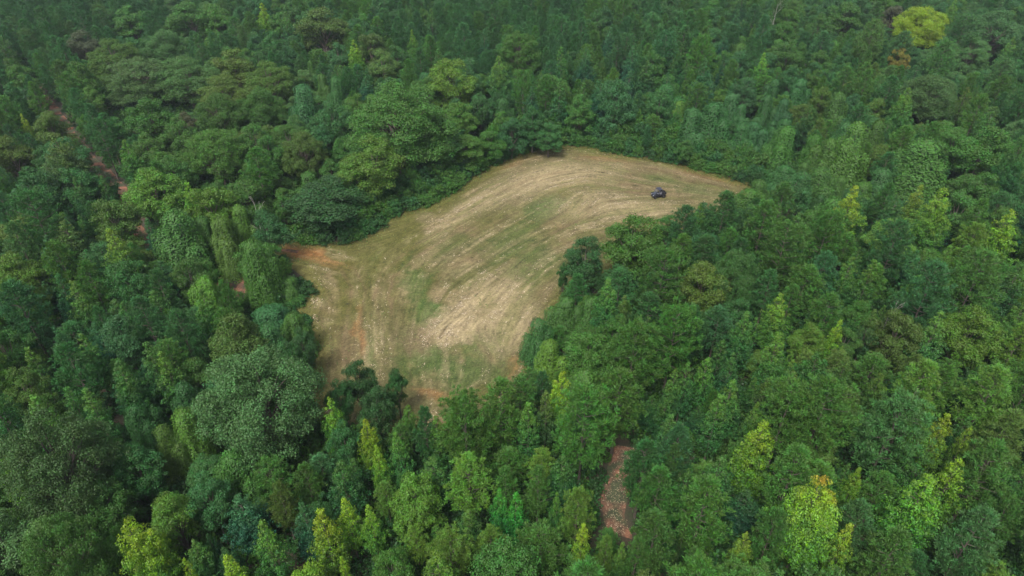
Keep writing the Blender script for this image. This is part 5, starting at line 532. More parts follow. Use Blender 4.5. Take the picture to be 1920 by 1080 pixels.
HT,36,253,6,1.9;HT,97,235,6,1.8;HT,115,286,8,2.1;HG,96,221,6,1.7;HL,99,111,14,3.8;HT,139,264,6,1.9;HB,-102,199,5,1.5;HB,-96,275,7,2.0;HT,-117,237,6,1.8
HG,-74,236,6,1.7;HG,84,266,7,1.9;HB,152,262,7,1.9;HT,-51,188,5,1.4;HG,164,279,7,2.0;HT,-152,268,7,1.9;HT,-71,210,5,1.6;HT,-88,187,5,1.4;HT,82,274,7,2.0
HT,92,233,6,1.7;HB,161,280,7,2.0;HG,100,269,7,1.9;HG,160,221,5,1.6;HB,126,244,6,1.7;HT,-69,193,5,1.4;HT,-29,286,7,1.9;HG,191,285,7,1.9;HB,173,275,7,1.9
HG,99,278,7,1.9;HT,-124,285,6,1.9;HB,-97,108,12,3.5;HT,75,280,7,1.9;HG,-32,28,6,1.7;HT,-197,279,6,1.9;HT,-84,255,6,1.7;HB,121,242,5,1.6;HT,136,271,6,1.8
HT,-108,280,7,1.8;HG,45,259,6,1.7;HB,-126,218,5,1.5;HT,-77,230,6,1.5;HG,-22,266,6,1.7;HT,7,285,6,1.8;HT,-122,242,6,1.6;HG,-111,251,6,1.6;HT,93,102,10,3.2
HG,107,274,6,1.7;HT,102,210,5,1.4;HT,137,274,6,1.7;HB,118,140,13,3.9;HT,77,247,6,1.6;HT,-155,259,6,1.6;HT,153,282,6,1.7;HT,36,261,5,1.6;HG,47,241,5,1.5
HG,30,235,5,1.4;HT,62,267,5,1.6;HT,141,284,5,1.6;HT,-173,285,5,1.6;HG,87,230,5,1.4;HG,87,92,8,2.6;HT,-74,281,5,1.5;HT,187,277,5,1.5;HG,-100,113,9,2.9
HG,97,245,5,1.3;HB,-159,271,5,1.5;HG,168,253,5,1.3;HB,-100,270,5,1.4;HT,134,249,5,1.3;HT,-121,284,5,1.4;HG,3,33,5,1.3;HT,-153,276,5,1.3;HT,-150,189,12,3.7
HB,140,174,11,3.4;HT,-162,209,13,3.9;HG,113,130,9,2.7;HB,138,168,12,3.2;HT,163,213,12,3.6;HG,-104,117,8,2.1;HT,115,135,8,2.3;HT,129,158,9,2.5;HT,159,202,11,2.9
HT,146,186,10,2.7;HT,187,246,10,3.0;HT,-206,279,10,3.1;HT,212,285,10,3.2;HT,207,276,11,3.0;HT,-180,237,8,2.4;HT,-189,247,8,2.5;HB,-213,284,10,2.8;HG,188,252,9,2.4
HB,185,240,7,2.2;HB,196,255,8,2.2;HB,192,255,8,2.2;HT,197,259,6,1.6;HT,-212,280,6,1.5;KB,200,268,13,5.7"""
FIELD_EDGE = [(-41.6, 104.3), (-39.9, 104.3), (-35.3, 103.2), (-29.8, 103.9), (-25.6, 107.6), (-22.5, 113.8), (-16.8, 118.0), (-11.9, 123.0), (-8.9, 128.6), (-4.6, 135.1), (0.0, 140.2), (4.8, 143.6), (12.3, 146.2), (18.3, 145.0), (22.8, 141.6), (29.6, 139.4), (37.1, 135.7), (43.1, 131.6), (49.1, 126.7), (49.9, 123.7), (46.3, 118.6), (37.3, 111.4), (28.2, 105.7), (21.6, 100.4), (17.4, 97.1), (15.1, 92.3), (11.1, 92.3), (8.2, 87.9), (5.8, 82.4), (3.1, 75.0), (1.8, 68.3), (1.8, 64.3), (-2.8, 61.4), (-7.4, 58.7), (-12.0, 57.4), (-17.5, 58.7), (-23.3, 60.5), (-27.1, 62.4), (-28.5, 68.3), (-27.9, 71.6), (-29.1, 77.4), (-30.9, 82.4), (-33.0, 85.1), (-31.9, 89.7), (-34.4, 95.1), (-36.8, 97.6), (-39.3, 98.4), (-40.9, 100.4)]
TRACKS = [[(-133.5, 186.7), (-113.0, 163.0), (-106.4, 154.4), (-98.9, 145.3), (-92.1, 137.8), (-85.0, 130.1), (-78.7, 123.7), (-75.8, 119.0), (-70.0, 109.1), (-67.6, 106.1), (-65.9, 103.5), (-58.3, 98.4), (-51.1, 95.1), (-46.9, 90.8), (-44.6, 89.1), (-44.0, 97.1), (-43.6, 102.1), (-37.9, 101.8)],
    [(13.8, 57.2), (12.8, 52.1), (11.7, 49.1), (11.5, 46.6), (11.9, 44.9), (11.9, 44.5)]]
PATCHES = [
    (-38.3, 101.8, 5.94, -1.44, 0.40, -2.20, 'clay', 1.0),
    (-31.4, 98.4, 4.85, -1.98, 0.14, -1.91, 'clay', 0.7),
    (-23.7, 82.4, 0.58, -0.03, 1.00, -6.26, 'clay', 0.35),
    (-22.6, 76.2, 0.47, 0.00, 0.53, -2.91, 'clay', 0.5),
    (-12.3, 66.1, 2.02, 0.00, 0.10, -0.90, 'clay', 0.4),
    (-9.6, 65.1, 2.86, 0.00, 0.10, -1.18, 'clay', 0.3),
    (-0.2, 71.6, 1.06, 0.00, 0.00, -2.17, 'clay', 0.35),
    (41.8, 130.8, 9.25, -5.80, -0.66, -1.90, 'clay', 0.3),
    (21.4, 140.5, 6.73, -2.27, -0.38, -2.15, 'clay', 0.2),
    (-1.2, 136.4, 6.73, 5.57, 0.41, -2.44, 'clay', 0.25),
    (-24.4, 100.4, 10.32, 0.00, 1.57, -9.57, 'olive', 0.7),
    (-19.9, 109.5, 5.24, 4.04, 2.43, -7.72, 'olive', 0.8),
    (-6.8, 131.3, 5.97, 7.30, 1.32, -4.71, 'olive', 0.85),
    (-14.7, 118.6, 5.42, 5.63, 1.09, -3.43, 'olive', 0.8),
    (-27.2, 90.8, 2.19, 0.00, 2.40, -12.25, 'olive', 0.8),
    (-19.8, 87.9, 6.87, 0.00, 1.17, -8.07, 'olive', 0.45),
    (-13.3, 83.8, 3.33, 0.00, 0.52, -5.17, 'green', 0.6),
    (-16.4, 92.3, 1.86, 0.59, 1.56, -7.13, 'green', 0.55),
    (-12.5, 85.8, 1.18, 0.00, 0.15, -1.64, 'green', 0.9),
    (-27.6, 71.6, 1.06, 0.00, 1.45, -6.29, 'green', 0.6),
    (-12.3, 73.8, 5.39, 0.00, 0.50, -4.96, 'green', 0.75),
    (-6.0, 70.5, 5.24, 0.00, 0.21, -4.19, 'green', 0.6),
    (-4.7, 76.2, 3.92, 0.00, 0.13, -3.48, 'green', 0.5),
    (-20.6, 72.7, 0.91, 0.00, 1.09, -6.41, 'green', 0.5),
    (0.0, 105.7, 5.23, 5.69, 1.41, -4.61, 'green', 0.45),
    (6.3, 117.5, 5.24, 2.79, 0.41, -4.39, 'green', 0.7),
    (3.7, 97.1, 5.06, 5.06, 1.23, -4.11, 'green', 0.4),
    (11.6, 98.7, 2.78, 1.73, 0.23, -1.86, 'green', 0.6),
    (10.8, 93.9, 3.14, 4.12, 1.88, -4.62, 'green', 0.35),
    (30.4, 130.1, 7.88, 0.00, -0.49, -2.90, 'green', 0.35),
    (38.1, 124.2, 5.82, -2.36, -0.81, -2.67, 'green', 0.4),
    (18.1, 143.3, 4.70, -0.98, -0.22, -1.68, 'green', 0.4),
    (-10.6, 103.9, 4.78, 5.56, 1.71, -4.50, 'green', 0.3),
    (-4.3, 66.3, 4.27, 1.06, 0.23, -1.38, 'olive', 0.6),
    (-30.1, 87.9, 1.89, 0.00, 0.50, -2.25, 'straw', 0.8),
    (-29.7, 82.4, 1.81, 0.00, 0.73, -3.21, 'straw', 0.75),
    (-8.2, 81.1, 6.86, 4.10, 1.21, -4.11, 'straw', 0.9),
    (-5.2, 87.9, 6.40, 7.81, 1.57, -3.43, 'straw', 0.85),
    (0.0, 83.8, 3.37, 6.48, 3.68, -4.99, 'straw', 0.7),
    (-10.3, 77.4, 3.96, 0.00, 0.14, -1.68, 'straw', 0.7),
    (11.3, 131.3, 16.46, 4.99, 0.01, -7.10, 'straw', 0.6),
    (4.5, 128.9, 9.86, 9.72, 1.21, -6.35, 'straw', 0.5),
    (-8.4, 117.5, 6.25, 7.77, 1.20, -3.60, 'straw', 0.6),
    (17.8, 117.5, 12.55, 0.00, -0.76, -7.11, 'straw', 0.5),
    (24.8, 115.4, 8.26, 0.00, -0.43, -2.85, 'straw', 0.6),
    (-12.9, 109.5, 4.04, 4.95, 0.87, -2.29, 'straw', 0.6),
    (-16.3, 113.4, 3.06, 0.00, 0.24, -2.38, 'straw', 0.4),
    (-25.9, 72.7, 1.52, 0.00, 1.38, -6.41, 'tan', 0.6),
    (-24.1, 75.0, 2.33, 0.00, 1.30, -6.65, 'tan', 0.5),
    (37.4, 131.3, 8.51, -5.26, -1.07, -3.32, 'tan', 0.5),
    (-1.6, 79.8, 3.51, 5.60, 2.81, -4.32, 'straw', 0.5),
    (-14.1, 76.2, 2.80, 1.65, 1.16, -3.28, 'tan', 0.6)]
MOWING = [
    (-37.5, 100.4, -0.29), (-31.2, 97.1, -0.41), (-28.5, 77.4, -1.35), (-27.7, 70.5, -1.34), (-22.6, 79.8, -1.40), (-23.8, 97.1, 1.41), (-17.5, 90.8, 1.54), (-18.1, 82.4, -1.49), (-22.5, 70.5, -1.33), (-9.1, 82.4, 0.98), (-5.5, 97.1, 0.92), (-13.6, 105.7, 0.92), (-1.0, 109.5, 0.84), (-8.5, 119.7, 0.90), (-16.5, 115.4, 0.87), (0.0, 126.5, 0.85), (4.7, 136.4, 0.54), (14.4, 141.9, 0.00), (22.1, 136.4, -0.58), (11.3, 130.1, 0.42), (20.0, 127.7, -0.30), (27.2, 131.3, -0.47), (38.3, 130.1, -0.59), (46.3, 126.5, -0.59), (31.0, 121.4, 0.00), (23.0, 117.5, 0.17), (13.2, 118.6, 1.17), (8.3, 115.4, 0.92), (24.4, 113.0, 0.26), (15.8, 108.5, 0.45), (8.5, 102.1, 0.79), (3.4, 87.9, 1.08), (1.6, 79.8, 1.21), (-4.7, 76.2, -1.04), (-8.3, 71.6, -1.50), (-2.2, 70.5, 1.28), (-11.8, 68.3, -1.35), (-5.1, 66.3, 0.48), (5.4, 93.9, 1.02), (-25.6, 107.6, 0.51), (-26.6, 87.9, -1.33)]
RUTS = [
    [(-24.7, 64.3), (-25.1, 70.5), (-24.9, 77.4), (-25.7, 85.1), (-26.3, 90.8), (-29.2, 96.3), (-37.6, 100.8)],
    [(-23.3, 64.3), (-23.6, 70.5), (-23.1, 77.4), (-23.5, 85.1), (-24.0, 90.1), (-26.9, 96.3), (-38.0, 102.5)],
    [(-4.3, 64.3), (-1.8, 66.8), (0.0, 69.9), (2.0, 76.2), (4.1, 82.4)],
    [(-3.2, 63.8), (-0.7, 66.3), (1.1, 69.6), (3.1, 76.2), (5.4, 82.4)],
    [(-19.4, 79.8), (-22.3, 87.9), (-22.4, 94.7), (-18.9, 101.3), (-12.9, 109.5)],
    [(-17.0, 77.4), (-19.9, 87.9), (-19.9, 93.9), (-16.4, 100.4), (-10.8, 107.6)],
    [(-7.3, 80.5), (-4.7, 76.2), (-1.1, 70.5)],
    [(13.3, 113.4), (13.3, 120.8), (17.6, 126.5), (26.6, 127.7), (29.8, 126.5)],
    [(15.0, 110.4), (14.3, 116.5), (18.4, 123.0), (23.9, 124.2), (29.1, 122.3)],
    [(-19.6, 71.6), (-15.6, 75.6), (-11.3, 79.2)],
    [(-15.3, 76.2), (-14.2, 70.5), (-12.7, 65.3)],
    [(-19.3, 87.9), (-18.8, 82.4), (-17.4, 75.0)]]

# ------------------------------------------------------------------ helpers
COL = scene.collection

def link(o):
    COL.objects.link(o)
    return o

def tag(o, label=None, cat=None, group=None, kind=None):
    if label: o["label"] = label
    if cat: o["category"] = cat
    if group: o["group"] = group
    if kind: o["kind"] = kind
    return o

def empty(name, loc, rz=0.0):
    e = bpy.data.objects.new(name, None)
    e.empty_display_size = 0.3
    e.location = loc
    e.rotation_euler = (0, 0, rz)
    return link(e)

def mesh_np(name, verts, faces_flat, nper, mats, mat_index=None, smooth=False):
    """verts (n,3), faces_flat flat list of indices, nper vertices per face."""
    me = bpy.data.meshes.new(name)
    verts = np.asarray(verts, dtype=np.float32)
    faces_flat = np.asarray(faces_flat, dtype=np.int32).ravel()
    nf = len(faces_flat) // nper
    me.vertices.add(len(verts))
    me.vertices.foreach_set("co", verts.ravel())
    me.loops.add(len(faces_flat))
    me.loops.foreach_set("vertex_index", faces_flat)
    me.polygons.add(nf)
    me.polygons.foreach_set("loop_start", np.arange(nf, dtype=np.int32) * nper)
    if mat_index is not None:
        me.polygons.foreach_set("material_index", np.asarray(mat_index, dtype=np.int32))
    me.polygons.foreach_set("use_smooth", np.full(nf, smooth))
    for m in mats: me.materials.append(m)
    me.update(calc_edges=True)
    me.validate()
    return me

def inside(px, py, poly):
    """vectorised point in polygon"""
    px = np.asarray(px, float); py = np.asarray(py, float)
    r = np.zeros(px.shape, bool)
    n = len(poly); j = n - 1
    for i in range(n):
        xi, yi = poly[i]; xj, yj = poly[j]
        if yi != yj:
            cnd = ((yi > py) != (yj > py)) & (px < (xj - xi) * (py - yi) / (yj - yi) + xi)
            r ^= cnd
        j = i
    return r

def dist_line(px, py, line, closed=False):
    px = np.asarray(px, float); py = np.asarray(py, float)
    m = np.full(px.shape, 1e9)
    pts = list(line) + ([line[0]] if closed else [])
    for (ax, ay), (bx, by) in zip(pts, pts[1:]):
        vx, vy = bx - ax, by - ay
        L = vx * vx + vy * vy + 1e-9
        t = np.clip(((px - ax) * vx + (py - ay) * vy) / L, 0, 1)
        m = np.minimum(m, np.hypot(px - ax - t * vx, py - ay - t * vy))
    return m

# ------------------------------------------------------------------ materials
class NT:
    def __init__(s, name):
        s.m = bpy.data.materials.new(name)
        s.m.use_nodes = True
        s.t = s.m.node_tree
        s.t.nodes.clear()
    def n(s, typ, ins=None, **kw):
        o = s.t.nodes.new(typ)
        for k, v in kw.items(): setattr(o, k, v)
        for k, v in (ins or {}).items():
            if isinstance(v, bpy.types.NodeSocket): s.t.links.new(v, o.inputs[k])
            else: o.inputs[k].default_value = v
        return o
    def out(s, sh, vol=False):
        o = s.n("ShaderNodeOutputMaterial")
        s.t.links.new(sh, o.inputs[1 if vol else 0])
        return s.m
    def math(s, op, a, b=0.0, c=None):
        o = s.n("ShaderNodeMath", operation=op)
        for i, v in enumerate((a, b) if c is None else (a, b, c)):
            if isinstance(v, bpy.types.NodeSocket): s.t.links.new(v, o.inputs[i])
            else: o.inputs[i].default_value = v
        return o.outputs[0]
    def mix(s, f, a, b, blend='MIX'):
        o = s.n("ShaderNodeMix", data_type='RGBA', blend_type=blend)
        for i, v in ((0, f), (6, a), (7, b)):
            if isinstance(v, bpy.types.NodeSocket): s.t.links.new(v, o.inputs[i])
            else: o.inputs[i].default_value = v if not isinstance(v, tuple) or len(v) == 4 else (*v, 1)
        return o.outputs[2]
    def ramp(s, f, stops):
        o = s.n("ShaderNodeValToRGB", {0: f})
        el = o.color_ramp.elements
        while len(el) < len(stops): el.new(0.5)
        for e, (p, c) in zip(el, stops):
            e.position = p
            e.color = (*c, 1) if len(c) == 3 else c
        return o.outputs[0]

def leaf_material(name, source, translucency=0.28, spec=0.25, rough=0.55, orange=False, turning=False):
    """source OBJECT: tint from the object's colour; INSTANCER: from the instance attribute; GEOMETRY: fixed tint on the mesh."""
    g = NT(name)
    if source == 'OBJECT':
        tint = g.n("ShaderNodeObjectInfo").outputs["Color"]
    else:
        tint = g.n("ShaderNodeAttribute", attribute_name="tint", attribute_type='INSTANCER').outputs["Color"]
    geo = g.n("ShaderNodeNewGeometry")
    rnd = geo.outputs["Random Per Island"]
    clump = g.n("ShaderNodeAttribute", attribute_name="clump", attribute_type='GEOMETRY').outputs["Fac"]
    hsv = g.n("ShaderNodeHueSaturation", {"Color": tint,
        "Hue": g.math('ADD', 0.484, g.math('MULTIPLY', clump, 0.032)),
        "Saturation": g.math('ADD', 0.86, g.math('MULTIPLY', rnd, 0.2)),
        "Value": g.math('ADD', 0.64, g.math('ADD', g.math('MULTIPLY', rnd, 0.26), g.math('MULTIPLY', clump, 0.48)))})
    colr = hsv.outputs[0]
    if turning:                     # the lower and inner leaves of a turning tree are still green
        z0 = g.n("ShaderNodeSeparateXYZ", {0: g.n("ShaderNodeTexCoord").outputs["Generated"]}).outputs[2]
        n0 = g.n("ShaderNodeTexNoise", {"Scale": 7.0, "Detail": 3.0}).outputs["Fac"]
        f0 = g.n("ShaderNodeMapRange", {0: g.math('ADD', z0, g.math('MULTIPLY', n0, .9)), 1: .80, 2: 1.32}).outputs[0]
        green = g.mix(1.0, colr, (.46, .70, 1.15), 'MULTIPLY')
        colr = g.mix(f0, green, colr)
    if orange:
        z = g.n("ShaderNodeSeparateXYZ", {0: g.n("ShaderNodeTexCoord").outputs["Generated"]}).outputs[2]
        nz = g.n("ShaderNodeTexNoise", {"Scale": 6.0}).outputs["Fac"]
        f = g.math('MULTIPLY', g.math('SUBTRACT', g.math('ADD', z, g.math('MULTIPLY', nz, 0.35)), 0.98), 5.0)
        fc = g.n("ShaderNodeClamp", {0: f}).outputs[0]
        colr = g.mix(g.math('MULTIPLY', fc, 0.8), colr, (0.34, 0.19, 0.025))
    p = g.n("ShaderNodeBsdfPrincipled", {"Base Color": colr, "Roughness": rough, "Specular IOR Level": spec})
    tcol = g.mix(1.0, colr, (1.25, 1.3, 0.55), 'MULTIPLY')
    tr = g.n("ShaderNodeBsdfTranslucent", {"Color": tcol})
    mx = g.n("ShaderNodeMixShader", {0: translucency, 1: p.outputs[0], 2: tr.outputs[0]})
    return g.out(mx.outputs[0])

def bark_material(name, a, b):
    g = NT(name)
    nz = g.n("ShaderNodeTexNoise", {"Scale": 5.0, "Detail": 5.0, "Vector": g.n("ShaderNodeMapping", {0: g.n("ShaderNodeTexCoord").outputs["Object"], 3: (6, 6, 1)}).outputs[0]})
    col = g.ramp(nz.outputs["Fac"], [(0.3, a), (0.7, b)])
    bump = g.n("ShaderNodeBump", {"Strength": 0.6, "Distance": 0.05, "Height": nz.outputs["Fac"]})
    return g.out(g.n("ShaderNodeBsdfPrincipled", {"Base Color": col, "Roughness": 0.9, "Normal": bump.outputs[0]}).outputs[0])

M_LEAF = leaf_material("leaf", 'OBJECT')
M_NEEDLE = leaf_material("needle", 'OBJECT', 0.18, 0.2, 0.6)
M_MAPLE = leaf_material("maple_leaf", 'OBJECT', orange=True, turning=True)
M_TURN = leaf_material("turning_leaf", 'OBJECT', turning=True)
M_LEAF_I = leaf_material("leaf_of_mass", 'INSTANCER', turning=False)
M_BARK = bark_material("bark", (0.05, 0.04, 0.032), (0.13, 0.11, 0.09))
M_DEAD = bark_material("dead_wood", (0.22, 0.2, 0.18), (0.42, 0.4, 0.37))

# ------------------------------------------------------------------ tree shapes
def unit(v):
    return v / (np.linalg.norm(v, axis=-1, keepdims=True) + 1e-9)

def leaf_quads(C, N, size, aspect, rng, axis=None):
    """rhombic leaves at centres C with normals N. returns verts (4n,3)."""
    n = len(C)
    if axis is None: axis = rng.normal(size=(n, 3))
    T = unit(axis - (axis * N).sum(1, keepdims=True) * N)
    B = np.cross(N, T)
    L = size * rng.uniform(0.7, 1.3, (n, 1))
    W = L * aspect
    V = np.empty((n, 4, 3))
    V[:, 0] = C - T * L * 0.5
    V[:, 1] = C + B * W * 0.5 + T * L * 0.06
    V[:, 2] = C + T * L * 0.5
    V[:, 3] = C - B * W * 0.5 + T * L * 0.06
    return V

def clump_leaves(centres, radii, n, size, aspect, rng, up=0.35, flat=0.8, mess=0.7):
    """leaves over the upper shell of each clump; returns V (m,4,3), clump value per leaf"""
    k = len(centres)
    d = rng.normal(size=(k, n, 3))
    d[..., 2] = np.abs(d[..., 2]) * 1.0 + rng.uniform(-1.1, 0.15, (k, n))
    d = unit(d)
    rad = radii[:, None, None] * rng.uniform(0.65, 1.08, (k, n, 1))
    C = centres[:, None, :] + d * rad * np.array([1, 1, flat])
    N = unit(d + rng.normal(size=d.shape) * mess * 0.48 + np.array([0, 0, up * .6]))
    cv = np.repeat(rng.uniform(0, 1, (k, 1)), n, 1)
    return leaf_quads(C.reshape(-1, 3), N.reshape(-1, 3), size, aspect, rng), cv.ravel()

def crown_mesh(name, parts, mat):
    V = np.concatenate([p[0] for p in parts]).reshape(-1, 3)
    cv = np.concatenate([p[1] for p in parts])
    me = mesh_np(name, V, np.arange(len(V)), 4, [mat])
    a = me.attributes.new("clump", 'FLOAT', 'FACE')
    a.data.foreach_set("value", cv.astype(np.float32))
    return me

def tube_rings(path, radii, sides, V, Fc):
    path = [Vector(p) for p in path]
    base = len(V)
    for i, p in enumerate(path):
        d = (path[min(i + 1, len(path) - 1)] - path[max(i - 1, 0)]).normalized()
        a = d.orthogonal().normalized(); b = d.cross(a)
        for j in range(sides):
            t = 2 * math.pi * j / sides
            V.append(tuple(p + (a * math.cos(t) + b * math.sin(t)) * radii[i]))
    for i in range(len(path) - 1):
        for j in range(sides):
            q = base + i * sides
            Fc.append((q + j, q + (j + 1) % sides, q + sides + (j + 1) % sides, q + sides + j))

def trunk_mesh(name, H, r0, limbs, mat, rng, bend=0.25):
    V, Fc = [], []
    bx, by = rng.uniform(-bend, bend, 2)
    path = [(bx * math.sin(t * 3), by * math.sin(t * 2.3), t * H) for t in np.linspace(0, 1, 7)]
    rr = [r0 * (1.35 if i == 0 else 1) * (1 - 0.88 * i / 6) for i in range(7)]
    tube_rings(path, rr, 7, V, Fc)
    for a, b, r in limbs:
        a = Vector(a); b = Vector(b)
        m = a.lerp(b, 0.5) + Vector((rng.uniform(-.2, .2), rng.uniform(-.2, .2), rng.uniform(-.1, .25))) * (b - a).length * 0.3
        tube_rings([a, m, b], [r, r * 0.65, r * 0.25], 4, V, Fc)
    return mesh_np(name, V, Fc, 4, [mat], smooth=True)

def pine(seed, H=13.0, Rad=2.6, mat=None, dens=1.0, flat_top=0.0):
    rng = np.random.default_rng(seed)
    cs, limbs, dirs = [], [], []
    zb = H * rng.uniform(0.25, 0.34)
    z = zb; ang = rng.uniform(0, 6)
    while z < H * 0.985:
        t = (z - zb) / (H - zb)
        env = Rad * (min(1, 0.55 + t * 1.6) if t < 0.28 else (1 - ((t - 0.28) / 0.72) ** (1.25 + flat_top)) ** 0.85) * 0.98 + 0.22
        for q in range(int(rng.integers(4, 7))):
            ang += 2.4 + rng.uniform(-.4, .4)
            L = env * rng.uniform(0.68, 1.12)
            up = 0.10 + 0.55 * t + rng.uniform(-.1, .15)
            d = np.array([math.cos(ang), math.sin(ang), up])
            o = np.array([0, 0, z])
            m = max(2, int(L / 0.42))
            for i in range(m):
                s = 0.32 + 0.68 * (i + rng.uniform(.2, 1)) / m
                side = np.array([-math.sin(ang), math.cos(ang), 0]) * rng.uniform(-.38, .38) * L * s
                p = o + d * L * s + side + np.array([0, 0, 0.16 * L * s * s + rng.uniform(-.12, .12)])
                cs.append(p); dirs.append(unit(np.array([math.cos(ang) * .55, math.sin(ang) * .55, 0.9]) + rng.normal(size=3) * .22))
            limbs.append((tuple(o - (0, 0, .1)), tuple(o + d * L * 0.9), 0.055))
        z += rng.uniform(0.42, 0.62) * (0.8 if t > .7 else 1)
    cs.append(np.array([0, 0, H])); dirs.append(np.array([0, 0, 1.]))
    cs = np.array(cs); dirs = np.array(dirs)
    n = int(30 * dens)
    k = len(cs)
    # needle sprays fan out of each twig tip
    fan = unit(dirs[:, None, :] * 1.0 + rng.normal(size=(k, n, 3)) * 0.62)
    ln = rng.uniform(0.26, 0.46, (k, n, 1))
    C = cs[:, None, :] + fan * ln * 0.75 + rng.normal(size=(k, n, 3)) * 0.07
    N = unit(np.cross(fan, rng.normal(size=(k, n, 3))))
    N = np.where(N[..., 2:3] < 0, -N, N)
    V = leaf_quads(C.reshape(-1, 3), N.reshape(-1, 3), 0.37, 0.18, rng, axis=fan.reshape(-1, 3))
    cv = np.repeat(rng.uniform(0, 1, (k, 1)), n, 1).ravel()
    return (crown_mesh("pine_crown", [(V, cv)], mat or M_NEEDLE),
            trunk_mesh("pine_trunk", H * .97, 0.17, limbs[::4][:26], M_BARK, rng, 0.12))

def cone_tree(seed, H=12.5, Rad=2.3, mat=None, spires=1):
    """sweetgum or tulip poplar: pointed crown of lumpy leaf bunches on rising limbs"""
    rng = np.random.default_rng(seed)
    cs, rs, limbs = [], [], []
    zb = H * rng.uniform(0.16, 0.26)
    tips = [(0, 0, H, 1.0)] + [(rng.uniform(-.75, .75) * Rad * .55, rng.uniform(-.75, .75) * Rad * .55, H * rng.uniform(.8, .93), .7) for _ in range(spires - 1)]
    for tx, ty, th, sc in tips:
        z = zb; ang = rng.uniform(0, 6)
        while z < th:
            t = (z - zb) / (th - zb)
            env = Rad * sc * (min(1, .7 + 1.2 * t) if t < .25 else (1 - ((t - .25) / .75)) ** .95) * rng.uniform(.85, 1.05) + 0.12
            for q in range(5 if t < .75 else 3):
                ang += 2.399 + rng.uniform(-.3, .3)
                L = env * rng.uniform(.72, 1.1)
                m = max(1, int(round(L / .62)))
                for i in range(m):
                    s = .4 + .6 * (i + rng.uniform(.3, 1)) / m if m > 1 else rng.uniform(.8, 1)
                    off = rng.normal(size=2) * .16 * L
                    cs.append((tx * t + math.cos(ang) * L * s + off[0], ty * t + math.sin(ang) * L * s + off[1], z + L * s * .42 + rng.uniform(-.2, .2)))
                    rs.append(rng.uniform(.30, .50) * (1 if t < .8 else .75))
                if q == 0 and t < .85:
                    limbs.append(((tx * t, ty * t, z - .2), (tx * t + math.cos(ang) * L * .85, ty * t + math.sin(ang) * L * .85, z + L * .35), .05))
            z += rng.uniform(.42, .6)
        cs.append((tx, ty, th - .15)); rs.append(.28)
    cs = np.array(cs); rs = np.array(rs)
    cs = cs * np.where(rng.uniform(0, 1, (len(cs), 1)) < .10, (1.14, 1.14, 1.0), (1, 1, 1)); part = clump_leaves(cs, rs, 42, 0.165, 0.72, rng, up=.25, flat=1.05, mess=.8)
    return (crown_mesh("poplar_crown", [part], mat or M_TURN), trunk_mesh("poplar_trunk", H * .95, .15, limbs[:26], M_BARK, rng, .15))

def round_tree(seed, H=11.0, Rad=3.2, lobes=15, leaf=0.175, per=54, mat=None, cr=(.42, .68), lobe_r=.40, zb=.12, dome=0.0):
    """broadleaf: uneven lobes over an ellipsoid, leaf clumps over each lobe"""
    rng = np.random.default_rng(seed)
    zc = H * (zb + 1) / 2; hz = H * (1 - zb) / 2
    L = []
    tries = 0
    while len(L) < lobes and tries < 3000:
        tries += 1
        d = unit(rng.normal(size=3))
        if d[2] < -.75: continue
        s = rng.uniform(.50, .88)
        p = np.array([d[0] * Rad * s, d[1] * Rad * s, zc + d[2] * hz * s * (1 - dome * .3)])
        r = Rad * lobe_r * rng.uniform(.72, 1.2)
        if all(np.linalg.norm((p - q) * (1, 1, .8)) > (r + w) * .44 for q, w in L): L.append((p, r))
    L.append((np.array([rng.uniform(-.2, .2) * Rad, rng.uniform(-.2, .2) * Rad, H - Rad * lobe_r * .8]), Rad * lobe_r * .8))
    cs, rs, limbs = [], [], []
    for p, r in L:
        k = int(max(8, 16 * (r / .9) ** 1.6))
        d = rng.normal(size=(k, 3))
        d[:, 2] = np.abs(d[:, 2]) * 1.2 - .55
        out = unit(p - np.array([0, 0, zc - hz * .4]))
        d = unit(unit(d) + out * .45)
        q = p + d * r * rng.uniform(.7, 1.05, (k, 1)) * (1, 1, 1.0)
        cs.append(q); rs.append(rng.uniform(cr[0], cr[1], k))
        limbs.append(((0, 0, max(H * .18, p[2] - r - hz * .5)), tuple(p + (0, 0, r * .2)), .04 + Rad * .018))
    cs = np.concatenate(cs); rs = np.concatenate(rs)
    far = rng.uniform(0, 1, len(cs)) < .09
    cs[far, :2] *= 1.13; rs[far] *= .75
    part = clump_leaves(cs, rs, per, leaf, .72, rng, up=.3, flat=.95, mess=.85)
    return (crown_mesh("broadleaf_crown", [part], mat or M_LEAF), trunk_mesh("broadleaf_trunk", H * .8, .1 + Rad * .035, limbs, M_BARK, rng, .3))

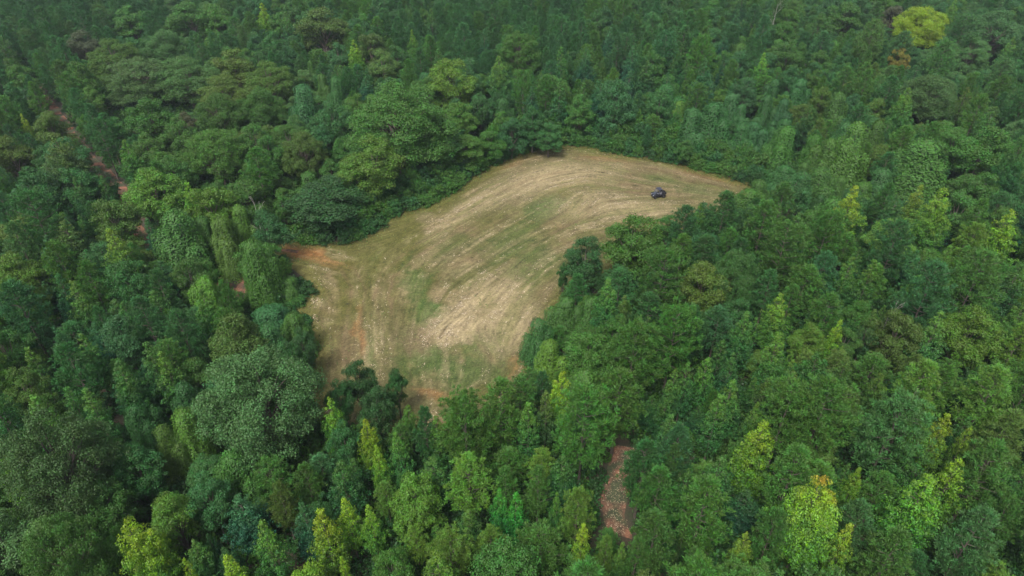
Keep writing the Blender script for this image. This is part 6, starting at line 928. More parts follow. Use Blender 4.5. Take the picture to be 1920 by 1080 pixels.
def vine_tree(seed, H=10.0, Rad=3.0, mat=None, towers=5):
    """tree buried under vines: rounded heads with leafy curtains falling in folds from each"""
    rng = np.random.default_rng(seed)
    cs, ns = [], []
    heads = []
    for i in range(towers):
        if i == 0: x, y, h, r = 0, 0, H, Rad * .42
        else:
            a = rng.uniform(0, 6.283); s = rng.uniform(.35, .85) * Rad
            x, y = s * math.cos(a), s * math.sin(a)
            h = H * rng.uniform(.42, .85); r = Rad * rng.uniform(.28, .46)
        heads.append((x, y, h, r))
        n = int(5600 * (r / 1.2) * (h / 8) / (towers / 5))
        # surface: dome top then skirt widening to the ground, with vertical folds
        u = rng.uniform(0, 1, n) ** .75
        a = rng.uniform(0, 6.283, n)
        ph = rng.uniform(0, 6, 3)
        fold = 1 + .13 * np.sin(a * 5 + ph[0]) + .09 * np.sin(a * 9 + ph[1] + u * 2) + .07 * np.sin(u * 14 + ph[2] + a * 2)
        capr = r * np.sin(np.clip(u / .25, 0, 1) * math.pi / 2)
        skirt = np.clip((u - .25) / .75, 0, 1)
        rr = (capr + skirt ** 1.5 * r * .9) * fold
        zz = np.where(u < .25, h - r * .8 * (1 - np.cos(np.clip(u / .25, 0, 1) * math.pi / 2)), (h - r * .8) * (1 - skirt))
        P = np.stack([x + rr * np.cos(a), y + rr * np.sin(a), np.maximum(zz, .1)], 1) + rng.normal(size=(n, 3)) * .10
        N = np.stack([np.cos(a), np.sin(a), np.where(u < .25, 1.4 - u * 3, .55)], 1)
        N = unit(N + rng.normal(size=(n, 3)) * .32)
        cs.append(P); ns.append(N)
    C = np.concatenate(cs); N = np.concatenate(ns)
    V = leaf_quads(C, N, .19, .85, rng)
    part1 = (V, rng.uniform(.25, .75, len(C)))
    # knots of young shoots on the heads
    kc = []
    for x, y, h, r in heads:
        for _ in range(9):
            a = rng.uniform(0, 6.283); t = rng.uniform(0, 1)
            kc.append((x + math.cos(a) * r * t, y + math.sin(a) * r * t, h - r * .6 * t * t + .05 - rng.uniform(0, 1.5) * (t > .8)))
    kc = np.array(kc)
    part2 = clump_leaves(kc, rng.uniform(.3, .55, len(kc)), 22, .22, .8, rng)
    limbs = [((x * .2, y * .2, h * .3), (x, y, h * .9), .08) for x, y, h, r in heads[1:]]
    return (crown_mesh("vine_mantle", [part1, part2], mat or M_LEAF), trunk_mesh("vine_trunk", H * .92, .2, limbs, M_BARK, rng, .2))

def bush(seed, H=3.2, Rad=2.0, mat=None):
    rng = np.random.default_rng(seed)
    cs, rs, stems = [], [], []
    for i in range(8):
        a = rng.uniform(0, 6.283); s = rng.uniform(.1, .65) * Rad
        x, y = s * math.cos(a), s * math.sin(a)
        h = H * rng.uniform(.55, 1.0) * (1 - .3 * s / Rad)
        r = Rad * rng.uniform(.38, .55)
        k = 13
        d = rng.normal(size=(k, 3)); d[:, 2] = np.abs(d[:, 2]); d = unit(d)
        cs.append(np.array([x, y, h - r * .6]) + d * r * (1, 1, .8) * rng.uniform(.6, 1, (k, 1))); rs.append(rng.uniform(.25, .45, k))
        k = 9
        a2 = rng.uniform(0, 6.283, k)
        cs.append(np.stack([x + np.cos(a2) * r, y + np.sin(a2) * r, rng.uniform(.1, max(.3, h - r), k)], 1)); rs.append(rng.uniform(.3, .5, k))
        stems.append(((0, 0, 0), (x, y, h * .75), .03))
    cs = np.concatenate(cs); rs = np.concatenate(rs)
    part = clump_leaves(cs, rs, 26, .165, .75, rng, up=.3)
    return (crown_mesh("shrub_foliage", [part], mat or M_LEAF), trunk_mesh("shrub_stem", H * .7, .05, stems, M_BARK, rng, .1))

SHAPES = {
    'P': [pine(11, Rad=2.4), pine(12, flat_top=.4), pine(13, Rad=2.8, flat_top=-.1), pine(14, Rad=2.1, flat_top=-.2), pine(15, flat_top=.9, Rad=2.8), pine(16, Rad=2.3, flat_top=-.25)],
    'S': [cone_tree(21), cone_tree(22, spires=2), cone_tree(23, spires=3, Rad=2.6), cone_tree(24, Rad=2.0), cone_tree(25, spires=2)],
    'H': [round_tree(31, lobes=20, lobe_r=.36), round_tree(32, lobes=26, lobe_r=.32), round_tree(33, lobes=18, lobe_r=.38), round_tree(34, Rad=3.0, H=11.5, lobes=24, lobe_r=.33), round_tree(35, lobes=32, lobe_r=.28)],
    'K': [round_tree(41, H=17, Rad=7, lobes=66, leaf=.20, per=32, cr=(.5, .85), lobe_r=.20, zb=.1), round_tree(42, H=17, Rad=7, lobes=64, leaf=.20, per=32, cr=(.5, .9), lobe_r=.23, zb=.1), round_tree(43, H=17, Rad=7, lobes=84, leaf=.19, per=31, cr=(.45, .75), lobe_r=.185, zb=.1)],
    'V': [vine_tree(51), vine_tree(52, towers=7), vine_tree(53, towers=4), vine_tree(54, towers=6)],
    'B': [bush(61), bush(62), bush(63)],
}
BASE = {'P': (13.0, 2.6), 'S': (12.5, 2.3), 'H': (11.0, 3.2), 'K': (17.0, 7.0), 'V': (10.0, 3.0), 'B': (3.2, 2.0)}
MAPLE = cone_tree(27, Rad=3.9, spires=5, mat=M_MAPLE)
WIDE = {'S': [cone_tree(28, Rad=3.5, spires=4), cone_tree(29, Rad=3.4, spires=3)], 'P': [pine(17, Rad=3.6, flat_top=.6), pine(18, Rad=3.5, flat_top=.9)]}
WIDE_R = {'S': 3.45, 'P': 3.55}

TINT = {'Y': (.185, .300, .013), 'M': (.140, .235, .017), 'J': (.125, .265, .016), 'E': (.052, .220, .020), 'L': (.080, .185, .022),
        'G': (.050, .138, .021), 'D': (.028, .090, .022), 'O': (.070, .136, .023), 'T': (.034, .118, .030), 'B': (.058, .144, .036),
        'R': (.074, .098, .050), 'N': (.060, .118, .030), 'A': (.165, .165, .030), 'Q': (.190, .290, .014)}
HUES = {'Y': 'yellow-green', 'M': 'mustard-green', 'J': 'lime-green', 'E': 'fresh green', 'L': 'light green', 'G': 'mid green', 'D': 'dark green',
        'O': 'olive', 'T': 'blue-green', 'B': 'grey-green', 'R': 'grey-brown', 'N': 'drab olive', 'A': 'amber', 'Q': 'yellow-green'}
NOUN = {'P': ('pine_tree', 'pine', 'pine tree'), 'S': ('poplar_tree', 'pointed poplar', 'poplar tree'), 'H': ('broadleaf_tree', 'broadleaf', 'broadleaf tree'),
        'K': ('oak_tree', 'spreading oak', 'oak tree'), 'V': ('vine_covered_tree', 'vine-draped tree', 'vine-covered tree'), 'B': ('shrub', 'shrub', 'shrub')}
GROUPS = {'P': 'pine trees in the woods', 'S': 'pointed poplars and sweetgums in the woods', 'H': 'broadleaf trees in the woods', 'K': 'spreading oaks',
          'V': 'trees draped in vines', 'B': 'shrubs fringing the mown field'}

def parse(row):
    f = row.split(',')
    k, c = f[0][0], f[0][1]
    s = int(f[0][2]) if len(f[0]) > 2 else 0
    return [k, c, s] + [float(v) for v in f[1:]]

# ------------------------------------------------------------------ ground
def soil_material():
    g = NT("forest_soil")
    tc = g.n("ShaderNodeTexCoord").outputs["Object"]
    n1 = g.n("ShaderNodeTexNoise", {"Scale": 0.35, "Detail": 6.0, "Vector": tc}).outputs["Fac"]
    n2 = g.n("ShaderNodeTexNoise", {"Scale": 4.0, "Detail": 4.0, "Vector": tc}).outputs["Fac"]
    c = g.ramp(n1, [(.35, (.030, .042, .016)), (.55, (.045, .040, .022)), (.72, (.07, .045, .028))])
    c = g.mix(0.5, c, g.ramp(n2, [(.3, (.25, .25, .25)), (.7, (1, 1, 1))]), 'MULTIPLY')
    b = g.n("ShaderNodeBump", {"Strength": .7, "Distance": .1, "Height": n2})
    return g.out(g.n("ShaderNodeBsdfPrincipled", {"Base Color": c, "Roughness": .95, "Normal": b.outputs[0]}).outputs[0])

xs = np.concatenate([[-4000, -1200, -600], np.arange(-320, 321, 8), [600, 1200, 4000]])
ys = np.concatenate([[-3000, -900, -300, -120], np.arange(-60, 381, 8), [500, 900, 2000, 5000]])
X, Y = np.meshgrid(xs, ys)
V = np.stack([X.ravel(), Y.ravel(), np.zeros(X.size)], 1)
nx = len(xs)
q = (np.arange(len(ys) - 1)[:, None] * nx + np.arange(nx - 1)[None, :]).ravel()
me = mesh_np("ground", V, np.stack([q, q + 1, q + nx + 1, q + nx], 1), 4, [soil_material()])
tag(link(bpy.data.objects.new("ground", me)), 'brown leaf-littered forest floor under the trees', kind='structure')

# ------------------------------------------------------------------ the mown field: colours, mowing streaks and ridges live on its mesh
STEP = 0.26
fx0, fx1 = min(p[0] for p in FIELD_EDGE) - 3, max(p[0] for p in FIELD_EDGE) + 3
fy0, fy1 = min(p[1] for p in FIELD_EDGE) - 3, max(p[1] for p in FIELD_EDGE) + 3
gx = np.arange(fx0, fx1, STEP); gy = np.arange(fy0, fy1, STEP)
GX, GY = np.meshgrid(gx, gy)
sd = dist_line(GX, GY, FIELD_EDGE, True) * np.where(inside(GX, GY, FIELD_EDGE), 1, -1)
rng = np.random.default_rng(5)

def blur(a, n):
    for _ in range(n):
        a = (np.roll(a, 1, 0) + np.roll(a, -1, 0) + a * 2) / 4
        a = (np.roll(a, 1, 1) + np.roll(a, -1, 1) + a * 2) / 4
    return a

def value_noise(scale, octaves=3, seed=0):
    r = np.random.default_rng(seed)
    out = np.zeros_like(GX); amp = 1; tot = 0
    for o in range(octaves):
        s = scale / 2 ** o
        T = r.uniform(-1, 1, (260, 260))
        u = (GX - fx0) / s; v = (GY - fy0) / s
        i, j = np.floor(u).astype(int), np.floor(v).astype(int)
        fu, fv = u - i, v - j
        fu = fu * fu * (3 - 2 * fu); fv = fv * fv * (3 - 2 * fv)
        i0, j0, i1, j1 = i % 260, j % 260, (i + 1) % 260, (j + 1) % 260
        out += amp * ((T[j0, i0] * (1 - fu) + T[j0, i1] * fu) * (1 - fv) + (T[j1, i0] * (1 - fu) + T[j1, i1] * fu) * fv)
        tot += amp; amp *= .55
    return out / tot

# direction of mowing, smoothly joined between the rows seen
c2 = np.zeros_like(GX); s2 = np.zeros_like(GX); w = np.zeros_like(GX)
for x, y, a in MOWING:
    k = 1 / ((GX - x) ** 2 + (GY - y) ** 2 + 6) ** 1.6
    c2 += k * math.cos(2 * a); s2 += k * math.sin(2 * a); w += k
ang = 0.5 * np.arctan2(s2, c2) + value_noise(9, 2, 3) * .08

def sample(A, x, y):
    i = np.clip((x - fx0) / STEP, 0, len(gx) - 1.001); j = np.clip((y - fy0) / STEP, 0, len(gy) - 1.001)
    i0 = i.astype(int); j0 = j.astype(int); fu = i - i0; fv = j - j0
    return (A[j0, i0] * (1 - fu) + A[j0, i0 + 1] * fu) * (1 - fv) + (A[j0 + 1, i0] * (1 - fu) + A[j0 + 1, i0 + 1] * fu) * fv

def smear(N, steps, h):
    """drag a noise along the mowing direction"""
    out = N.copy(); cnt = 1
    for sgn in (1, -1):
        x, y = GX.copy(), GY.copy(); pc, ps = np.cos(ang) * sgn, np.sin(ang) * sgn
        for _ in range(steps):
            x = x + pc * h; y = y + ps * h
            a = sample(np.cos(2 * ang), x, y); b = sample(np.sin(2 * ang), x, y)
            t = .5 * np.arctan2(b, a); nc, ns = np.cos(t), np.sin(t)
            fl = np.where(nc * pc + ns * ps < 0, -1, 1)
            pc, ps = nc * fl, ns * fl
            out += sample(N, x, y); cnt += 1
    out /= cnt
    out -= out.mean()
    return out / (out.std() + 1e-9)

fine = smear(rng.normal(size=GX.shape), 6, .26)
broad = smear(blur(rng.normal(size=GX.shape), 4), 22, .4)
broad = blur(broad, 1); broad /= broad.std()
rows = smear(blur(np.random.default_rng(8).normal(size=GX.shape), 2), 30, .35)
PAL = {'clay': (.35, .155, .075), 'olive': (.100, .098, .032), 'green': (.060, .108, .034), 'straw': (.315, .248, .172), 'tan': (.168, .116, .080)}
base = np.array((.125, .112, .060))
colr = np.ones(GX.shape + (3,)) * base
straw_w = np.full(GX.shape, .22); green_w = np.full(GX.shape, .18)
n_big, n_mid, n_sm = value_noise(14, 4, 11), value_noise(5, 4, 12), value_noise(1.6, 3, 13); n_fl = value_noise(.8, 2, 14)
def over(col, f):
    global colr
    colr = colr * (1 - f[..., None]) + np.array(PAL[col]) * f[..., None]
over('olive', np.clip(.25 + n_big * .9, 0, .6))
over('tan', np.clip(n_mid * 1.1, 0, .55))
for x, y, ax, ay, bx, by, code, st in PATCHES:
    det = ax * by - ay * bx
    dx, dy = GX - x + n_mid * 2.0, GY - y + n_mid * 2.0
    u = (dx * by - dy * bx) / det; v = (ax * dy - ay * dx) / det
    rr = np.sqrt(u * u + v * v) + n_mid * .35 + n_sm * .22
    rr += broad * .10 + fine * .06 + n_fl * .30
    f = np.clip((1.25 - rr) / .95, 0, 1); f = f * f * (3 - 2 * f) * st
    over(code, f)
    if code == 'straw': straw_w = np.maximum(straw_w, f)
    elif code == 'green': green_w = np.maximum(green_w, f); straw_w *= 1 - .3 * f
    elif code == 'olive': straw_w *= 1 - .75 * f
    elif code == 'clay': straw_w *= 1 - .8 * f; green_w *= 1 - f
# windrows of pale cuttings and greener rows between
over('straw', np.clip((broad - .1 + n_sm * .8) * .5, 0, .7) * np.clip(straw_w * 1.2, 0, 1))
over('olive', np.clip((-broad - .2) * .4, 0, .4) * (.35 + .65 * np.clip(straw_w * 1.5, 0, 1)))
over('green', np.clip((-broad - .3) * .35, 0, .6) * np.clip(green_w * 1.4, 0, 1))
over('straw', np.clip((rows - .7) * .9, 0, .9) * np.clip(straw_w * 1.6 + .12, 0, 1) * np.clip(.7 + n_sm * 1.4, 0, 1))
over('tan', np.clip((-rows - 1.0) * .5, 0, .6) * np.clip(straw_w * 1.4 + .1, 0, 1))
for L in RUTS:
    d = dist_line(GX + n_sm * .25, GY + n_sm * .25, L)
    over('tan', np.clip(1 - d / .5, 0, 1) * .55 * np.clip(.6 + n_mid, 0, 1))
# greener uncut fringe
over('olive', np.clip(1 - sd / 2.6 + n_mid * .4, 0, .8))
colr *= (1 + (.07 + .15 * np.clip(straw_w, 0, 1)) * fine + .16 * n_sm + .20 * n_fl + .10 * n_mid + .09 * rng.normal(size=GX.shape))[..., None]
colr = np.clip(colr * np.array((.79, .81, .73)), .02, .6)
hz = .035 + .03 * np.clip(rows, -1, 2) + .02 * np.clip(broad, -1.2, 2.2) + .018 * np.clip(fine, -2, 2) + .10 * n_big * .4
hz = np.where(sd < 0, 0.012, np.maximum(hz, .012) + np.clip(sd, 0, 1) * .03)
keepv = sd > -1.6
idx = -np.ones(GX.shape, int)
idx[keepv] = np.arange(keepv.sum())
qa, qb, qc, qd = idx[:-1, :-1], idx[:-1, 1:], idx[1:, 1:], idx[1:, :-1]
okq = (qa >= 0) & (qb >= 0) & (qc >= 0) & (qd >= 0)
faces = np.stack([qa[okq], qb[okq], qc[okq], qd[okq]], 1)
def field_material():
    g = NT("mown_field")
    vc = g.n("ShaderNodeAttribute", attribute_name="ground_colour").outputs["Color"]
    tc = g.n("ShaderNodeTexCoord").outputs["Object"]
    n = g.n("ShaderNodeTexNoise", {"Scale": 3.5, "Detail": 7.0, "Roughness": .7, "Vector": tc}).outputs["Fac"]
    n3 = g.n("ShaderNodeTexNoise", {"Scale": 11.0, "Detail": 3.0, "Vector": tc}).outputs["Fac"]
    c = g.mix(1.0, vc, g.ramp(n, [(.3, (.62, .62, .60)), (.7, (1.32, 1.30, 1.25))]), 'MULTIPLY')
    c = g.mix(1.0, c, g.ramp(n3, [(.3, (.75, .78, .72)), (.7, (1.2, 1.18, 1.15))]), 'MULTIPLY')
    b = g.n("ShaderNodeBump", {"Strength": .8, "Distance": .06, "Height": g.math('ADD', n, g.math('MULTIPLY', n3, .5))})
    return g.out(g.n("ShaderNodeBsdfPrincipled", {"Base Color": c, "Roughness": .95, "Specular IOR Level": .1, "Normal": b.outputs[0]}).outputs[0])
me = mesh_np("field", np.stack([GX[keepv], GY[keepv], hz[keepv]], 1), faces, 4, [field_material()], smooth=True)
a = me.attributes.new("ground_colour", 'FLOAT_COLOR', 'POINT')
cc = np.ones((keepv.sum(), 4), np.float32); cc[:, :3] = colr[keepv]
a.data.foreach_set("color", cc.ravel())
tag(link(bpy.data.objects.new("field", me)), 'mown clearing of straw, grass and bare clay ringed by woods', kind='structure')

def ground_h(x, y):
    return sample(hz, np.asarray(x, float), np.asarray(y, float))

# loose cut stems lying along the windrows
def scatter(n, weight, seed):
    r = np.random.default_rng(seed)
    x = r.uniform(fx0, fx1, n); y = r.uniform(fy0, fy1, n)
    ok = (r.uniform(0, 1, n) < sample(weight, x, y)) & (sample(sd, x, y) > .3)
    return x[ok], y[ok], r
def straw_material():
    g = NT("cut_straw")
    r = g.n("ShaderNodeNewGeometry").outputs["Random Per Island"]
    c = g.ramp(r, [(0, (.17, .125, .075)), (.5, (.31, .25, .16)), (1, (.50, .43, .31))])
    return g.out(g.n("ShaderNodeBsdfPrincipled", {"Base Color": c, "Roughness": .8, "Specular IOR Level": .2}).outputs[0])
def grass_material():
    g = NT("grass_blade")
    r = g.n("ShaderNodeNewGeometry").outputs["Random Per Island"]
    c = g.ramp(r, [(0, (.060, .110, .030)), (.6, (.110, .160, .045)), (1, (.20, .20, .075))])
    p = g.n("ShaderNodeBsdfPrincipled", {"Base Color": c, "Roughness": .7, "Specular IOR Level": .2})
    t = g.n("ShaderNodeBsdfTranslucent", {"Color": c})
    return g.out(g.n("ShaderNodeMixShader", {0: .25, 1: p.outputs[0], 2: t.outputs[0]}).outputs[0])
n_cl = value_noise(1.1, 2, 15)
wgt = np.clip(.35 + n_cl * 1.6, .05, 1.3) * np.clip(straw_w * 1.35 - .14, .015, 1) * np.clip(.08 + broad * .4 + rows * .35 + fine * .12, .02, 1) * .9
x, y, r = scatter(560000, wgt, 71)
n = len(x)
a = sample(np.cos(2 * ang), x, y); b = sample(np.sin(2 * ang), x, y)
t = .5 * np.arctan2(b, a) + r.normal(size=n) * .7
L = r.uniform(.12, .6, n) * np.where(r.uniform(0, 1, n) < .08, 1.5, 1); Wd = r.uniform(.03, .10, n)
z = ground_h(x, y) + r.uniform(.01, .07, n)
dx, dy = np.cos(t), np.sin(t)
tilt = r.normal(size=n) * .12
V = np.empty((n, 4, 3))
for k, (l, ww, up) in enumerate(((-.5, 0, 0), (.05, -.5, .02), (.5, 0, 0), (-.05, .5, .02))):
    V[:, k, 0] = x + dx * l * L - dy * ww * Wd
    V[:, k, 1] = y + dy * l * L + dx * ww * Wd
    V[:, k, 2] = z + tilt * l * L + up
# matted tufts of cuttings left along the windrows
wt = np.clip(rows - .55, 0, 1.6) * np.clip(straw_w * 1.3 - .16, .008, 1) * .75
x, y, r = scatter(70000, wt, 73)
n2 = len(x)
t = .5 * np.arctan2(sample(np.sin(2 * ang), x, y), sample(np.cos(2 * ang), x, y)) + r.normal(size=n2) * .5
z = ground_h(x, y) + r.uniform(.02, .09, n2)
L = r.uniform(.2, .75, n2); Wd = r.uniform(.05, .17, n2); tilt = r.normal(size=n2) * .1
V2 = np.empty((n2, 4, 3))
for k, (l, ww, up) in enumerate(((-.5, .1, 0), (.1, -.5, .03), (.5, -.1, 0), (-.15, .5, .03))):
    V2[:, k, 0] = x + np.cos(t) * l * L - np.sin(t) * ww * Wd
    V2[:, k, 1] = y + np.sin(t) * l * L + np.cos(t) * ww * Wd
    V2[:, k, 2] = z + tilt * l * L + up
V = np.concatenate([V, V2]); n += n2
me = mesh_np("straw", V.reshape(-1, 3), np.arange(n * 4), 4, [straw_material()])
tag(link(bpy.data.objects.new("straw", me)), 'pale cut straw lying in rows over the mown field', 'straw', kind='stuff')
N_STRAW = n
wg = np.clip(green_w * .7 + .10 + np.clip(1 - sd / 3, 0, 1) * .8, 0, 1) * np.clip(.55 - broad * .3, .1, 1)
x, y, r = scatter(110000, wg, 72)
n = len(x); a = r.uniform(0, 6.283, n); hgt = r.uniform(.06, .22, n) * (1 + 1.4 * np.clip(1 - sample(sd, x, y) / 1.8, 0, 1)); wd = r.uniform(.04, .10, n)
z = ground_h(x, y)
V = np.empty((n, 3, 3))
V[:, 0] = np.stack([x - np.cos(a) * wd, y - np.sin(a) * wd, z], 1)
V[:, 1] = np.stack([x + np.cos(a) * wd, y + np.sin(a) * wd, z], 1)
V[:, 2] = np.stack([x + r.normal(size=n) * .1, y + r.normal(size=n) * .1, z + hgt], 1)
me = mesh_np("grass", V.reshape(-1, 3), np.arange(n * 3), 3, [grass_material()])
tag(link(bpy.data.objects.new("grass", me)), 'short green grass regrowing in patches between the straw rows', 'grass', kind='stuff')

# ------------------------------------------------------------------ clay tracks through the woods
def track_material():
    g = NT("red_clay")
    tc = g.n("ShaderNodeTexCoord").outputs["Object"]
    n1 = g.n("ShaderNodeTexNoise", {"Scale": .45, "Detail": 5.0, "Vector": tc}).outputs["Fac"]
    n2 = g.n("ShaderNodeTexNoise", {"Scale": 2.6, "Detail": 7.0, "Roughness": .75, "Vector": tc}).outputs["Fac"]
    c = g.ramp(n1, [(.42, (.040, .050, .022)), (.53, (.110, .058, .036)), (.68, (.25, .115, .066))])
    c = g.mix(1.0, c, g.ramp(n2, [(.34, (.45, .42, .38)), (.5, (.95, .95, .95)), (.66, (1.45, 1.42, 1.35))]), 'MULTIPLY')
    b = g.n("ShaderNodeBump", {"Strength": .8, "Distance": .1, "Height": n2})
    return g.out(g.n("ShaderNodeBsdfPrincipled", {"Base Color": c, "Roughness": .95, "Normal": b.outputs[0]}).outputs[0])
M_CLAY = track_material()
def make_track(pts, half, seed):
    r = random.Random(seed)
    P = [Vector((x, y, 0)) for x, y in pts]
    dense = []
    for i in range(len(P) - 1):
        p0, p1, p2, p3 = P[max(i - 1, 0)], P[i], P[i + 1], P[min(i + 2, len(P) - 1)]
        m = max(2, int((p2 - p1).length / .8))
        for k in range(m):
            u = k / m
            dense.append(.5 * ((2 * p1) + (p2 - p0) * u + (2 * p0 - 5 * p1 + 4 * p2 - p3) * u * u + (3 * p1 - p0 - 3 * p2 + p3) * u ** 3))
    dense.append(P[-1])
    V, Fc = [], []
    for i, p in enumerate(dense):
        d = (dense[min(i + 1, len(dense) - 1)] - dense[max(i - 1, 0)]).normalized()
        nrm = Vector((-d.y, d.x, 0))
        hw = half * (1 + .18 * math.sin(i * .31) + r.uniform(-.1, .1))
        for u in (-1, -.72, -.5, -.25, 0, .25, .5, .72, 1):
            rut = -.05 if abs(abs(u) - .5) < .1 else (.03 if abs(u) < .3 else .0)
            q = p + nrm * hw * u
            V.append((q.x, q.y, .072 + rut + (0 if abs(u) < 1 else -.06)))
    for i in range(len(dense) - 1):
        for j in range(8):
            b = i * 9 + j
            Fc.append((b, b + 1, b + 10, b + 9))
    return mesh_np("track", V, Fc, 4, [M_CLAY], smooth=True)
tag(link(bpy.data.objects.new("track", make_track(TRACKS[0], 1.35, 1))), 'red clay track running through the upper left woods to the field', kind='structure')
tag(link(bpy.data.objects.new("track", make_track(TRACKS[1], 1.35, 2))), 'shady red clay track in the gap of the lower woods', kind='structure')

# straw and bark litter on the clearing of the lower track
def litter(line, half, n, seed):
    r = np.random.default_rng(seed)
    segs = list(zip(line, line[1:])); out = []
    lens = np.array([math.dist(a, b) for a, b in segs]); pick = r.choice(len(segs), n, p=lens / lens.sum())
    A = np.array([s[0] for s in segs])[pick]; B = np.array([s[1] for s in segs])[pick]
    t = r.uniform(0, 1, (n, 1)); P = A + (B - A) * t
    D = unit(B - A); P = P + np.stack([-D[:, 1], D[:, 0]], 1) * r.normal(size=(n, 1)) * half * .55
    return P, r
P, r = litter(TRACKS[1], 1.3, 800, 81)
n = len(P)
a = r.uniform(0, 6.283, n); L = r.uniform(.06, .26, n); Wd = r.uniform(.02, .07, n)
V = np.empty((n, 4, 3)); z = .09 + r.uniform(0, .06, n)
for k, (l, ww) in enumerate(((-.5, 0), (0, -.5), (.5, 0), (0, .5))):
    V[:, k, 0] = P[:, 0] + np.cos(a) * l * L - np.sin(a) * ww * Wd
    V[:, k, 1] = P[:, 1] + np.sin(a) * l * L + np.cos(a) * ww * Wd
    V[:, k, 2] = z + l * .05
me = mesh_np("bark_litter", V.reshape(-1, 3), np.arange(n * 4), 4, [straw_material()])
tag(link(bpy.data.objects.new("bark_litter", me)), 'pale bark and twig litter strewn on the lower clay track', 'litter', kind='stuff')

# ------------------------------------------------------------------ trees
def plant(k, c, s, x, y, h, r, turn, label, group, shape=None):
    name, noun, cat = NOUN[k]
    crown, trunk = shape or SHAPES[k][s % len(SHAPES[k])]
    h0, r0 = BASE[k]
    if shape: r0 = 3.9
    elif k in WIDE and r > r0 * 1.24:
        crown, trunk = WIDE[k][s % 2]; r0 = WIDE_R[k]
    e = empty(name, (x, y, 0), R(turn))
    tag(e, label, cat, group)
    sr, sh = r / r0, h / h0
    e.scale = (sr, sr, sh)
    rr = random.Random(int(x * 131 + y * 977))
    v = rr.uniform(.84, 1.16)
    t = TINT[c]
    for nm, m in (("trunk", trunk), ("foliage" if k == 'B' else "crown", crown)):
        o = bpy.data.objects.new(nm, m)
        o.parent = e
        o.color = (t[0] * v * rr.uniform(.88, 1.14), t[1] * v, t[2] * v * rr.uniform(.85, 1.2), 1)
        link(o)
    return e

named = []
for row, lm, lab in NAMED:
    k, c, s, x, y, h, r, turn = parse(row)
    plant(k, c, s, x, y, h, r, turn, lab, GROUPS[k], MAPLE if c == 'Q' else None)
    if lm: named.append((x, y, lm))
for x, y, lm in ((29.4, 122, 'the parked buggy'), (-34.0, 88.0, 'the clay mouth of the field'), (9.7, 45.5, 'the clay gap in the lower woods'), (12.5, 148, 'the far tip of the field'),
                 (0.5, 60.5, 'the lower end of the field'), (-48, 150, 'the upper clay track')):
    named.append((x, y, lm))

plain = [parse(r) for r in TREES.replace('\n', ';').split(';') if r]
def relation(x, y):
    best = min(named, key=lambda t: math.hypot(t[0] - x, t[1] - y))
    dx, dy = x - best[0], y - best[1]
    cell_ = 'behind' if dy > abs(dx) * 1.6 else 'in front of' if -dy > abs(dx) * 1.6 else \
            ('behind and ' if dy > abs(dx) * .5 else 'before and ' if -dy > abs(dx) * .5 else '') + ('right of' if dx > 0 else 'left of')
    return cell_ + ' ' + best[2], math.hypot(dx, dy)
buckets = {}
for i, t in enumerate(plain):
    k, c, s, x, y, h, r, turn = t
    h0, r0 = BASE[k]
    size = 'tall ' if h > h0 * 1.1 else 'low ' if h < h0 * .72 else ''
    width = 'slim ' if r / r0 < .8 else 'wide ' if r / r0 > 1.15 else ''
    rel, d = relation(x, y)
    buckets.setdefault((size + width + HUES[c] + ' ' + NOUN[k][1], rel), []).append((d, i))
labels = {}
ORD = ['nearest', 'second', 'third', 'fourth', 'fifth', 'sixth', 'seventh', 'eighth', 'ninth', 'tenth', 'eleventh', 'twelfth']
for (desc, rel), L in buckets.items():
    L.sort()
    for n, (d, i) in enumerate(L):
        if len(L) == 1: labels[i] = f"{desc} {rel}"
        elif n < len(ORD): labels[i] = f"{ORD[n]} {desc} {rel}"
        else: labels[i] = f"{desc} {rel}, farther off"
for i, l in labels.items():
    if len(l.split()) > 16 or len(l.split('-')) + len(l.split()) - 1 > 16:
        for a, b in (('and left of', 'left of'), ('and right of', 'right of'), ('behind left', 'left'), ('before left', 'left'), ('behind right', 'right'), ('before right', 'right'), ('slim ', ''), ('wide ', '')):
            if len(l.replace('-', ' ').split()) > 16: l = l.replace(a, b)
        labels[i] = l
for i, t in enumerate(plain):
    plant(*t, labels[i], GROUPS[t[0]])

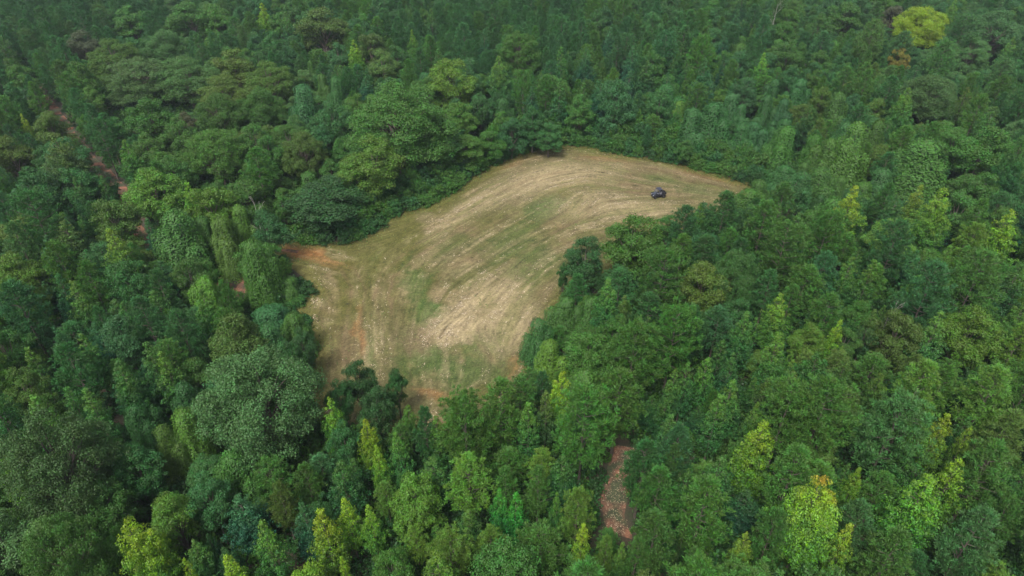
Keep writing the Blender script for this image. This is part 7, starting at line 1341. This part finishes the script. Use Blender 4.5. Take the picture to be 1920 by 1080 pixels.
# ------------------------------------------------------------------ the mass of the woods: far trees and undergrowth (instanced, uncountable)
def scatter_object(name, protos, pts, label, cat):
    """protos: list of meshes; pts: rows of x,y,z,rot,sx,sz,index,tint"""
    coll = bpy.data.collections.new(name + "_shapes")
    for i, m in enumerate(protos):
        o = bpy.data.objects.new(f"{name}_shape_{i:02d}", m)
        o.material_slots[0].link = 'OBJECT'
        o.material_slots[0].material = M_LEAF_I
        coll.objects.link(o)
    me = bpy.data.meshes.new(name)
    P = np.array([p[:3] for p in pts], np.float32)
    me.vertices.add(len(P)); me.vertices.foreach_set("co", P.ravel())
    for an, typ, vals, key in (("turn", 'FLOAT', [p[3] for p in pts], "value"), ("size", 'FLOAT_VECTOR', [c for p in pts for c in (p[4], p[4], p[5])], "vector"),
                               ("shape", 'INT', [p[6] for p in pts], "value"), ("tint", 'FLOAT_COLOR', [c for p in pts for c in (*p[7], 1)], "color")):
        at = me.attributes.new(an, typ, 'POINT')
        at.data.foreach_set(key, np.array(vals, np.int32 if typ == 'INT' else np.float32))
    ob = link(bpy.data.objects.new(name, me))
    ng = bpy.data.node_groups.new(name + "_scatter", 'GeometryNodeTree')
    ng.interface.new_socket("Geometry", in_out='INPUT', socket_type='NodeSocketGeometry')
    ng.interface.new_socket("Geometry", in_out='OUTPUT', socket_type='NodeSocketGeometry')
    N = ng.nodes; Lk = ng.links
    gi = N.new("NodeGroupInput"); go = N.new("NodeGroupOutput")
    ci = N.new("GeometryNodeCollectionInfo"); ci.inputs["Collection"].default_value = coll
    ci.inputs["Separate Children"].default_value = True; ci.inputs["Reset Children"].default_value = True
    ip = N.new("GeometryNodeInstanceOnPoints"); ip.inputs["Pick Instance"].default_value = True
    def attr(nm, dt):
        o = N.new("GeometryNodeInputNamedAttribute"); o.data_type = dt; o.inputs[0].default_value = nm
        return o.outputs[0]
    cx = N.new("ShaderNodeCombineXYZ"); Lk.new(attr("turn", 'FLOAT'), cx.inputs[2])
    e2r = N.new("FunctionNodeEulerToRotation"); Lk.new(cx.outputs[0], e2r.inputs[0])
    Lk.new(gi.outputs[0], ip.inputs["Points"]); Lk.new(ci.outputs[0], ip.inputs["Instance"])
    Lk.new(attr("shape", 'INT'), ip.inputs["Instance Index"]); Lk.new(e2r.outputs[0], ip.inputs["Rotation"]); Lk.new(attr("size", 'FLOAT_VECTOR'), ip.inputs["Scale"])
    Lk.new(ip.outputs[0], go.inputs[0])
    md = ob.modifiers.new("scatter", 'NODES'); md.node_group = ng
    tag(ob, label, cat, kind='stuff')
    return ob

order = [(k, i) for k in 'PSHKVB' for i in range(len(SHAPES[k]))]
pidx = {ki: n for n, ki in enumerate(order)}
rr = random.Random(91)
pts = []
for row in FAR_TREES.replace('\n', ';').split(';'):
    if not row: continue
    k, c, s, x, y, h, r = parse(row)
    h0, r0 = BASE[k]; v = rr.uniform(.82, 1.18); t = TINT[c]
    pts.append((x + rr.uniform(-.4, .4), y + rr.uniform(-.4, .4), 0, rr.uniform(0, 6.28), r / r0, h / h0 * rr.uniform(.94, 1.06), pidx[(k, rr.randrange(len(SHAPES[k])))],
                (t[0] * v * rr.uniform(.88, 1.14), t[1] * v, t[2] * v * rr.uniform(.85, 1.2))))
# the woods go on beyond the frame on every side
for gy_ in range(-90, 640, 6):
    for gx_ in range(-420, 421, 6):
        x = gx_ + rr.uniform(-2.4, 2.4); y = gy_ + rr.uniform(-2.4, 2.4)
        if y > 20 and y < 296 and abs(x) < (.81 * y + 45) * .80 + 4: continue
        k = rr.choice('PPPPSHHS'); c = rr.choice('TTGTGGTL'); h0, r0 = BASE[k]; q = rr.uniform(.85, 1.3); v = rr.uniform(.82, 1.18); t = TINT[c]
        pts.append((x, y, 0, rr.uniform(0, 6.28), q * 1.1, q * rr.uniform(.9, 1.1), pidx[(k, rr.randrange(len(SHAPES[k])))],
                    (t[0] * v * rr.uniform(.88, 1.14), t[1] * v, t[2] * v * rr.uniform(.85, 1.2))))
scatter_object("distant_forest", [SHAPES[k][i][0] for k, i in order], pts, 'dense green mass of the farther woods beyond the nearer trees', 'forest')

def thicket(seed):
    rng = np.random.default_rng(seed)
    k = 46
    a = rng.uniform(0, 6.283, k); s = np.sqrt(rng.uniform(0, 1, k)) * 1.7
    cs = np.stack([np.cos(a) * s, np.sin(a) * s, rng.uniform(.1, 1.15, k) * (1.2 - s / 2.2)], 1)
    p = clump_leaves(cs, rng.uniform(.28, .5, k), 14, .26, .75, rng)
    return crown_mesh("thicket", [p], M_LEAF)
r = np.random.default_rng(92)
n = 34000
y = r.uniform(18, 290, n); lim = (.81 * y + 45) * .80 + 8; x = r.uniform(-1, 1, n) * lim
keep = r.uniform(0, 1, n) < lim / 231
x, y = x[keep], y[keep]
dd = np.minimum(dist_line(x, y, TRACKS[0]) - 2.3 + r.uniform(-.5, .5, len(x)), dist_line(x, y, TRACKS[1]) - 2.2 + r.uniform(-.9, .9, len(x)))
fd = dist_line(x, y, FIELD_EDGE, True) * np.where(inside(x, y, FIELD_EDGE), -1, 1)
ok = (dd > 0) & (fd > 1.0)
x, y, fd, dd = x[ok], y[ok], fd[ok], dd[ok]
pts = []
for i in range(len(x)):
    c = TINT['GTDTG'[int(r.integers(5))]]; s = r.uniform(.7, 1.5)
    s = min(s, .45 + fd[i] * .3, .45 + max(dd[i], 0) * .35)
    pts.append((x[i], y[i], 0, r.uniform(0, 6.28), s, s * r.uniform(.7, 1.5), int(r.integers(3)), tuple(np.array(c) * r.uniform(.7, 1.1))))
scatter_object("undergrowth", [thicket(s) for s in (1, 2, 3)], pts, 'dark green brush and creepers covering the forest floor', 'undergrowth')

# ------------------------------------------------------------------ dead trees and bare limbs
def dead_shape(seed, H, spread):
    r = random.Random(seed)
    limbs = []
    V, Fc = [], []
    def grow(p, d, L, rad, depth):
        q = p + d * L
        m = p.lerp(q, .5) + Vector((r.uniform(-1, 1), r.uniform(-1, 1), r.uniform(-.5, .5))) * L * .07
        tube_rings([p, m, q], [rad, rad * .8, rad * .6], 5, V, Fc)
        if depth == 0: return
        for _ in range(3 if depth > 1 else 2):
            nd = (d + Vector((r.uniform(-1, 1), r.uniform(-1, 1), r.uniform(-.2, .6))) * spread).normalized()
            grow(p.lerp(q, r.uniform(.55, 1)), nd, L * r.uniform(.5, .75), rad * .5, depth - 1)
    for i in range(5):
        a = i * 1.3 + r.uniform(-.3, .3)
        grow(Vector((0, 0, H * (.45 + .11 * i))), Vector((math.cos(a), math.sin(a), 1.1)).normalized(), H * .14, .026, 3)
    br = mesh_np("dead_branches", V, Fc, 4, [M_DEAD], smooth=True)
    V2, F2 = [], []
    tube_rings([(0, 0, 0), (.1, 0, H * .3), (0, .15, H * .65), (.05, 0, H)], [.13, .10, .06, .02], 8, V2, F2)
    return mesh_np("dead_trunk", V2, F2, 4, [M_DEAD], smooth=True), br
DEAD = [dead_shape(1, 14, .7), dead_shape(2, 11, .8)]
for x, y, s, v, lab in ((80.4, 217.4, 1.12, 0, 'pale bare snag standing in the far woods at the top'),
                        (-43.3, 101.2, 1.0, 1, 'small bare snag with whitish twigs beside the vine-wrapped giant'),
                        (50.9, 72.3, 1.0, 1, 'thin leafless snag among olive trees right of the field')):
    e = empty("dead_tree", (x, y, 0), R(x * 37 % 360)); e.scale = (s * .8, s * .8, s * .93)
    tag(e, lab, 'dead tree', 'bare dead trees')
    for nm, m in (("trunk", DEAD[v][0]), ("branch", DEAD[v][1])):
        o = link(bpy.data.objects.new(nm, m)); o.parent = e

# ------------------------------------------------------------------ the buggy parked on the field
def simple(name, col, rough=.5, metal=0.0, spec=.5, bump=0.0):
    g = NT(name)
    nz = g.n("ShaderNodeTexNoise", {"Scale": 9.0, "Detail": 4.0, "Vector": g.n("ShaderNodeTexCoord").outputs["Object"]})
    c = g.mix(nz.outputs["Fac"], tuple(v * .75 for v in col), tuple(min(1, v * 1.25) for v in col))
    p = g.n("ShaderNodeBsdfPrincipled", {"Base Color": c, "Roughness": rough, "Metallic": metal, "Specular IOR Level": spec})
    return g.out(p.outputs[0])
M_PAINT = simple("dark_blue_black_paint", (.012, .013, .02), .3)
M_PLASTIC = simple("black_plastic", (.014, .014, .016), .6)
M_TYRE = simple("tyre_rubber", (.018, .017, .016), .9)
M_RIM = simple("grey_rim", (.10, .10, .11), .4, .8)
M_SEAT = simple("grey_seat_vinyl", (.22, .22, .25), .6)
M_ROOF = simple("slate_roof_panel", (.028, .03, .045), .45)
M_HOOD = simple("sky_tinted_hood", (.03, .036, .05), .4)  # bluish light reflected by the hood is put into its dark colour
M_LAMP = simple("headlight_lens", (.35, .36, .38), .2)
def glass():
    g = NT("windshield")
    p = g.n("ShaderNodeBsdfPrincipled", {"Base Color": (.12, .14, .18, 1), "Roughness": .12, "Alpha": .28, "Specular IOR Level": .5})
    return g.out(p.outputs[0])
M_GLASS = glass()

import bmesh
def bm_obj(name, bm, mat, parent, bevel=0.0):
    if bevel:
        bmesh.ops.bevel(bm, geom=[e for e in bm.edges if len(e.link_faces) == 2 and e.calc_face_angle(0) > .5], offset=bevel, segments=2, affect='EDGES')
    me = bpy.data.meshes.new(name); bm.to_mesh(me); bm.free()
    me.materials.append(mat)
    for p in me.polygons: p.use_smooth = False
    o = link(bpy.data.objects.new(name, me)); o.parent = parent
    return o
def prism(bm, prof, y0, y1, taper=0.0):
    """profile (x,z) list, extruded from y0 to y1"""
    a = [bm.verts.new((x, y0, z)) for x, z in prof]; b = [bm.verts.new((x, y1, z)) for x, z in prof]
    bm.faces.new(a); bm.faces.new(list(reversed(b)))
    n = len(prof)
    for i in range(n): bm.faces.new((a[i], b[i], b[(i + 1) % n], a[(i + 1) % n]))
    bmesh.ops.recalc_face_normals(bm, faces=bm.faces)
def tube(bm, path, r, sides=8):
    V, Fc = [], []
    tube_rings(path, [r] * len(path), sides, V, Fc)
    vs_ = [bm.verts.new(v) for v in V]
    for f in Fc: bm.faces.new([vs_[i] for i in f])
    for base in (0, len(V) - sides): bm.faces.new([vs_[base + i] for i in range(sides)])
    bmesh.ops.recalc_face_normals(bm, faces=bm.faces)

ux, uy = 29.4, 122.0
buggy = empty("buggy", (ux, uy, float(ground_h(np.array([ux]), np.array([uy]))[0]) + .01), R(193))
buggy.scale = (.95, .95, .95)
tag(buggy, 'small dark side-by-side buggy with roof and roll cage parked on the mown field', 'buggy')
bm = bmesh.new(); prism(bm, [(-1.35, .42), (-1.35, .78), (-.55, .80), (-.5, .48), (.42, .45), (.5, .86), (.72, .93), (1.28, .70), (1.42, .48), (1.36, .36), (.2, .30), (-.9, .32)], -.62, .62)
body = bm_obj("body", bm, M_PAINT, buggy, .03)
bm = bmesh.new(); prism(bm, [(.58, .95), (.78, .985), (1.27, .76), (1.27, .72), (.60, .90)], -.50, .50)
bm_obj("hood", bm, M_HOOD, buggy, .02)
bm = bmesh.new(); prism(bm, [(-.62, 1.84), (-.58, 1.90), (.10, 1.93), (.42, 1.88), (.44, 1.83)], -.66, .66)
bm_obj("roof", bm, M_ROOF, buggy, .02)
for s in (-1, 1):
    bm = bmesh.new(); tube(bm, [(.86, s * .62, .93), (.44, s * .63, 1.79), (.1, s * .64, 1.86), (-.6, s * .64, 1.82), (-.85, s * .63, 1.2), (-1.1, s * .6, .8)], .03)
    bm_obj("roll_bar", bm, M_PLASTIC, buggy)
    bm = bmesh.new(); tube(bm, [(-.42, s * .64, 1.83), (-.40, s * .63, .5)], .028)
    bm_obj("door_pillar", bm, M_PLASTIC, buggy)
    bm = bmesh.new(); prism(bm, [(-.38, .42), (-.36, .86), (.05, .98), (.52, .90), (.48, .42)], s * .64 - .015, s * .64 + .015)
    bm_obj("door", bm, M_PAINT, buggy, .008)
    bm = bmesh.new(); prism(bm, [(-.42, .58), (-.42, .68), (.12, .72), (.14, .6)], s * .31 - .24, s * .31 + .24)
    prism(bm, [(-.38, .70), (-.56, 1.34), (-.47, 1.37), (-.27, .72)], s * .31 - .23, s * .31 + .23)
    bm_obj("seat", bm, M_SEAT, buggy, .02)
    bm = bmesh.new(); prism(bm, [(1.33, .56), (1.39, .56), (1.33, .68), (1.27, .68)], s * .42 - .1, s * .42 + .1)
    bm_obj("headlight", bm, M_LAMP, buggy, .008)
    for wx in (.95, -.95):
        bm = bmesh.new()
        m = Matrix.Translation((wx, s * .66, .33)) @ Matrix.Rotation(R(90), 4, 'X')
        bmesh.ops.create_cone(bm, cap_ends=True, segments=24, radius1=.33, radius2=.33, depth=.24, matrix=m)
        for k in range(20):
            a_ = k * 2 * math.pi / 20
            mm = Matrix.Translation((wx, s * .66, .33)) @ Matrix.Rotation(a_, 4, 'Y') @ Matrix.Translation((0, 0, .33)) @ Matrix.Diagonal((.045, .22, .03, 1))
            bmesh.ops.create_cube(bm, size=1, matrix=mm)
        w_ = bm_obj("wheel", bm, M_TYRE, buggy)
        bm = bmesh.new()
        bmesh.ops.create_cone(bm, cap_ends=True, segments=16, radius1=.19, radius2=.15, depth=.03, matrix=Matrix.Translation((wx, s * .79, .33)) @ Matrix.Rotation(R(-90 * s), 4, 'X'))
        for k in range(5):
            a_ = k * 2 * math.pi / 5
            mm = Matrix.Translation((wx, s * .812, .33)) @ Matrix.Rotation(a_, 4, 'Y') @ Matrix.Translation((0, 0, .08)) @ Matrix.Diagonal((.04, .02, .14, 1))
            bmesh.ops.create_cube(bm, size=1, matrix=mm)
        bm_obj("rim", bm, M_RIM, w_)
        bm = bmesh.new()
        prism(bm, [(wx - .40, .58), (wx - .3, .74), (wx + .3, .74), (wx + .40, .58), (wx + .36, .58), (wx + .27, .70), (wx - .27, .70), (wx - .36, .58)], s * .78 - .13, s * .78 + .13)
        bm_obj("fender", bm, M_PLASTIC, buggy)
bm = bmesh.new(); prism(bm, [(.83, .96), (.47, 1.72), (.455, 1.71), (.815, .95)], -.58, .58)
bm_obj("windshield", bm, M_GLASS, buggy)
bm = bmesh.new(); tube(bm, [(.67, -.6, 1.34), (.67, .6, 1.34)], .022); bm_obj("windshield_bar", bm, M_PLASTIC, buggy)
bm = bmesh.new(); tube(bm, [(.45, -.63, 1.79), (.45, .63, 1.79)], .03); bm_obj("front_crossbar", bm, M_PLASTIC, buggy)
bm = bmesh.new(); tube(bm, [(-.85, -.62, 1.2), (-.85, .62, 1.2)], .03); bm_obj("rear_crossbar", bm, M_PLASTIC, buggy)
bm = bmesh.new()
prism(bm, [(-1.5, .80), (-1.5, .84), (-.66, .84), (-.66, .80)], -.62, .62)
for s in (-1, 1): prism(bm, [(-1.5, .842), (-1.5, 1.08), (-.66, 1.08), (-.66, .842)], s * .6 - .02, s * .6 + .02)
prism(bm, [(-1.53, .80), (-1.53, 1.08), (-1.503, 1.08), (-1.503, .80)], -.62, .62)
bm_obj("cargo_bed", bm, M_PLASTIC, buggy)
bm = bmesh.new(); tube(bm, [(1.36, -.4, .35), (1.5, -.4, .5), (1.5, .4, .5), (1.36, .4, .35)], .03); bm_obj("bumper", bm, M_PLASTIC, buggy)
bm = bmesh.new()
bmesh.ops.create_cone(bm, cap_ends=True, segments=16, radius1=.16, radius2=.16, depth=.025, matrix=Matrix.Translation((.42, -.31, 1.05)) @ Matrix.Rotation(R(-60), 4, 'Y'))
bm_obj("steering_wheel", bm, M_PLASTIC, buggy)

# ------------------------------------------------------------------ humid air over the woods
if HAZE:
    me = bpy.data.meshes.new("haze")
    bm = bmesh.new()
    bmesh.ops.create_cube(bm, size=1, matrix=Matrix.Translation((0, 270, 33.5)) @ Matrix.Diagonal((1100, 900, 69, 1)))
    bm.to_mesh(me); bm.free()
    g = NT("haze_air")
    me.materials.append(g.out(g.n("ShaderNodeVolumePrincipled", {"Color": (.78, .86, 1.0, 1), "Density": HAZE, "Anisotropy": 0.3}).outputs[0], vol=True))
    tag(link(bpy.data.objects.new("haze", me)), 'thin bluish haze over the far woods', kind='stuff')
